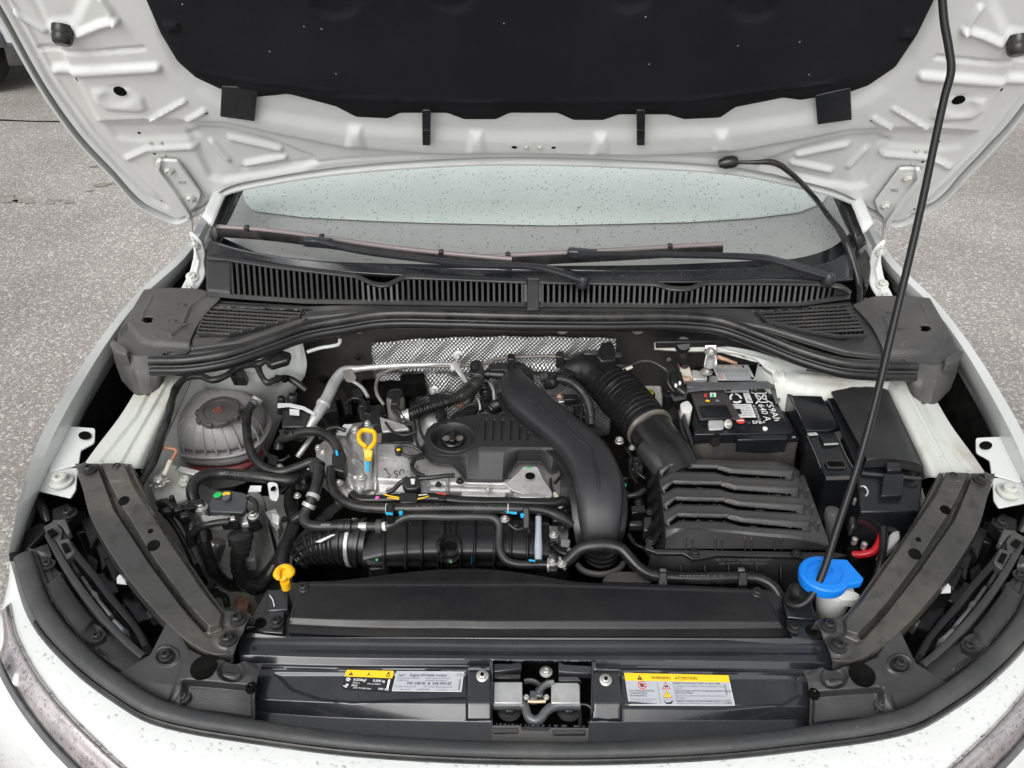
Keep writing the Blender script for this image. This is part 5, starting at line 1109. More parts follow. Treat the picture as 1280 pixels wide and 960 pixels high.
# connector on the tank
cn = gbox('level_sensor_plug', 298, 466, .898, (.022, .014, .022), 'plas', tank, rx=.25); gbox('plug_latch', 299, 462, .908, (.012, .010, .012), 'plasg', tank); plate('sensor_slot', [(293, 476, .884), (296, 476, .884), (296, 479.5, .882), (293, 479.5, .882)], .001, 'dark', tank, bev=0)
# tank hose
those = [(319, 503, .862), (314, 507, .862), (309, 520, .862), (309, 545, .855), (314, 565, .85), (324, 580, .845), (338, 588, .842), (352, 590, .842), (372, 584, .845), (392, 577, .85), (402, 582, .852)]
th_ = tube('tank_hose', those, .0068, 'rub', label='black overflow hose looping from the coolant tank'); band('hose_clip', those, .0082, .03, .006, 'steel', th_)
lathe('tank_spigot', G(321, 501, .858), [(0, -.006), (.009, -.006), (.009, .006), (0, .006)], 'tank', tank, axis=(.5, .5, .6), n=18)
# wiring loom along the left
def loom(pts, r, label=None, m='rub', **kw):
    return tube('wiring_loom', pts, r, m, n=10, pw=2.3, corr=(.0004, .006, 0, 1), label=label, **kw)
loom([(172, 608, .865), (184, 590, .872), (194, 572, .88), (202, 545, .89), (210, 522, .90), (215, 500, .908), (221, 484, .913), (233, 472, .916), (250, 470, .915), (266, 475, .912), (282, 470, .914), (296, 460, .918), (312, 456, .925), (326, 454, .93), (338, 446, .935), (350, 440, .94)], .0055, 'taped wiring loom along the left wing')
loom([(322, 456, .925), (326, 468, .92), (334, 478, .915), (346, 474, .91), (358, 472, .905), (370, 478, .90), (383, 488, .89)], .0050)
plate('loom_bracket', [(330, 442, .94), (350, 436, .945), (364, 440, .945), (360, 450, .94), (338, 456, .935), (332, 452, .935)], .012, 'rub', bev=.003)
for t in (346, 356): gbox('loom_clip', t, 471, .913, (.008, .012, .008), 'dark')
# white earth lever at the bulkhead corner
tube('bare_rod', [(384, 440, .93), (400, 435, .93), (418, 432, .93), (424, 430, .93), (425, 424, .935)], .003, 'white')
# solenoid valve right of the tank
vb = plate('purge_valve', [(353, 512, .865), (362, 508, .868), (383, 510, .868), (388, 522, .862), (380, 534, .855), (352, 534, .855)], .02, 'plas', bev=.002, label='square black purge valve with a white tag')
plate('valve_tag', [(362, 511, .8695), (374, 512, .8695), (374, 519, .8695), (362, 518, .8695)], .0012, 'paper', vb, bev=0)
plate('white_strap', [(347, 504, .874), (362, 504, .874), (380, 508, .873), (394, 516, .869), (393, 519, .869), (378, 511, .873), (360, 507.5, .874), (347, 509, .873)], .002, 'paper', vb, bev=0)
plate('valve_foot', [(348, 536, .850), (382, 537, .850), (378, 545, .846), (350, 544, .846)], .012, 'plas', vb, bev=.0015)
for x in (356, 366, 376): plate('valve_rib', R0(x - 1, 534, x + 1, 541), .004, 'plas', vb, z=.857, bev=0)
for x, y, r in ((352, 496, .0065), (366, 493, .009)): lathe('valve_port', G(x, y, .875), [(0, -.03), (r, -.03), (r, -.004), (r * .8, 0), (r * .6, 0), (r * .55, -.006), (0, -.006)], 'plas', vb, n=20, axis=(.15, .2, 1))
# big black hoses
h1 = [(348, 562, .82), (350, 552, .83), (362, 545, .845), (380, 540, .855), (398, 540, .86), (412, 547, .86), (420, 556, .858), (424, 566, .855)]
hA = tube('coolant_hose', h1, .0075, 'rub', label='thick black hose arching right of the tank')
h2 = [(243, 626, .835), (240, 615, .842), (244, 602, .846), (256, 594, .846), (275, 592, .84), (300, 594, .84), (330, 597, .842), (350, 600, .84), (366, 600, .838), (378, 594, .83), (390, 588, .82)]
hB = tube('coolant_hose', h2, .0085, 'rub', label='thick black hose bending down in front of the tank'); 
plate('hose_saddle', [(234, 625, .846), (252, 622, .846), (256, 629, .842), (238, 634, .842)], .016, 'plas', hB, bev=.002)
h3 = [(373, 584, .80), (366, 610, .79), (363, 630, .785), (368, 650, .78), (362, 672, .775), (354, 690, .77), (352, 705, .765), (356, 720, .76)]
hC = tube('coolant_hose', h3, [.011, .0105, .010, .010, .010, .0105, .0105, .010], 'rub', label='fat black hose running down to the radiator cover')
tube('coolant_hose', [(366, 650, .79), (384, 640, .80), (392, 630, .81)], .008, 'rub')
# silver pipe behind
sp1 = [(382, 545, .84), (388, 532, .85), (398, 516, .86), (410, 495, .868), (420, 475, .872), (430, 464, .876), (448, 461, .878), (480, 458, .88), (530, 456, .88), (566, 456, .878)]
tube('silver_pipe', sp1, [.006, .007, .009, .0095, .0095, .0085, .0055, .005, .0045, .004], 'steel' if 0 else 'galv', label='dull silver pipe bending along the bulkhead')
band('pipe_collar', sp1, .0115, .2, .006, 'galv')
plate('pipe_clip', [(427, 463, .892), (440, 460, .892), (446, 472, .888), (440, 478, .882), (432, 476, .882)], .002, 'pipe', bev=.0008, rad=3)
tube('silver_pipe', [(372, 571, .80), (380, 560, .81), (390, 545, .82), (394, 532, .83)], .0045, 'galv')
lp2 = [(400, 470, .80), (424, 488, .81), (434, 505, .81), (436, 520, .80)]; tube('wiring_loom', lp2, .008, 'rub')
# earth bolt, copper cable
ep = gbox('earth_tab', 236, 588, .852, (.038, .010, .004), 'galv', rz=-.3); 
cb_ = tube('earth_cable', [(193, 557, .885), (206, 560, .88), (216, 561, .878), (221, 563, .876), (217, 571, .872), (213, 578, .868)], .0022, mat('orange_cable', (.40, .17, .09), .55), label='thin orange earth cable')
tube('cable_sleeve', [(213, 576, .87), (209, 586, .865), (205, 594, .86)], .0036, 'cream', cb_)
eb = bolt('castle_nut', G(199, 602, .852), .008, 'zinc', nrm=(0, -.3, 1), washer=1.3)
for k in range(8): a_ = k * .785; q = G(199, 602, .8535) + np.array([.0125 * math.cos(a_), .0115 * math.sin(a_), 0]); box('nut_tooth', q, (.0055, .0045, .004), 'zinc', eb, rz=a_, bev=.0006)
gbolt(232, 602, .838, .0068, 'inner', washer=1.5); 
for x, y in ((223, 584), (233, 586)): gbox('spring_clip', x, y, .848, (.007, .008, .008), 'steel', bev=.003)
# throttle / fuel valve module with green and yellow dots
md = plate('actuator_module', [(261, 629, .842), (268, 615, .848), (284, 612, .849), (307, 616, .847), (309, 625, .844), (307, 636, .840), (302, 641, .838), (262, 640, .838)], .006, 'steel', bev=.0015, rad=2, label='flat black actuator module marked with a green and a yellow dot')
md.data.materials[0] = mat('module_black', (.04, .042, .045), .4, dust=(400, (.2, .2, .2), .63, .75))
plate('module_body', [(260, 640, .835), (304, 641, .835), (308, 628, .838), (262, 626, .838)], .03, 'plas', md, bev=.002)
lathe('green_dot', G(272, 618.5, .8492), [(0, 0), (.0058, 0), (0, .0004)], 'lgreen', md, n=20); lathe('yellow_dot', G(283, 617.5, .8494), [(0, 0), (.0056, 0), (.0056, .0003), (0, .0004)], 'lyel', md, n=20, ell_=.75)
lathe('module_boss', G(283, 623.5, .847), [(0, 0), (.0055, 0), (.0055, .003), (0, .003)], 'steel', md, n=16)
for x, y, z, dz in ((251, 634, .835, .0), (317, 646, .832, 0)):
    lathe('mount_post', G(x, y, z), [(0, -.02), (.0095, -.02), (.0095, 0), (0, 0)], 'plas' if x > 300 else 'alu', md, n=20); gbolt(x, y - 1, z, .0055, 'zinc', md, washer=1.4)
br = plate('module_bracket', [(248, 640, .828), (252, 650, .826), (262, 658, .824), (300, 656, .824), (318, 652, .826), (325, 640, .828), (310, 640, .828), (262, 644, .829)], .01, 'alu', md, bev=.002)
plate('module_plug', [(275, 652, .838), (297, 650, .838), (300, 646, .838), (301, 640, .836), (288, 640, .836), (286, 646, .836), (276, 650, .837)], .018, 'plas', md, bev=.002)
plate('plug_clip', [(287, 645, .8415), (293, 644, .8415), (294, 649, .8405), (288, 650, .8405)], .004, 'zinc', md, bev=.001)
tube('module_cable', [(236, 672, .82), (246, 662, .828), (260, 656, .834), (276, 653, .835), (286, 652, .834)], .005, 'rub', md)
tube('module_cable', [(311, 622, .84), (318, 626, .84), (321, 636, .838), (316, 646, .834)], .0035, 'rub', md)
for p_ in (([(251, 660, .815), (254, 676, .80), (262, 700, .77), (272, 720, .74), (284, 730, .72), (298, 732, .71), (330, 728, .71)], .009), ([(301, 666, .81), (300, 680, .80), (298, 695, .78), (299, 712, .755), (306, 728, .735), (322, 734, .72), (334, 722, .72), (344, 706, .73)], .011)):
    t_ = tube('vent_hose', p_[0], p_[1], 'rub', corr=(.0006, .009, .35, .8), label='black hose dropping from the actuator module')
    band('hose_collar', p_[0], p_[1] + .004, .08, .018, 'plas', t_)
lathe('rubber_boot', G(301, 672, .815), [(0, -.03), (.008, -.03), (.009, -.022), (.012, -.020), (.012, -.014), (.014, -.012), (.0145, -.004), (.017, -.002), (.017, .006), (.014, .008), (0, .008)], 'rub', axis=(0, .25, 1))
# metal bracket with oval slot, white tag
tb_ = plate('steel_tab', [(334, 603, .848), (340, 602, .85), (347, 604, .85), (349, 618, .843), (346, 626, .838), (337, 624, .838)], .003, 'steel', bev=.0008, rad=3, label='small grey steel tab with an oval slot')
tb_.data.materials[0] = M['galv']; lathe('tab_slot', G(341.5, 611, .8475), [(0, 0), (.0035, 0), (.0035, .0006), (0, .0006)], 'dark', tb_, n=14, ell_=1.5)
plate('barcode_label', [(313, 607, .835), (327, 607, .835), (326, 614, .832), (310, 615, .832)], .0015, 'paper', bev=0)
ab = plate('engine_mount', [(305, 618, .80), (322, 612, .80), (330, 622, .80), (336, 660, .78), (344, 690, .75), (330, 712, .73), (308, 714, .73), (300, 690, .75), (310, 660, .77)], .10, 'alu', bev=.004, rad=3, label='cast aluminium engine mount in the left of the bay')
ab.data.materials[0] = mat('dull_casting', (.20, .20, .19), .5, .5, bump=((250, .4),), var=(18, (.12, .12, .115), .4, .7))
for p_ in ([(331, 640, .80), (344, 636, .80), (352, 650, .79), (346, 664, .785)], [(302, 690, .765), (318, 688, .765), (318, 700, .76), (304, 702, .76)]): plate('casting_web', p_, .02, 'alu', ab, bev=.003, rad=2)
lathe('damper_tube', G(261, 712, .71), [(0, -.05), (.013, -.05), (.013, .045), (.011, .05), (0, .05)], 'alug', axis=(.35, .35, .85), label='bare metal damper tube')
gl2 = plate('cardboard_tab', [(208, 648, .82), (222, 640, .824), (232, 656, .82), (233, 664, .816), (226, 672, .81)], .003, mat('cardboard', (.42, .32, .24), .8, var=(60, (.36, .27, .2), .4, .6)), bev=.0005, label='brown cardboard tab wedged by the left brace')
bk = tube('fixing_bracket', [(198, 632, .845), (206, 628, .848), (214, 632, .846), (222, 638, .842), (234, 636, .84), (242, 634, .838)], .006, 'plas', pw=3); gbox('bracket_pin', 214, 620, .858, (.006, .006, .02), 'plas', bk); 
for x, y in ((222, 634), (230, 642), (208, 636)): gbox('bracket_clip', x, y, .85, (.014, .012, .014), 'plas', bk, rz=.5, bev=.003)
tube('wiring_loom', [(232, 640, .84), (240, 652, .83), (238, 668, .82), (240, 690, .79), (246, 712, .75), (256, 730, .72)], .006, 'rub')
tube('wiring_loom', [(204, 632, .84), (222, 652, .82), (238, 680, .80), (248, 704, .78)], .010, 'rub')
for x, y in ((270, 724), (268, 738), (262, 728)): gbox('leg_clip', x, y, .68, (.012, .012, .012), 'plasg', bev=.003)
tube('drain_hose', [(262, 746, .68), (272, 742, .68), (282, 748, .68), (284, 758, .67)], .005, 'rub')
# ================================================================== ENGINE
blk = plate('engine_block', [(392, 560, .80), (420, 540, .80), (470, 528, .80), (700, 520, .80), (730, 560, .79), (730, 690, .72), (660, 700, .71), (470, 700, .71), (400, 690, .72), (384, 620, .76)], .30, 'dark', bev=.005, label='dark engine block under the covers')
# cam cover end castings (bright aluminium)
hd = field('cylinder_head', [[(412, 548, .806), (425, 535, .808), (450, 528, .808), (500, 526, .808), (560, 524, .808), (640, 520, .808), (720, 530, .808)],
                             [(404, 566, .820), (420, 556, .822), (448, 550, .824), (500, 548, .824), (560, 546, .824), (640, 550, .824), (724, 556, .82)],
                             [(410, 600, .822), (428, 596, .826), (460, 592, .828), (500, 592, .828), (560, 596, .826), (640, 600, .824), (726, 600, .82)],
                             [(418, 618, .812), (436, 620, .815), (470, 620, .816), (510, 620, .816), (570, 620, .815), (650, 622, .815), (728, 624, .81)],
                             [(420, 634, .785), (436, 634, .785), (470, 634, .785), (510, 634, .785), (570, 634, .785), (650, 636, .785), (728, 640, .78)]], 'alu', 240, 110,
            (ridge([(432, 560), (436, 600), (446, 622)], 7, .010), ell(486, 572, 22, 12, 8, .006), ell(428, 572, 12, 16, 4, .010), ell(450, 606, 14, 10, 4, .008), plat([(468, 560), (512, 560), (520, 606), (472, 606)], 6, .010),
             ridge([(470, 560), (470, 612)], 4, .007), ridge([(520, 585), (524, 618)], 3, .006), plat([(536, 598), (640, 600), (640, 618), (536, 616)], 3, .006), ridge([(536, 608), (640, 610)], 3, -.003), ridge([(560, 596), (560, 622)], 2.5, .006), ridge([(412, 598), (470, 604), (530, 606)], 2.5, .004),
             ring(440, 600, 18, 24, 3, .006)), label='bright cast aluminium cylinder head')
for x, y, z, r in ((444, 538, .836, .0055), (459, 530, .838, .0045), (398, 560, .83, .0042), (387, 587, .83, .005), (452, 597, .842, .0050), (486, 614, .832, .0042), (575, 602, .84, .0045)): gbolt(x, y, z, r, 'zinc' if x != 575 else 'bolt', hd, washer=1.3)
for x, y, z, r, h in ((482, 566, .845, .011, .03), (497, 568, .843, .009, .03), (444, 545, .838, .010, .03), (452, 598, .838, .009, .03), (460, 534, .836, .009, .03)):
    lathe('casting_boss', G(x, y, z), [(0, -h), (r * 1.15, -h), (r, -.002), (r * .9, 0), (0, 0)], 'alu', hd, n=24)
for pts, h, m_, nm in (([(420, 542, .836), (430, 530, .838), (441, 530, .838), (432, 543, .836)], .004, 'paper', 'white_label'), ([(472, 566, .838), (466, 560, .838), (463, 600, .832), (473, 604, .832)], .02, 'alu', 'casting_web'), ([(433, 612, .832), (444, 606, .834), (440, 617, .831)], .004, 'paper', 'corner_tag')):
    plate(nm, pts, h, m_, hd, bev=.0008)
# marker scrawl on the casting
for p_ in ([(480, 587.5), (481.5, 586), (483, 588), (485, 592), (488, 595), (487, 596.8), (484.5, 596)], [(497, 589.5), (494, 589), (492.5, 590.5), (495, 592.5), (497, 594), (496, 596.5), (493, 596)], [(500, 594), (499.6, 590), (501.5, 587.6), (504, 588), (504.6, 591)]):
    sweep('marker_scrawl', [tuple(on(hd, x, y, .0006)[0]) for x, y in p_], 'ink', hd, rx=.0006, n=6, step=.001)
# round timing end cover
tcv = lathe('timing_cover', G(437, 590, .80), [(0, -.02), (.034, -.02), (.034, .008), (.030, .012), (.022, .012), (.020, .008), (.012, .010), (0, .010)], 'alu', n=40, axis=(-.75, -.35, .55), label='round aluminium end cover of the cylinder head')
# more brackets in alloy low left
plate('alloy_bracket', [(394, 560, .815), (412, 545, .82), (424, 548, .825), (418, 576, .82), (410, 600, .81), (398, 590, .805)], .03, 'alu', bev=.003, rad=3)
# dipstick
ds = [(463, 586, .838), (461, 605, .832), (460, 616, .826)]
dt = tube('dipstick_tube', [(460, 566, .846), (460, 590, .836), (461, 614, .826)], .0062, 'galv')
plate('paint_mark', [(457, 576, .8505), (462, 575, .8505), (461, 590, .8455), (457, 588, .8455)], .001, 'lblue', dt, bev=0)
dip = sweep('dipstick_handle', G(*[np.array(v, float) for v in zip(*[(458, 559, .872), (450, 552, .876), (449, 543, .879), (453, 538, .881), (460, 538, .881), (467, 540, .881), (469, 547, .879), (467, 555, .876), (461, 561, .872)])]), 'yellow', rx=.0034, ry=.0042, n=12, step=.003, label='yellow ring handle of the oil dipstick')
plate('dipstick_neck', [(453, 557, .872), (466, 557, .872), (465, 566, .864), (464, 572, .860), (456, 572, .860), (455, 566, .864)], .008, 'yellow', dip, bev=.0015)
# engine cover
back = [(530, 546), (534, 536), (542, 529), (554, 526), (566, 523.5), (582, 520), (597, 518), (622, 518), (645, 522), (660, 532), (680, 546), (697, 558)]
frnt = [(531, 552), (537, 562), (548, 568), (560, 569.5), (573, 569), (585, 564), (598, 559), (630, 559), (650, 559), (676, 559), (692, 559), (699, 560)]
skrt = [(527, 558, .842), (532, 571, .840), (542, 579, .839), (553, 580.5, .839), (567, 581.5, .839), (583, 600.5, .834), (600, 601, .834), (628, 601, .834), (645, 577.5, .842), (676, 577.5, .842), (688, 592, .836), (701, 586, .838)]
cf = [ell(566, 546.5, 25, 16, 2.5, -.015), ring(566, 546.5, 26.5, 17.5, 2.2, .0015)]
for k, x in enumerate((608, 618, 628.5, 640, 651, 661)): cf.append(ridge([(x, (525, 525, 525, 525, 533, 541)[k]), (x - 1.2, 549)], 1.9, -.0028))
mid = [tuple(np.array(p) * .5 + np.array(q) * .5) for p, q in zip(back, frnt)]
ecm = mat('engine_cover_plastic', (.017, .017, .018), .42, spec=.42, bump=((900, .3),), var=(10, (.026, .026, .026), .4, .7), dust=(500, (.07, .068, .065), .68, .8))
ecv = field('engine_cover', [[(x, y, .868) for x, y in back], [(x, y, .8705) for x, y in mid], [(x, y, .869) for x, y in frnt]], ecm, 280, 130, cf, su=False, sv=False, label='black engine cover with a row of six slots')
field('cover_skirt', [[(x, y, .869) for x, y in frnt], [(x * .88 + u * .12, y * .88 + v * .12 + 1.5, .865) for (x, y), (u, v, w_) in zip(frnt, skrt)], skrt], ecm, 200, 24, (), parent=ecv, su=False, sv=False, solid=.002)
field('cover_back', [[(x, y, .868) for x, y in back], [(x - 1, y + 10, .84) for x, y in back]], ecm, 60, 4, (), parent=ecv, su=False, sv=False)
sweep('cover_rim', G(*[np.array(v, float) for v in zip(*skrt)]), ecm, ecv, rx=.0017, n=8, smooth=False, step=.003)
tube('cover_edge', [(x, y, .8688) for x, y in frnt[1:]], .0009, ecm, ecv, n=6, smooth=False)
ofc = lathe('oil_filler_cap', G(566, 549, .859), [(0, -.004), (.018, -.004), (.019, .001), (.0175, .003), (.015, .003), (.0145, .0015), (0, .0015)], 'gloss', n=36, label='black oil filler cap sunk in the engine cover')
for s_, xx in ((-1, 558), (1, 574)): lathe('cap_inlay', G(xx, 548, .8625), [(0, 0), (.006, 0), (.006, .0008), (0, .0012)], 'pipe', ofc, n=18)
box('cap_grip', G(566, 545, .8665), (.0085, .028, .006), 'plas', ofc, bev=.002)
# steel lifting eye under the cover
le = plate('lifting_bracket', [(654, 583, .842), (672, 583, .842), (680, 600, .836), (690, 614, .83), (690, 622, .826), (664, 620, .826), (642, 614, .828), (630, 606, .832), (646, 592, .838)], .003, 'alu', bev=.0008, rad=3, label='steel lifting bracket with a round hole')
lathe('bracket_hole', G(662.5, 595, .8405), [(0, 0), (.0072, 0), (.0072, .0008), (0, .0008)], 'dark', le, n=24)
plate('paint_mark', R0(658, 583.2, 664, 584.6), .0008, 'lgreen', le, z=.8432, bev=0)
plate('head_plate', [(578, 604, .83), (634, 606, .83), (632, 622, .822), (576, 620, .822)], .02, 'alu', bev=.002)
plate('head_plate', [(644, 617, .828), (682, 617, .828), (681, 622, .826), (643, 622, .826)], .004, 'alug', bev=.0008)
# resonator duct
dx_ = [(641, 466, .872), (644, 480, .876), (655, 497, .878), (680, 519, .878), (706, 541, .877), (728, 562, .874), (743, 588, .868), (749, 618, .858), (750, 648, .840), (750, 668, .820), (750, 680, .800)]
wr = [.016, .025, .031, .0315, .0315, .033, .034, .033, .030, .026, .022]
a = np.array(dx_, float); DP = G(a[:, 0], a[:, 1], a[:, 2])
duct = sweep('intake_duct', DP, 'satin', rx=wr, ry=[.008, .013, .016, .017, .018, .019, .020, .021, .021, .019, .016], n=32, pw=3.2, step=.004, label='large black S shaped intake duct')
duct.data.materials[0] = mat('duct_plastic', (.02, .02, .022), .4, bump=((900, .2), (40, .05)), var=(10, (.028, .028, .030), .4, .7), rvar=.05)
fl = DP.copy(); fl[:, 2] -= .012; 
sweep('seam_flange', fl[1:], 'plas', duct, rx=[w_ + .0075 for w_ in wr[1:]], ry=.0022, n=20, pw=5, step=.004)
gv = [(643, 476, .8895), (650, 489, .8935), (668, 503, .8955), (700, 528, .8955), (724, 549, .8935), (738, 562, .891), (744, 580, .888), (748, 600, .884), (749, 612, .878)]
a = np.array(gv, float); tube('moulded_crease', [(x, y, z) for x, y, z in gv], [.0015, .0018, .0018, .0018, .0018, .0018, .0018, .0018, .001], 'satin', duct, ry=.0016)
plate('green_mark', R0(780, 604.5, 783, 607.5), .001, 'lgreen', duct, z=.8475, bev=0)
for pts in ([(777, 596, .848), (785, 596, .848), (785, 598, .848), (777, 598, .848)], [(777, 613, .845), (785, 613, .845), (785, 615, .845), (777, 615, .845)]): plate('clip_bar', pts, .01, 'plas', duct, bev=.0008)
plate('duct_mouth', [(610, 454, .872), (650, 452, .872), (664, 460, .87), (668, 474, .868), (656, 480, .868), (640, 462, .87), (612, 462, .87)], .02, 'plas', duct, bev=.003, rad=3)
# lower stack of the duct
for k, (y, r, z) in enumerate(((690, .030, .775), (697, .028, .765), (704, .026, .755))): lathe('duct_rib', G(751, y - 12, z), [(0, -.004), (r, -.004), (r, .0), (r - .003, .002), (0, .002)], 'plas', duct, n=36)
rg_ = [(722, 706, .79), (727, 712, .79), (740, 717, .79), (752, 718, .79), (766, 715, .79), (777, 708, .79), (779, 704, .79)]
tube('grey_bail', rg_, .004, 'plasd', ry=.005)
plate('grey_shroud', [(752, 726, .80), (760, 717, .80), (772, 714, .80), (800, 715, .80), (812, 720, .80), (815, 728, .80)], .02, 'plasd', bev=.003, rad=4)
# ribbed breather hose to the duct
bh1 = [(505, 522, .845), (514, 518, .852), (524, 514, .858), (545, 507, .866), (566, 500, .872), (582, 492, .878), (593, 482, .882), (598, 470, .884), (597, 458, .884)]
bz = tube('breather_hose', bh1, .0098, 'rub', corr=(.0016, .0042, .12, .82), step=.0008, n=18, label='ribbed black breather hose in front of the heat shield')
lathe('hose_clamp', G(507, 520, .85), [(0, -.006), (.0095, -.006), (.0095, .006), (0, .006)], 'galv', bz, axis=(1, .1, .1), n=24); lathe('hose_clamp', G(511, 519, .852), [(0, -.003), (.0105, -.003), (.0105, .001), (0, .001)], 'galv', bz, axis=(1, .1, .1), n=24)
lathe('tee_piece', G(595, 459, .884), [(0, -.012), (.011, -.012), (.011, .004), (.009, .008), (0, .008)], 'plas', bz, n=24)
tube('tee_branch', [(600, 468, .878), (614, 468, .878), (630, 469, .878)], .0075, 'plas', bz); band('branch_collar', [(600, 468, .878), (614, 468, .878), (630, 469, .878)], .0098, .35, .005, 'plas', bz)
plate('tee_clip', [(588, 461, .896), (597, 460, .896), (597, 467, .892), (588, 467, .892)], .008, 'plas', bz, bev=.001)
# pipes on the heat shield
p1 = [(480, 506, .85), (472, 494, .86), (470, 482, .866), (475, 470, .872), (490, 462, .876), (520, 458, .878), (566, 458, .88), (600, 455, .882), (625, 448, .885), (660, 446, .886), (695, 446, .886), (718, 452, .884)]
tube('brake_pipe', p1[:7], .0030, 'pipe'); tube('brake_pipe', p1[6:], .0030, 'pipe', label='thin dull pipe held by two black clips')
for x, y in ((639, 445), (700, 442)): gbox('pipe_clip', x, y, .90, (.013, .018, .024), 'plas', bev=.002)
plate('white_tag', [(563, 456, .888), (568, 455, .888), (568, 460, .886), (563, 460, .886)], .005, 'paper', bev=.0005)
ts = sweep('silver_strap', G(*[np.array(v, float) for v in zip(*[(569, 452, .895), (573, 462, .89), (579, 472, .884), (583, 478, .88)])]), 'galv', rx=[.0045, .005, .0035, .0025], ry=.001, n=8, pw=4)
tube('silver_cable', [(592, 492, .86), (598, 500, .855), (600, 512, .845), (596, 522, .835)], .0018, 'galv'); 
# sensor cluster between head and heat shield
for pts, h, m_, nm in (([(448, 500, .835), (462, 500, .835), (462, 508, .832), (448, 508, .832)], .02, 'plas', 'sensor_plug'), ([(446, 508, .83), (480, 505, .83), (484, 520, .825), (448, 516, .826)], .02, 'plas', 'sensor_plug'), ([(464, 512, .845), (476, 510, .845), (476, 530, .838), (463, 532, .838)], .03, 'plas', 'ignition_coil'),
                       ([(478, 532, .836), (516, 532, .836), (516, 552, .83), (476, 554, .83)], .03, 'plas', 'valve_housing'), ([(470, 554, .842), (492, 552, .842), (490, 560, .839), (470, 561, .839)], .014, 'plas', 'sensor_plug'), ([(474, 562, .84), (484, 562, .84), (484, 570, .837), (474, 570, .837)], .014, 'plas', 'sensor_plug'),
                       ([(500, 468, .85), (530, 466, .85), (532, 478, .846), (502, 480, .846)], .03, 'dark', 'sensor_plug'), ([(418, 500, .80), (470, 492, .80), (474, 530, .79), (424, 530, .79)], .05, 'dark', 'wiring_block'), ([(452, 474, .83), (512, 470, .83), (506, 500, .82), (450, 496, .82)], .04, 'dark', 'wiring_block')):
    plate(nm, pts, h, m_, bev=.0015)
sol = lathe('solenoid', G(494, 497, .872), [(0, -.04), (.0145, -.04), (.0145, -.004), (.013, 0), (.0125, .002), (0, .002)], 'pipe', n=30, axis=(0, .1, 1), label='round metal solenoid with a black top'); 
lathe('solenoid_top', G(494, 494, .874), [(0, -.002), (.013, -.002), (.012, .004), (.007, .006), (0, .006)], 'plas', sol, n=24); gbox('solenoid_plug', 494, 500, .884, (.012, .02, .012), 'plas', sol)
plate('solenoid_base', [(474, 520, .842), (506, 530, .84), (512, 536, .838), (478, 540, .836)], .01, 'alu', sol, bev=.002)
for p_ in ([(489, 508, .865), (494, 518, .858), (500, 524, .852), (512, 524, .85)], [(496, 508, .865), (500, 516, .858), (506, 522, .853)], [(517, 520, .85), (519, 534, .848), (520, 548, .846), (524, 560, .843), (528, 568, .84)], [(526, 515, .85), (524, 528, .85), (526, 540, .848), (530, 548, .846)], [(494, 560, .85), (508, 556, .852), (520, 560, .85), (528, 566, .846)], [(498, 566, .846), (514, 571, .844), (526, 568, .842)]):
    tube('coil_wire', p_, .0024, 'rub')
lathe('yellow_topped_plug', G(498, 562, .852), [(0, -.01), (.006, -.01), (.006, 0), (.004, .001), (0, .001)], 'plas', n=16); lathe('plug_spot', G(498, 562, .8535), [(0, 0), (.0032, 0), (0, .0006)], 'lyel', n=12)
wl = lathe('turbo_casting', G(548, 526, .835), [(0, -.03), (.026, -.03), (.026, -.006), (.020, .004), (.012, .008), (0, .008)], 'alu', n=32, axis=(.2, .2, 1)); 
for x, y in ((552, 514), (575, 518), (590, 510), (556, 526)):
    lathe('injector', G(x, y, .868), [(0, -.03), (.006, -.03), (.0065, -.012), (.009, -.012), (.009, 0), (0, 0)], 'plas', n=16, axis=(.1, .2, 1))
for p_ in ([(560, 536, .85), (568, 520, .858), (580, 510, .862), (592, 505, .864)], [(583, 520, .85), (588, 505, .858), (592, 494, .862)], [(606, 488, .855), (604, 500, .85), (606, 514, .845)]): tube('injector_wire', p_, .003, 'rub')
rh = [(604, 520, .85), (612, 514, .852), (620, 508, .85), (632, 506, .845)]; tube('ribbed_elbow', rh, .010, 'plas', corr=(.0012, .005, 0, 1), step=.001)
tube('ribbed_elbow', [(604, 482, .86), (607, 492, .856), (608, 502, .85)], .009, 'plas', corr=(.0012, .005, 0, 1), step=.001)
box('copper_nut', G(575, 506, .845), (.012, .012, .008), 'copper', bev=.002)
# small bits between duct and bellows
qa = [(690, 475, .868), (700, 474, .872), (712, 477, .874), (724, 486, .874), (734, 500, .87), (738, 515, .862), (739, 532, .85)]
q1 = tube('ribbed_hose', qa, .0070, 'rub', corr=(.0005, .004, .1, .9), step=.001, label='short curved hose between duct and bellows'); band('hose_clip', qa, .0095, .06, .006, 'plas', q1)
lathe('valve_knob', G(690, 478, .872), [(0, -.012), (.009, -.012), (.011, -.004), (.011, .004), (.008, .008), (0, .008)], 'plas', n=24, axis=(.8, -.2, .5)); lathe('valve_knob', G(683, 471, .874), [(0, -.01), (.007, -.01), (.007, .006), (0, .006)], 'plasg', n=18, axis=(.8, -.2, .5))
for pts, h, m_, nm in (([(702, 462, .88), (716, 456, .882), (722, 464, .88), (706, 472, .878)], .02, 'plas', 'sensor_plug'), ([(696, 496, .85), (714, 494, .85), (716, 500, .848), (698, 503, .848)], .012, 'alug', 'sensor_body'), ([(704, 492, .86), (722, 493, .86), (724, 499, .857), (706, 500, .857)], .012, 'plas', 'sensor_plug'), ([(716, 506, .855), (730, 508, .855), (732, 522, .85), (720, 518, .85)], .03, 'plas', 'sensor_plug')):
    plate(nm, pts, h, m_, bev=.0015)
box('copper_nut', G(699, 496, .852), (.008, .008, .008), 'copper', bev=.002)
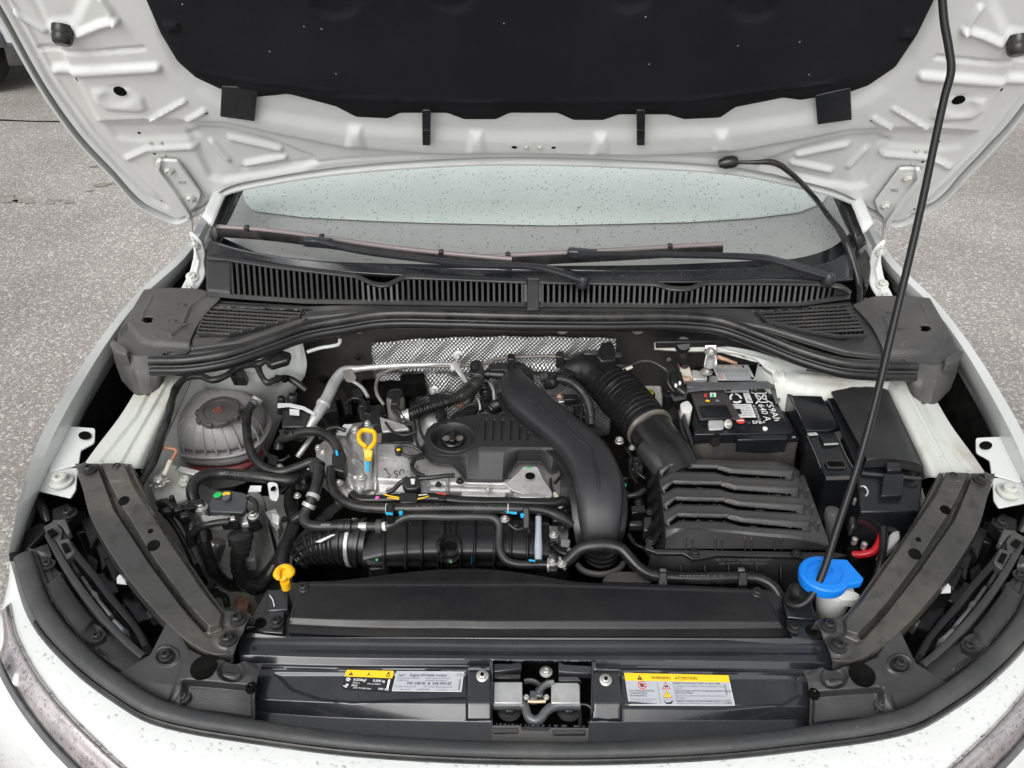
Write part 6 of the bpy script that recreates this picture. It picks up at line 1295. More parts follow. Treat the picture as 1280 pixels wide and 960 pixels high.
# ------- intake manifold below the head
im_rows = []
for k, (y, z) in enumerate(((644, .775), (654, .800), (668, .808), (684, .806), (697, .795), (704, .776), (709, .75))):
    im_rows.append([(452 + k * .4, y + 8, z - .004), (480, y + 2, z), (520, y - 1, z), (570, y - 2, z), (620, y - 2, z), (660, y, z), (686, y + 2, z - .004)])
mf = [ridge([(x, 640), (x - 1, 712)], 2.2, .0055) for x in (481, 508, 528, 553, 594, 619, 639, 660)] + [ridge([(460, 703), (560, 705), (668, 703)], 2.2, .005), ridge([(470, 655), (560, 651), (670, 655)], 2, .004),
      ridge([(555, 655), (555, 670)], 2.0, .005), ridge([(562, 655), (562, 668)], 1.6, .004), ridge([(569, 655), (569, 670)], 2.0, .005), ring(562, 685, 14, 14, 2.4, .007), ridge([(548.5, 684), (548, 706)], 2, .006), ridge([(575.5, 684), (576, 706)], 2, .006), ell(562, 684.5, 10.5, 10.5, 1.5, -.018)]
im = field('intake_manifold', im_rows, 'satin', 300, 110, mf, [], solid=.003, label='ribbed black intake manifold along the front of the engine')
im.data.materials[0] = mat('manifold_plastic', (.016, .016, .018), .36, bump=((900, .2),), var=(20, (.028, .028, .028), .4, .7), dust=(500, (.08, .08, .08), .66, .8))
pt_ = lathe('manifold_port', np.array(on(im, 562, 674, 0)[0]) * [1, 1, 0] + [0, -.012, .806], [(.0175, -.014), (.0175, .005), (.0155, .007), (.0125, .005), (.0125, -.012), (0, -.012)], 'plas', im, n=32, axis=(0, -.62, .78))
lathe('port_bore', np.array(on(im, 562, 674, 0)[0]) * [1, 1, 0] + [0, -.012, .806], [(0, -.0115), (.0123, -.0115), (.0123, -.009), (0, -.009)], 'dark', pt_, n=24, axis=(0, -.62, .78))
for x, y, m_ in ((471, 699, 'lgreen'), (564, 702, 'lgreen')): lathe('paint_dot', np.array(on(im, x, y, .0008)[0]), [(0, 0), (.0018, 0), (0, .0006)], m_, im, n=10, axis=(0, -.5, 1))
for x, y in ((590, 700), ): 
    c_ = [np.array(on(im, a_, b_, .0012)[0]) for a_, b_ in ((x - 1, y - 5), (x + 1, y - 5), (x + 1, y + 5), (x - 1, y + 5))]; mk('paint_mark', c_, [(0, 3, 2, 1)], 'lblue', im, smooth=False)
# throttle hose at its left end, with rings and lengthwise ribs
th2 = [(374, 700, .762), (384, 690, .770), (398, 683, .776), (416, 679, .782), (440, 678, .786), (462, 680, .786)]
cgh = tube('charge_air_hose', th2, [.018, .024, .028, .031, .032, .032], 'plas', n=40, corr=(.0018, .0125, .0, .62), step=.0012, label='large ribbed black charge air hose at the left end of the manifold')
for dy in (-26, -14, 0, 14, 26):
    pass
cl = band('wide_clamp', th2, .0350, .80, .0055, 'galv', cgh); band('end_ring', th2, .036, .93, .006, 'plas', cgh); band('end_ring', th2, .0345, .70, .004, 'plas', cgh)
for k in range(5):
    a0 = .55 + k * .42; Pp = G(*[np.array(v, float) for v in zip(*th2)])[:4]; T_ = Pp[-1] - Pp[0]; T_ /= np.linalg.norm(T_); S_ = np.cross(T_, (0, 0, 1)); S_ /= np.linalg.norm(S_); N_ = np.cross(S_, T_)
    rr3 = [.0195, .0255, .0295, .0325]; sweep('hose_rib', [Pp[i] + (S_ * math.cos(a0) + N_ * math.sin(a0)) * rr3[i] for i in range(4)], 'plas', cgh, rx=.0016, n=6)
plate('paper_scrap', [(394, 677, .815), (415, 668, .82), (419, 668, .82), (400, 678, .815)], .001, 'paper', bev=0)
plate('throttle_flange', [(458, 660, .80), (470, 656, .80), (484, 660, .80), (486, 712, .77), (460, 714, .77)], .05, 'plas', bev=.003)
plate('manifold_end', [(662, 655, .80), (684, 650, .80), (700, 664, .795), (700, 700, .77), (672, 708, .765)], .05, 'satin', bev=.006, rad=6)
# charge pipe left (shallow, dark coil like loom stack)
for k in range(5): tube('loom_strand', [(366 + k * 5, 690 - k * 3, .76), (384 + k * 5, 668 - k * 3, .775), (402 + k * 5, 645 - k * 2, .785), (424 + k * 4, 628 - k * 2, .79)], .0045, 'rub')
# hoses in front of head: two long runs
r1_ = [(414, 585, .852), (414, 600, .85), (418, 614, .848), (428, 625, .846), (444, 632, .845), (470, 635, .845), (560, 635, .845), (640, 636, .845), (680, 638, .842), (700, 646, .835), (715, 655, .825)]
hL = tube('heater_hose', r1_, .0072, 'rub', label='long black hose across the front of the cylinder head')
plate('hose_bracket', [(482, 630, .858), (492, 628, .858), (492, 642, .852), (482, 644, .852)], .02, 'plas', hL, bev=.002); plate('blue_tape', [(482, 640, .8555), (491, 641, .855), (491, 643.5, .8545), (482, 642.5, .855)], .001, 'lblue', hL, bev=0)
plate('blue_tape', [(631, 639, .8535), (646, 640, .8535), (646, 642.5, .8525), (640, 642, .8525)], .001, 'lblue', hL, bev=0); band('paint_ring', r1_, .0075, .36, .0015, 'paper', hL); band('paint_ring', r1_, .0075, .78, .0015, 'paper', hL)
for x, y in ((501, 640), (653, 643)): lathe('blue_clip', G(x, y, .852), [(0, -.004), (.003, -.004), (.003, 0), (0, .001)], 'lblue', hL, n=10)
plate('hose_bracket', [(653, 634, .858), (662, 633, .858), (662, 660, .84), (654, 660, .84)], .02, 'plas', hL, bev=.002)
r2_ = [(440, 618, .842), (448, 624, .842), (470, 625, .842), (500, 624, .842), (540, 623, .842), (580, 627, .840), (640, 628, .838), (690, 629, .836), (706, 626, .834)]
lm = tube('wiring_loom', r2_, .0068, 'plas', pw=3, label='flat black wiring duct over the front of the head')
plate('duct_clip', [(500, 615, .853), (521, 616, .853), (522, 628, .848), (500, 629, .848)], .02, 'plas', lm, bev=.0015); plate('duct_clip', [(548, 619, .852), (557, 619, .852), (557, 625, .85), (548, 625, .85)], .012, 'plas', lm, bev=.001)
for p_, m_ in (([(480, 618, .851), (488, 620, .852), (499, 622, .851)], 'lyel'), ([(484, 622, .851), (499, 624, .850)], 'lyel'), ([(522, 624, .851), (530, 622, .852), (536, 620, .851)], 'lyel'), ([(523, 619, .852), (534, 618, .852)], 'cream'), ([(545, 616, .8515), (558, 618, .8515)], 'lred')):
    tube('coloured_wire', p_, .0009, m_, lm, n=6)
lathe('pink_dot', G(471.5, 622, .850), [(0, 0), (.0032, 0), (0, .0008)], 'pink', lm, n=12)
cgp = plate('coil_plug', [(506, 596, .86), (524, 594, .86), (526, 606, .856), (520, 612, .852), (508, 612, .852), (502, 602, .858)], .016, 'plas', bev=.002); plate('plug_clip', [(513, 598, .8625), (519, 598, .8625), (518, 604, .8605), (514, 604, .8605)], .003, 'paper', cgp, bev=.0008)
for p_ in ([(510, 597, .856), (500, 604, .85), (492, 612, .846), (484, 616, .843)], [(524, 598, .858), (540, 597, .86), (556, 595, .86), (568, 594, .858)], [(530, 571, .855), (519, 574, .856), (515, 582, .856), (520, 591, .856), (530, 595, .856)]): tube('coil_wire', p_, .0034, 'rub', cgp)
# moulded connectors, left junction with blue marks
jn = plate('hose_junction', [(415, 566, .864), (430, 562, .866), (433, 570, .862), (430, 590, .855), (414, 586, .856)], .02, 'plas', bev=.002, label='black hose junction with blue paint marks')
for pts in ([(419, 563, .8675), (422, 563, .8675), (423, 569, .8655), (420, 569, .8655)], [(413, 581, .8585), (416, 580, .8585), (416, 586, .8565), (413, 586, .8565)]): plate('paint_mark', pts, .001, 'lblue', jn, bev=0)
plate('hose_junction', [(384, 578, .86), (398, 576, .86), (406, 584, .856), (402, 592, .852), (388, 590, .852)], .02, 'plas', bev=.002)
r3_ = [(399, 584, .855), (397, 600, .848), (393, 616, .84), (388, 628, .834), (382, 640, .826), (380, 650, .822), (386, 656, .82), (398, 658, .82), (412, 658, .82), (424, 658, .82)]
hD = tube('coolant_hose', r3_, [.0085, .0085, .0085, .007, .0075, .0075, .0075, .0072, .0072, .0065], 'rub', label='short black hose with two silver clamps left of the head')
for t in (.36, .46): band('hose_clamp', r3_, .0098, t, .006, 'galv', hD)
plate('hose_print', [(401, 654.8, .8285), (413, 654.8, .8285), (413, 657, .8275), (401, 657, .8275)], .0006, 'inkg', hD, bev=0)
for x, z, r in ((428, .82, .010), (436, .82, .0105), (474, .82, .010)): lathe('quick_connector', G(x, 658, z), [(0, -.004), (r, -.004), (r, .004), (0, .004)], 'plas' if x != 474 else 'plasd', hD, axis=(1, 0, 0), n=20)
r4_ = [(440, 658, .82), (452, 658, .82), (470, 658, .822), (486, 657, .824), (497, 651, .828), (508, 646, .832), (520, 645, .833), (560, 646, .834), (600, 646, .834), (618, 648, .832), (624, 655, .828), (624, 670, .82), (625, 688, .812), (632, 700, .806), (644, 705, .804), (664, 706, .804)]
hE = tube('fuel_pipe', r4_, .0055, 'plas', label='slim black pipe running over the manifold and down'); hE.data.materials[0] = M['plasg']
band('silver_sleeve', r4_, .0058, .06, .012, 'galv', hE); band('white_ring', r4_, .0066, .16, .005, 'paper', hE)
r5_ = [(673, 646, .83), (673, 665, .822), (673, 685, .815), (673, 700, .808)]
hF = tube('vapour_pipe', r5_, [.0045, .0045, .0055, .005], 'clear', label='greyish translucent vertical pipe'); 
r6_ = [(664, 706, .806), (680, 706, .806), (696, 706, .808), (708, 702, .812), (718, 692, .822), (728, 685, .830), (744, 682, .834), (762, 682, .834), (776, 686, .832), (786, 696, .826), (798, 709, .818), (812, 718, .812), (828, 721, .81), (860, 723, .81), (900, 723, .81), (930, 722, .81), (950, 724, .81), (966, 733, .806), (974, 745, .80)]
hG = tube('radiator_hose', r6_, [.006, .006, .0075] + [.0082] * 16, 'rub', label='thick black hose arching over the duct to the right')
for t in (.075, .095, .13): band('hose_clamp', r6_, .0098, t, .0035, 'galv', hG)
for x, y, m_ in ((690, 703, 'zinc'), (702, 705, 'zinc')): gbolt(x, y, .818, .004, m_, hG, hexn=0)
plate('clamp_block', [(686, 697, .822), (697, 697, .822), (697, 714, .814), (687, 714, .814)], .01, 'plas', hG, bev=.0015)
for x in (829, 929): plate('hose_clip', [(x - 5, 715, .822), (x + 5, 715, .822), (x + 6, 732, .812), (x - 6, 732, .812)], .014, 'plas', hG, bev=.0015); 
for x, y in ((829, 712), (927, 711)): gbox('clip_lug', x, y, .818, (.009, .006, .008), 'steel', hG)
for x, y, z, r in ((631, 649, .832, .0045), (692, 669, .82, .0042), (645, 658, .82, .0045), (703, 660, .815, .0045)): gbolt(x, y, z, r, 'zinc' if x in (631, 692) else 'bolt', washer=1.5)
plate('blue_tape', [(661, 699, .818), (669, 700, .817), (669, 702, .8165), (661, 701, .817)], .0008, 'lblue', bev=0)
# right of the manifold: pulley side gear in the dark
for pts, h, m_, nm in (([(684, 655, .80), (712, 657, .80), (712, 700, .77), (686, 700, .77)], .05, 'plas', 'pump_body'), ([(700, 575, .835), (716, 580, .835), (722, 610, .825), (708, 628, .82), (700, 612, .825)], .03, 'plasg', 'belt_guard'), ([(690, 632, .81), (714, 634, .81), (714, 652, .80), (690, 652, .80)], .02, 'plas', 'pump_body'),
                       ([(691, 614, .833), (696, 614, .833), (702, 624, .829), (698, 628, .828), (694, 622, .83)], .004, 'cream', 'wire_end'), ([(790, 600, .80), (815, 605, .80), (815, 660, .77), (790, 660, .77)], .05, 'dark', 'mount_block'), ([(786, 650, .825), (804, 649, .825), (804, 657, .822), (786, 657, .822)], .012, 'plas', 'air_nozzle'), ([(804, 645, .83), (816, 645, .83), (816, 664, .82), (804, 664, .82)], .02, 'plas', 'nozzle_block')):
    plate(nm, pts, h, m_, bev=.0025)
for p_ in ([(704, 584, .84), (710, 600, .835), (716, 614, .83)], [(688, 598, .83), (690, 612, .826), (700, 620, .822), (714, 622, .82)], [(790, 575, .83), (796, 590, .825), (806, 598, .82)]): tube('coil_wire', p_, .002, 'rub')

# ------- smaller lines and fittings filling the gaps
for nm, p_, r, m_ in (
    ('small_hose', [(400, 548, .84), (408, 538, .85), (420, 534, .852), (432, 538, .848)], .0035, 'rub'), ('small_hose', [(430, 505, .83), (440, 498, .84), (452, 500, .84), (458, 514, .835)], .004, 'rub'),
    ('coil_wire', [(450, 512, .84), (456, 522, .84), (452, 534, .838), (440, 540, .836)], .002, 'rub'), ('coil_wire', [(482, 528, .846), (492, 540, .848), (506, 544, .848), (520, 540, .85)], .0022, 'rub'),
    ('small_hose', [(540, 512, .85), (546, 500, .856), (556, 492, .86), (568, 494, .86)], .004, 'rub'), ('coil_wire', [(596, 520, .86), (606, 516, .862), (616, 520, .862)], .0025, 'rub'),
    ('coil_wire', [(700, 560, .85), (706, 574, .846), (704, 590, .842), (694, 604, .838)], .0024, 'rub'), ('small_hose', [(704, 640, .82), (718, 636, .82), (726, 626, .822)], .004, 'rub'),
    ('coil_wire', [(782, 560, .83), (790, 574, .83), (788, 590, .83), (796, 604, .826)], .0024, 'rub'), ('small_hose', [(784, 620, .82), (796, 618, .822), (806, 612, .824)], .0045, 'rub'),
    ('coil_wire', [(786, 668, .80), (794, 680, .80), (806, 686, .80), (816, 700, .80)], .003, 'rub'), ('small_hose', [(384, 612, .83), (372, 604, .826), (360, 606, .82), (350, 616, .815)], .0045, 'rub'),
    ('coil_wire', [(330, 560, .82), (338, 572, .82), (352, 576, .822), (362, 570, .824)], .003, 'rub'), ('small_hose', [(398, 520, .82), (408, 530, .82), (416, 544, .82)], .005, 'rub'),
    ('coil_wire', [(636, 655, .826), (646, 662, .822), (656, 660, .822), (664, 668, .82)], .0022, 'rub'), ('small_hose', [(690, 680, .80), (700, 690, .80), (712, 694, .80)], .005, 'rub'),
    ('coil_wire', [(500, 655, .822), (508, 650, .826), (514, 656, .824)], .0016, 'rub'), ('small_pipe', [(426, 470, .86), (440, 476, .86), (452, 484, .855), (460, 496, .85)], .003, 'galv'),
    ('small_pipe', [(610, 476, .862), (616, 486, .86), (618, 500, .855)], .0025, 'galv'), ('coil_wire', [(724, 500, .858), (728, 512, .856), (726, 526, .85), (732, 540, .845)], .0024, 'rub')):
    t_ = tube(nm, p_, r, m_)
    if r > .0034: band('hose_clip', p_, r + .0016, .12, .004, 'plas' if m_ == 'rub' else 'galv', t_)
for x, y, z, r, m_ in ((404, 566, .852, .004, 'zinc'), (424, 604, .846, .004, 'zinc'), (466, 618, .84, .0035, 'zinc'), (528, 606, .838, .0038, 'zinc'), (548, 606, .838, .0035, 'bolt'), (610, 612, .836, .0035, 'zinc'), (700, 632, .83, .004, 'zinc'), (712, 690, .80, .004, 'zinc'), (796, 580, .83, .004, 'bolt'), (798, 628, .815, .0045, 'bolt'), (790, 560, .83, .004, 'zinc'), (812, 640, .832, .004, 'bolt'), (350, 584, .82, .004, 'zinc'), (372, 620, .82, .004, 'zinc'), (356, 650, .80, .004, 'bolt')): gbolt(x, y, z, r, m_, washer=1.35)
for pts, h, m_, nm in (([(402, 500, .82), (418, 496, .82), (422, 512, .815), (404, 516, .815)], .03, 'plasg', 'small_bracket'), ([(440, 486, .83), (452, 484, .83), (454, 494, .826), (441, 496, .826)], .015, 'plasg', 'cable_connector'), ([(536, 494, .85), (548, 490, .852), (552, 500, .85), (538, 504, .848)], .015, 'plas', 'cable_connector'), ([(700, 608, .838), (712, 606, .838), (714, 620, .832), (702, 622, .832)], .02, 'plasg', 'cable_connector'),
                       ([(786, 572, .83), (800, 570, .83), (804, 584, .825), (788, 588, .825)], .02, 'plasg', 'cable_connector'), ([(788, 632, .815), (806, 630, .815), (808, 640, .81), (790, 642, .81)], .02, 'plas', 'small_bracket'), ([(700, 672, .81), (714, 674, .81), (712, 686, .80), (700, 684, .80)], .02, 'plasg', 'small_bracket'), ([(336, 566, .825), (348, 570, .825), (346, 582, .82), (334, 578, .82)], .015, 'plas', 'cable_connector'),
                       ([(340, 640, .82), (350, 644, .82), (348, 656, .815), (338, 652, .815)], .01, 'galv', 'small_bracket'), ([(366, 596, .835), (380, 594, .836), (382, 604, .832), (368, 606, .83)], .012, 'plasg', 'cable_connector')):
    plate(nm, pts, h, m_, bev=.0015)
# ================================================================== RIGHT OF THE BAY
# intake bellows
bl_ = [(706, 478, .85), (716, 466, .862), (732, 462, .868), (750, 468, .868), (768, 486, .865), (790, 510, .858), (808, 532, .852), (822, 552, .848), (838, 574, .842), (852, 600, .832)]
bw = tube('intake_bellows', bl_, [.016, .027, .033, .036, .037, .037, .036, .036, .037, .036], 'plas', n=48, corr=(.0021, .0046, .32, .64), step=.0007, label='thick ribbed intake bellows curving to the air filter')
cb1 = lathe('worm_clamp', G(812, 536, .853), [(.0, -.004), (.0385, -.003), (.0385, .003), (0, .003)], mat('clamp_steel', (.40, .36, .31), .32, .7), bw, axis=tuple(G(822, 552, .848) - G(800, 521, .855)), n=48)
gbolt(774, 552, .84, .006, 'zinc', bw, hexn=0, washer=1.2)
tube('inner_duct', [(806, 560, .850), (818, 572, .849), (834, 592, .842)], [.016, .018, .018], 'plasg', n=20)
# brake fluid reservoir with a yellow cap
br1 = plate('brake_reservoir', [(783, 474, .80), (826, 474, .80), (832, 520, .79), (800, 530, .79)], .06, 'milky', bev=.004, label='milky brake fluid reservoir'); bcap = lathe('yellow_print_cap', G(808, 491, .828), [(0, -.02), (.014, -.02), (.0155, -.012), (.0155, -.002), (.014, 0), (0, 0)], 'plas', br1, n=30)
lathe('cap_print', G(808, 490.5, .8285), [(0, 0), (.0125, 0), (.0125, .0003), (0, .0004)], mat('worn_yellow', (.55, .50, .06), .5, var=(260, (.10, .10, .03), .5, .56)), bcap, n=24)
# bulkhead beam and grey pieces
plate('wiper_motor_bracket', [(745, 444, .925), (752, 428, .935), (764, 426, .935), (768, 432, .93), (770, 450, .92), (752, 452, .92)], .02, 'plas', bev=.002)
for pts in ([(730, 437, .93), (748, 437, .93), (748, 443, .925), (730, 443, .925)], [(764, 439, .925), (778, 440, .925), (778, 446, .92), (764, 446, .92)], [(760, 452, .905), (786, 456, .905), (786, 468, .895), (764, 466, .895)], [(820, 418, .94), (910, 418, .94), (910, 426, .935), (820, 428, .935)]): plate('bracket_block', pts, .012, 'plas', bev=.0015)
loom([(778, 462, .90), (786, 458, .905), (800, 452, .91), (814, 452, .91), (826, 458, .905), (834, 464, .90), (836, 480, .89), (844, 490, .88), (852, 486, .88)], .0035)
plate('copper_tip', [(782, 460, .908), (790, 457, .909), (791, 459, .908), (784, 462, .907)], .002, 'cream', bev=0)
bm = field('cross_beam', [[(818, 428, .925), (850, 430, .925), (900, 432, .922), (940, 438, .92), (968, 446, .915), (1010, 460, .905)], [(818, 436, .918), (850, 438, .918), (900, 440, .915), (940, 448, .912), (962, 462, .905), (990, 480, .895)]], 'inner', 40, 10, (ridge([(820, 432), (900, 436), (960, 452)], 3, .003),), solid=.01, label='white cross beam behind the battery')
bpn = plate('beam_panel', [(948, 446, .905), (966, 450, .905), (986, 456, .90), (980, 480, .89), (964, 474, .89), (952, 462, .89)], .05, 'inner', bev=.003); lathe('panel_hole', G(950.5, 457, .9055), [(0, 0), (.0025, 0), (.0025, .0008), (0, .0008)], 'dark', bpn, n=12)
# right strut tower
stw = field('strut_tower', [[(960, 452, .905), (1000, 462, .905), (1050, 470, .905), (1110, 472, .905), (1150, 470, .90)], [(966, 470, .90), (1000, 478, .90), (1060, 484, .90), (1110, 482, .90), (1156, 490, .89)], [(975, 520, .84), (1010, 530, .84), (1060, 530, .84), (1120, 530, .84), (1160, 540, .83)]], 'inner', 60, 40,
             (ridge([(968, 452), (972, 470), (966, 492)], 2, .003), ridge([(974, 454), (980, 472)], 2, .003), ridge([(1000, 470), (1060, 476), (1110, 478)], 5, .004), lambda X, Y: .0005 * np.sin(X * .35 + Y * .2)), label='white painted strut tower behind the fuse box')
# power cable grommet, earth stud
lathe('black_grommet', G(853, 430, .925), [(0, -.03), (.013, -.03), (.016, -.012), (.015, .004), (.011, .010), (0, .010)], 'gloss', n=30, axis=(0, -.75, .6), label='glossy black cable grommet')
tube('battery_cable', [(853, 440, .915), (853, 450, .90), (856, 456, .888)], .0085, 'rub', label='thick battery cable')
plate('earth_bracket', [(881, 431, .93), (896, 431, .93), (895, 440, .925), (897, 456, .905), (880, 456, .905), (883, 440, .92)], .006, 'galv', bev=.001); gbolt(888, 440, .93, .006, 'zinc'); lathe('earth_nut', G(888, 450, .915), [(0, -.012), (.008, -.012), (.007, .004), (0, .004)], 'galv', n=16)
tube('earth_cable', [(896, 446, .915), (906, 449, .912), (914, 452, .908), (920, 454, .902)], [.004, .0032, .0028, .0028], 'copper')
# battery
bt = plate('battery', [(868, 458, .862), (948, 456, .862), (992, 541, .862), (868, 543, .862)], .02, 'gloss', bev=.0015, label='black car battery with white print')
plate('battery_case', [(866, 460, .85), (950, 458, .85), (1000, 548, .85), (866, 550, .85)], .13, 'gloss', bt, bev=.002)
plate('battery_front_step', [(922, 535, .862), (984, 533, .862), (985, 549, .857), (922, 550, .857)], .03, 'gloss', bt, bev=.0015)
lathe('vent_plug', G(956.5, 535, .8645), [(0, -.004), (.0038, -.004), (.0038, 0), (0, .0008)], 'wink', bt, n=16)
plate('silver_edge', [(984, 545, .852), (994, 545, .852), (994, 547, .852), (984, 547, .852)], .001, 'galv', bt, bev=0); plate('silver_edge', [(905, 544, .853), (919, 544, .853), (919, 546, .853), (905, 546, .853)], .001, 'galv', bt, bev=0)
# rear label
lb = Decal([G(889, 456, .8640), G(935, 456, .8640), G(945, 475.5, .8640), G(898, 475.5, .8640)], 280, 110)
lab = mk('hazard_label', [tuple(q) for q in lb.c], [(0, 3, 2, 1)], 'paper', bt, smooth=False)
for i, m_ in enumerate(('lblue', 'lyel', 'lyel', 'lyel', 'ink')):
    x = 26 + i * 52; (lb.disc if m_ in ('lblue', 'ink') else lb.tri)(m_, x, 14, 9)
    if m_ == 'lyel': lb.rect('ink', x - 1.5, 8, x + 1.5, 18, .0007)
lb.disc('lred', 32, 84, 16); lb.disc('paper', 32, 84, 11, .0007); lb.rect('lred', 24, 82, 40, 86, .0009)
lb.lines('inkg', 20, 30, 262, 4, 9, 4, 3); lb.lines('inkg', 62, 66, 262, 5, 9, 4, 4); lb.rect('ink', 250, 88, 272, 104); lb.done(lab)
# hold-down bracket
sweep('battery_strap', G(*[np.array(v, float) for v in zip(*[(840, 497, .862), (856, 494, .864), (860, 486, .878), (872, 484, .880), (920, 482, .880), (970, 481, .880), (974, 487, .868), (976, 498, .85)])]), 'steel', rx=.0095, ry=.0018, n=12, pw=4, step=.002, up=(0, 0, 1), smooth=False, label='grey steel hold down bracket across the battery')
plate('bracket_web', [(858, 477, .882), (962, 478, .882), (968, 484, .881), (858, 484, .881)], .0015, 'steel', bev=.0006)
plate('strap_post', [(965, 460, .89), (970, 470, .888), (976, 500, .87), (970, 504, .865), (963, 484, .875)], .004, 'steel', bev=.001)
# print on battery top, read from the right-hand wing
bd = Decal([G(903, 484, .8640), G(958, 484, .8640), G(985, 531, .8640), G(912, 531, .8640)], 100, 100)
for q in ((0, 0, 56, 15), (42, 17, 55, 44), (10, 47, 50, 82)): bd.rect('wink', *q)
bd.rect('ink', 6, 2, 18, 13, .0007); bd.lines('inkg', 22, 3, 54, 3, 4, 1.6, 5); bd.lines('inkg', 44, 20, 54, 6, 4, 1.4, 7); bd.lines('inkg', 13, 50, 47, 7, 4.4, 1.8, 6); bd.rect('ink', 16, 60, 26, 74, .0007)
bd.disc('wink', 23, 31, 13, ry=14); bd.disc('ink', 23, 31, 8.5, .0007, ry=9.5)
for k in range(3): a_ = k * 2.09 + .4; bd.poly('ink', [(23 + 14 * math.cos(a_ - .2), 31 + 15 * math.sin(a_ - .2)), (23 + 14 * math.cos(a_ + .2), 31 + 15 * math.sin(a_ + .2)), (23 + 8 * math.cos(a_ + .3), 31 + 9 * math.sin(a_ + .3)), (23 + 8 * math.cos(a_ - .3), 31 + 9 * math.sin(a_ - .3))], .0009)
bd.text('ink', 'Pb', 45, 40, 9)
def bl(x0, y0, x1, y1, t): 
    dx, dy = x1 - x0, y1 - y0; l = math.hypot(dx, dy); nx, ny = -dy / l * t, dx / l * t; bd.poly('wink', [(x0 + nx, y0 + ny), (x1 + nx, y1 + ny), (x1 - nx, y1 - ny), (x0 - nx, y0 - ny)])
bl(60, 14, 94, 46, 1.4); bl(60, 46, 94, 14, 1.4); bl(64, 18, 90, 18, 1.5); bl(66, 20, 70, 43, 1.2); bl(88, 20, 84, 43, 1.2); bl(70, 42, 84, 42, 1.4); bl(64, 5, 64, 10, 1); bl(72, 5, 72, 10, 1)
bd.text('wink', '59Ah', 80, 47, 18, rot=R(90), bold=.05, sx=1.15); bd.text('wink', '640 A', 63, 47, 18, rot=R(90), bold=.05, sx=1.0); bd.text('wink', 'EFB+', 40, 98, 11, bold=.1)
bd.lines('wink', 52, 50, 57, 10, 4, 1.2, 9); bd.disc('lred', 20, 90, 8); bd.rect('wink', 14, 88.5, 26, 91.5, .0008); bd.text('inkg', 'L2', 30, 97, 7); bd.done(bt)
# terminals
for x, y, z in ((870, 466, .872), (892, 473, .868)): lathe('terminal_post', G(x, y, z), [(0, -.012), (.009, -.012), (.008, 0), (0, 0)], 'galv', bt, n=20)
t1 = plate('battery_terminal', [(850, 458, .885), (862, 458, .885), (866, 472, .88), (852, 474, .88)], .012, 'cream', bev=.001, label='rear battery clamp with copper cable end'); plate('copper_lug', [(847, 452, .887), (860, 453, .887), (859, 459, .885), (850, 459, .885)], .008, 'copper', t1, bev=.002); plate('copper_lug', [(853, 469, .882), (864, 470, .882), (864, 475, .879), (854, 475, .879)], .008, 'copper', t1, bev=.002)
plate('clamp_arm', [(864, 462, .88), (884, 464, .88), (884, 474, .876), (866, 474, .876)], .008, 'galv', t1, bev=.0015); gbolt(883, 465, .884, .006, 'zinc', t1); 
t2 = plate('battery_terminal', [(885, 525, .868), (905, 525, .868), (905, 536, .864), (886, 537, .864)], .018, 'galv', bev=.003, rad=3, label='front battery clamp with a round bolt'); gbolt(910, 530, .869, .0042, 'zinc', t2, nrm=(.3, -.7, .6)); tube('terminal_cable', [(894, 538, .86), (892, 552, .84), (890, 575, .80), (890, 590, .77)], .012, 'rub', t2)
# grey cover flap with coloured marks
fp = plate('terminal_cover', [(862, 486, .872), (904, 484, .872), (926, 523, .868), (875, 524, .868)], .004, mat('flap_grey', (.045, .043, .042), .45, dust=(500, (.14, .13, .12), .62, .78)), bev=.001, label='dark flap over the front battery terminal')
plate('flap_panel', [(873, 507, .8745), (908, 506, .8745), (916, 522, .8725), (880, 523, .8725)], .002, 'gloss', fp, bev=.0008)
lathe('yellow_dot', G(884.5, 501, .8752), [(0, 0), (.0036, 0), (0, .0003)], 'lyel', fp, n=18, ell_=.8); lathe('white_ring', G(897, 501, .8752), [(0, 0), (.0036, 0), (0, .0003)], 'inkg', fp, n=18)
for x, m_ in ((882, 'lred'), (891, 'lgreen')): plate('coloured_mark', R0(x - 1.6, 492, x + 1.6, 496), .0006, m_, fp, z=.8752, bev=0)
plate('coloured_mark', R0(887.5, 491, 895, 496), .0004, 'wink', fp, z=.8750, bev=0)
# battery jacket
jk = field('battery_jacket', [[(846, 512, .85), (858, 548, .845), (905, 552, .845), (950, 550, .845), (998, 550, .845)], [(846, 520, .83), (858, 566, .825), (905, 572, .825), (950, 570, .825), (994, 570, .825)], [(850, 540, .76), (862, 610, .76), (905, 612, .76), (950, 612, .76), (992, 610, .76)]], mat('jacket_fleece', (.020, .018, .016), .85, bump=((300, .6), (60, .5)), var=(30, (.055, .048, .038), .45, .7)), 60, 30, (), solid=.004, label='dusty fleece jacket round the battery')
plate('white_plug', [(850, 504, .868), (860, 500, .87), (866, 508, .868), (864, 516, .865), (852, 514, .865)], .03, 'milky', bev=.003, rad=3); plate('grey_blade', [(852, 520, .862), (856, 516, .862), (867, 552, .85), (865, 558, .848)], .01, 'plasg', bev=.001)
loom([(838, 462, .90), (842, 476, .895), (848, 486, .89), (856, 492, .886)], .006); plate('loom_plug', [(840, 464, .90), (852, 464, .90), (856, 480, .89), (844, 484, .89)], .02, 'plas', bev=.002); 
for x, y in ((845, 480), (850, 477)): gbox('plug_tip', x, y, .902, (.004, .006, .006), 'wink')
lathe('black_cap', G(835.5, 492, .86), [(0, -.04), (.008, -.04), (.008, -.014), (.009, -.014), (.0095, 0), (.006, .002), (.005, 0), (0, 0)], 'plas', n=20)
plate('mount_leg', [(833, 500, .84), (844, 500, .84), (858, 560, .80), (840, 560, .80)], .08, 'plas', bev=.003)
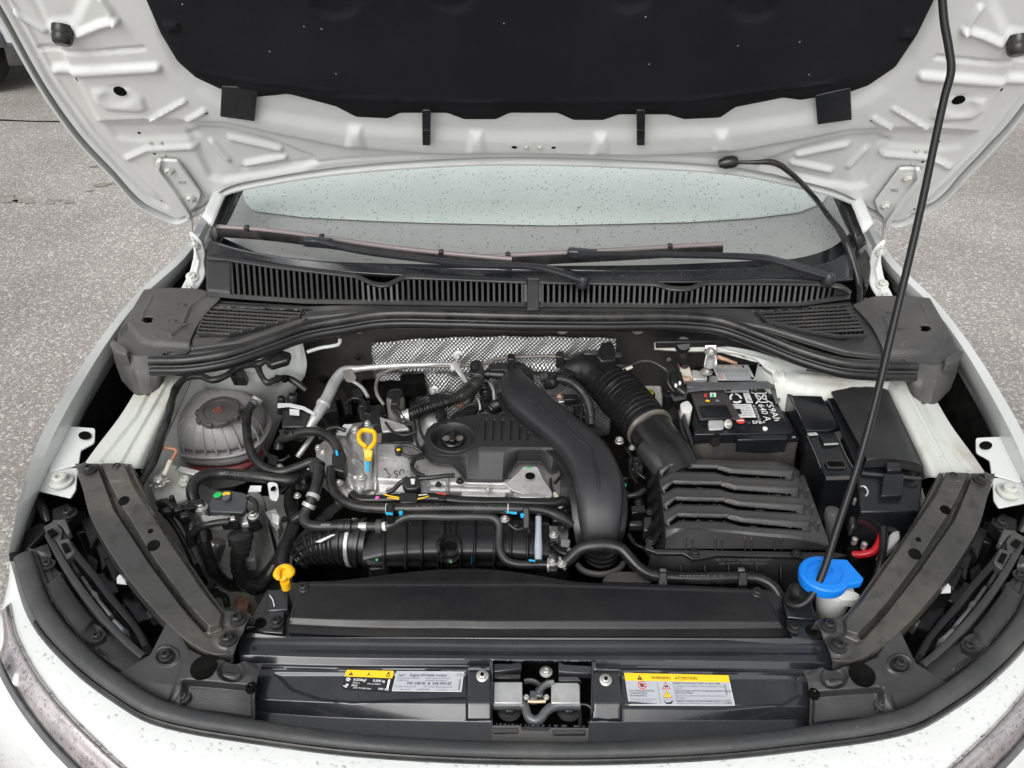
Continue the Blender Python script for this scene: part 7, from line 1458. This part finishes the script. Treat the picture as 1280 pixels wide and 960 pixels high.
# relay box
rb = plate('relay_box', [(988, 477, .885), (992, 474, .886), (1000, 480, .885), (1018, 482, .884), (1025, 492, .882), (1030, 492, .882), (1049, 532, .875), (1036, 538, .874), (1010, 538, .874), (984, 492, .882)], .05, 'gloss', bev=.0015, label='glossy black relay box left of the fuse box')
plate('relay_lid', [(990, 494, .8885), (1027, 495, .8885), (1048, 531, .8805), (1044, 535, .880), (1036, 538, .880), (1008, 538, .880)], .006, 'gloss', rb, bev=.0015, rad=1.5)
lathe('white_screw', G(1004, 486, .890), [(0, -.003), (.0058, -.003), (.0055, 0), (.003, .0012), (0, .0012)], 'paper', rb, n=20)
plate('relay_side_tab', [(980, 474, .885), (988, 468, .888), (995, 484, .884), (984, 494, .88)], .04, 'plas', rb, bev=.002)
rb2 = plate('relay_box', [(1010, 541, .875), (1046, 540, .875), (1056, 566, .870), (1070, 590, .865), (1064, 598, .862), (1034, 598, .862), (1028, 588, .865)], .09, 'gloss', bev=.0015, label='glossy black relay box with an oblong recess')
plate('relay_lid', [(1024, 543, .8785), (1044, 542, .8785), (1048, 553, .8765), (1030, 555, .8765)], .004, 'gloss', rb2, bev=.001); plate('silver_edge', [(1009, 541, .8785), (1020, 540, .8785), (1023, 543, .878), (1012, 544, .878)], .002, 'galv', rb2, bev=.0005); plate('silver_edge', [(1030, 554.5, .8765), (1048, 553.5, .8765), (1048, 555.2, .8762), (1030, 556.2, .8762)], .001, 'galv', rb2, bev=0)
plate('recess_rim', [(1031, 575, .8715), (1055, 575, .8715), (1059, 584, .8695), (1035, 584, .8695)], .004, 'plasg', rb2, bev=.0006, rad=3); plate('recess_floor', [(1033, 576.5, .8725), (1054, 576.5, .8725), (1057, 583, .8705), (1037, 583, .8705)], .001, 'dark', rb2, bev=0, rad=3)
plate('silver_edge', [(1032, 595, .8675), (1066, 594, .8675), (1067, 598, .8665), (1033, 599, .8665)], .003, 'plasd', rb2, bev=.0008)
for p_ in ([(1009, 545, .877), (1018, 564, .872), (1026, 585, .867)], [(1047, 545, .877), (1056, 566, .872), (1068, 588, .867)], [(988, 496, .888), (1000, 520, .882), (1008, 537, .878)]): tube('bright_edge', p_, .0008, 'steel', rb2, n=6)
plate('grey_disc', rnd([(1042, 540, .8765), (1052, 538, .8765), (1054, 546, .8745), (1046, 552, .874)], 3), .004, 'plasg', rb2, bev=.0008)
for x, y in ((1050, 560), (1053, 568)): gbox('relay_clip', x, y, .868, (.008, .02, .012), 'plasg', rb2, rz=-.4)
# fuse box
fbx = field('fuse_box_lid', [[(1036, 482, .892), (1062, 479, .897), (1086, 480, .897), (1108, 485, .894), (1116, 490, .886)], [(1036, 484, .894), (1062, 481, .9), (1086, 482, .9), (1108, 487, .897), (1117, 491, .889)],
                             [(1084, 574, .892), (1104, 573, .896), (1126, 575, .896), (1146, 579, .893), (1153, 582, .886)], [(1083, 577, .888), (1104, 575, .892), (1126, 577, .892), (1146, 581, .889), (1153, 585, .882)],
                             [(1080, 585, .876), (1104, 584, .88), (1126, 586, .88), (1146, 590, .877), (1152, 592, .872)]], 'plas', 70, 110, (plat([(1077, 506), (1082, 507), (1092, 520), (1088, 521)], 1.5, .001),), solid=.004, sv=False, label='large black fuse box lid')
fbx.data.materials[0] = mat('fusebox_plastic', (.018, .018, .019), .38, bump=((900, .2),), var=(8, (.03, .03, .03), .4, .7))
plate('fuse_box', [(1030, 490, .885), (1116, 490, .885), (1154, 588, .875), (1150, 640, .86), (1076, 640, .86), (1070, 580, .875)], .10, 'gloss', fbx, bev=.002)
fc = plate('lid_clip', [(1108, 577, .894), (1125, 577, .894), (1127, 588, .888), (1110, 588, .888)], .008, 'gloss', fbx, bev=.001); plate('clip_channel', [(1105, 592, .884), (1130, 592, .884), (1128, 620, .872), (1102, 620, .872)], .01, 'gloss', fbx, bev=.001)
plate('lid_seam', [(1078, 589, .8775), (1152, 596, .8775), (1152, 599, .8765), (1078, 592, .8765)], .003, 'plasg', fbx, bev=.0006)
tube('silver_clip', [(1076, 608, .872), (1081, 608, .871), (1085, 616, .868), (1082, 620, .866)], .0014, 'galv', fbx, n=6)
# air filter
ars = [[(822, 580, .850), (832, 575, .858), (870, 574, .860), (930, 576, .860), (985, 580, .856), (1004, 592, .845)],
       [(823, 586, .856), (833, 580, .862), (870, 579, .864), (930, 581, .864), (984, 584, .860), (1006, 596, .848)],
       [(832, 662, .856), (850, 660, .862), (900, 662, .862), (950, 666, .862), (1008, 672, .858), (1038, 682, .846)],
       [(833, 672, .852), (852, 663, .859), (900, 665, .859), (950, 670, .859), (1008, 676, .854), (1040, 684, .843)],
       [(831, 686, .828), (852, 686, .830), (900, 686, .830), (950, 686, .830), (1008, 687, .828), (1042, 688, .826)]]
af = []; ahol = []
for k in range(4):
    o = k * 20.5; s_ = k * 3.0
    hi = [(826 + s_, 590 + o), (838 + s_, 581.5 + o), (896 + s_ * 1.4, 583 + o), (914 + s_ * 1.6, 586 + o), (992 + s_ * 2.3, 589 + o + k * .8)]
    gr = [(826 + s_, 594 + o), (840 + s_, 586 + o), (894 + s_ * 1.4, 587.5 + o), (913 + s_ * 1.6, 592.5 + o), (990 + s_ * 2.3, 596.5 + o + k * .8)]
    af += [ridge(hi[:3], 2.6, .003), plat([hi[2], hi[3], hi[4], (gr[4][0], gr[4][1] - 1.5), (gr[3][0], gr[3][1] - 2)], 1.6, .004), ridge(gr, 5, -.003)]; ahol.append([(hi[0][0] + 1, hi[0][1] + 1.6), (hi[1][0], hi[1][1] + 2.1), (hi[2][0], hi[2][1] + 2.1), (hi[3][0] - 1, hi[3][1] + 4.8), (hi[4][0] - 8, hi[4][1] + 6.2), (gr[4][0] - 7, gr[4][1] + .2), (gr[3][0] - 1, gr[3][1] + 1.6), (gr[2][0], gr[2][1] + 1), (gr[1][0], gr[1][1] + 1), (gr[0][0] + 1, gr[0][1])])
    x0 = 992 + s_ * 2.3; af.append(ridge([(x0, 594 + o), (x0 + 10, 592 + o), (x0 + 9, 600 + o)], 3, -.004))
for x in (857, 894, 931, 968, 1005): af += [ridge([(x + .0, 672), (x, 688)], 1.4, .003), ridge([(x + 8, 673), (x + 8, 689)], 1.4, .003)]
afl = field('air_filter_lid', ars, 'plas', 330, 190, af, ahol, solid=.0015, sv=False, label='black air filter lid with four zigzag ribs')
afl.data.materials[0] = mat('filter_plastic', (.042, .041, .041), .36, bump=((800, .25),), var=(10, (.058, .056, .055), .4, .7), dust=(500, (.12, .115, .11), .64, .8), rvar=.06)
plate('groove_shade_sheet', [(826, 584, .838), (838, 580, .842), (1000, 590, .838), (1034, 680, .832), (834, 676, .838)], .004, 'dark', afl, bev=0)  # black sheet under the cut slots paints the shade of the rib grooves
side = wfield('lid_side', [G(np.array([822, 823, 832, 833, 831.]), np.array([580, 586, 662, 672, 686.]), np.array([.850, .856, .856, .852, .828])), G(np.array([806, 806, 808, 812, 814.]), np.array([596, 604, 668, 690, 700.]), np.array([.80, .80, .80, .80, .80]))], 'plas', 40, 10, afl, solid=.003, su=False, sv=False)
for k in range(5): plate('side_rib', [(818, 590 + k * 19, .846), (823, 586 + k * 19, .852), (824, 592 + k * 19, .852), (811, 606 + k * 19, .822), (808, 604 + k * 19, .822)], .01, 'plas', afl, bev=.003)
flg = plate('filter_flange', [(806, 681, .828), (812, 677, .828), (818, 686, .828), (1046, 690, .826), (1060, 694, .824), (1034, 700, .822), (1008, 700, .822), (998, 696, .823), (896, 694, .824), (878, 698, .823), (866, 699, .823), (854, 692, .825), (822, 692, .825), (806, 686, .828)], .006, 'plas', afl, bev=.0012)
for x, y in ((813, 677), (868, 692), (996, 692)): gbolt(x, y, .829, .005, 'bolt', afl, washer=1.4)
fb_ = plate('air_filter_box', [(812, 690, .822), (1046, 694, .820), (1062, 720, .80), (1010, 760, .76), (830, 750, .76), (808, 720, .79)], .12, 'plas', bev=.003, label='black air filter box below its lid')
for x in (850, 880, 910, 945, 975): plate('box_rib', [(x, 706, .816), (x + 2, 706, .816), (x + 3, 730, .795), (x + 1, 730, .795)], .03, 'plas', fb_, bev=.0008)
fd = Decal([G(884, 697, .8215), G(982, 697, .8215), G(982, 706, .8175), (G(884, 706, .8175))], 400, 40); fd.text('plasd', '5Q0 129 607 D  Hersteller  5Q0 129 620 B', 40, 18, 17, sx=.95); fd.text('plasd', '5Q0 129 607 D  >PP-T20<  5Q0 0711', 60, 38, 16); fd.done(fb_)
# corner nozzle right of the filter
lathe('grey_spout', G(1040, 640, .85), [(0, -.04), (.008, -.04), (.011, -.004), (.009, .004), (0, .005)], 'plasd', n=20, axis=(-.15, .2, 1))
# washer filler neck and blue cap
wn = sweep('washer_filler_neck', [tuple(G(1046, 736, .825)), tuple(G(1040, 752, .80)), tuple(G(1038, 768, .77)), tuple(G(1036, 775, .72))], 'milky', rx=[.022, .020, .018, .018], n=28, label='milky white washer filler neck')
plate('neck_spout', [(1040, 737, .836), (1066, 738, .836), (1076, 744, .834), (1072, 750, .832), (1050, 750, .83)], .014, 'milky', wn, bev=.003, rad=5)
wc = lathe('washer_cap', G(1031, 716, .868), [(0, -.016), (.0295, -.016), (.031, -.010), (.031, -.002), (.029, 0), (.0215, .001), (.021, .0), (0, .0005)], 'blue', n=48, ell_=.92, label='bright blue washer fluid cap')
plate('cap_tab', [(1034, 698, .8685), (1058, 699, .8685), (1080, 723, .868), (1077, 728, .8675), (1054, 731, .867), (1038, 716, .8685)], .010, 'blue', wc, bev=.0015, rad=2)
for a_, b_ in (((1058, 701), (1076, 722)), ): tube('cap_rim', [(a_[0], a_[1], .868), (b_[0], b_[1], .867)], .0012, 'blue', wc, n=8)
# cables under the fuse box
rcab = tube('red_cable', [(1064, 693, .80), (1078, 693, .805), (1090, 690, .81), (1098, 680, .815), (1101, 668, .815), (1102, 655, .81)], .0052, 'red', label='red power cable right of the air filter')
tube('black_cable', [(1104, 655, .83), (1104, 680, .82), (1100, 706, .81), (1092, 730, .79)], .0055, 'rub')
for pts, m_ in (([(1062, 645, .83), (1074, 642, .835), (1080, 654, .83), (1064, 660, .825)], 'plasg'), ([(1080, 646, .83), (1094, 640, .835), (1096, 660, .825), (1086, 664, .82)], 'plasg'), ([(1096, 630, .85), (1112, 630, .85), (1112, 646, .842), (1108, 652, .84), (1098, 646, .843)], 'plasg'), ([(1058, 682, .81), (1072, 680, .81), (1080, 696, .80), (1064, 702, .80)], 'dark'), ([(1112, 668, .82), (1124, 656, .825), (1126, 672, .82), (1108, 690, .81)], 'milky')):
    plate('cable_connector', pts, .02, m_, bev=.003)
for x, y, z in ((1069, 673, .82), (1081, 679, .82), (1071, 624, .85), (1101, 694, .81)): lathe('fixing_stud', G(x, y, z), [(0, -.01), (.004, -.01), (.004, 0), (0, .002)], 'zinc' if x != 1101 else 'cream', n=12)
plate('cable_tray', [(1060, 655, .79), (1130, 640, .79), (1120, 700, .77), (1090, 760, .75), (1060, 740, .76)], .03, 'dark', bev=.003)
# white prop foot bracket, left of the pivot
plate('pivot_bracket', [(978, 742, .826), (990, 738, .828), (1006, 740, .828), (1012, 752, .826), (1000, 760, .822), (984, 756, .822)], .014, 'satin', bev=.002, rad=2)

# moulded screen-wash sign on the blue cap, print on the hoses
for p_ in ([(1018, 714), (1022, 709), (1030, 707), (1038, 709), (1042, 714)], [(1022, 718), (1038, 718)], [(1018, 714), (1022, 718)], [(1042, 714), (1038, 718)], [(1030, 712), (1030, 724)]):
    tube('cap_symbol', [(x, y, .8692) for x, y in p_], .0007, 'blue', wc, n=6, smooth=False, step=.002)
tube('cap_ring', [(x, y, .8688) for x, y in epts(1031, 716, 24, 15, 24)] + [(1055, 716, .8688)], .0007, 'blue', wc, n=6, step=.003)
for o_, pts, n_ in (('heater_hose', [(520, 632.5), (620, 633)], 22), ('radiator_hose', [(845, 719), (905, 719.5)], 14), ('coolant_hose', [(280, 589.5), (330, 592)], 12)):
    vv, ff = [], []; z_ = {'heater_hose': .8525, 'radiator_hose': .8186, 'coolant_hose': .8490}[o_]; rg = random.Random(n_)
    for i in range(n_):
        if rg.random() < .2: continue
        t = i / n_; x = pts[0][0] + (pts[1][0] - pts[0][0]) * t; y = pts[0][1] + (pts[1][1] - pts[0][1]) * t; w_ = (pts[1][0] - pts[0][0]) / n_ * rg.uniform(.35, .7); k = len(vv)
        vv += [tuple(G(a_, b_, z_)) for a_, b_ in ((x, y), (x + w_, y), (x + w_, y + 1.3), (x, y + 1.3))]; ff.append((k, k + 3, k + 2, k + 1))
    mk('lettering', vv, ff, 'inkg', bpy.data.objects[o_], smooth=False)
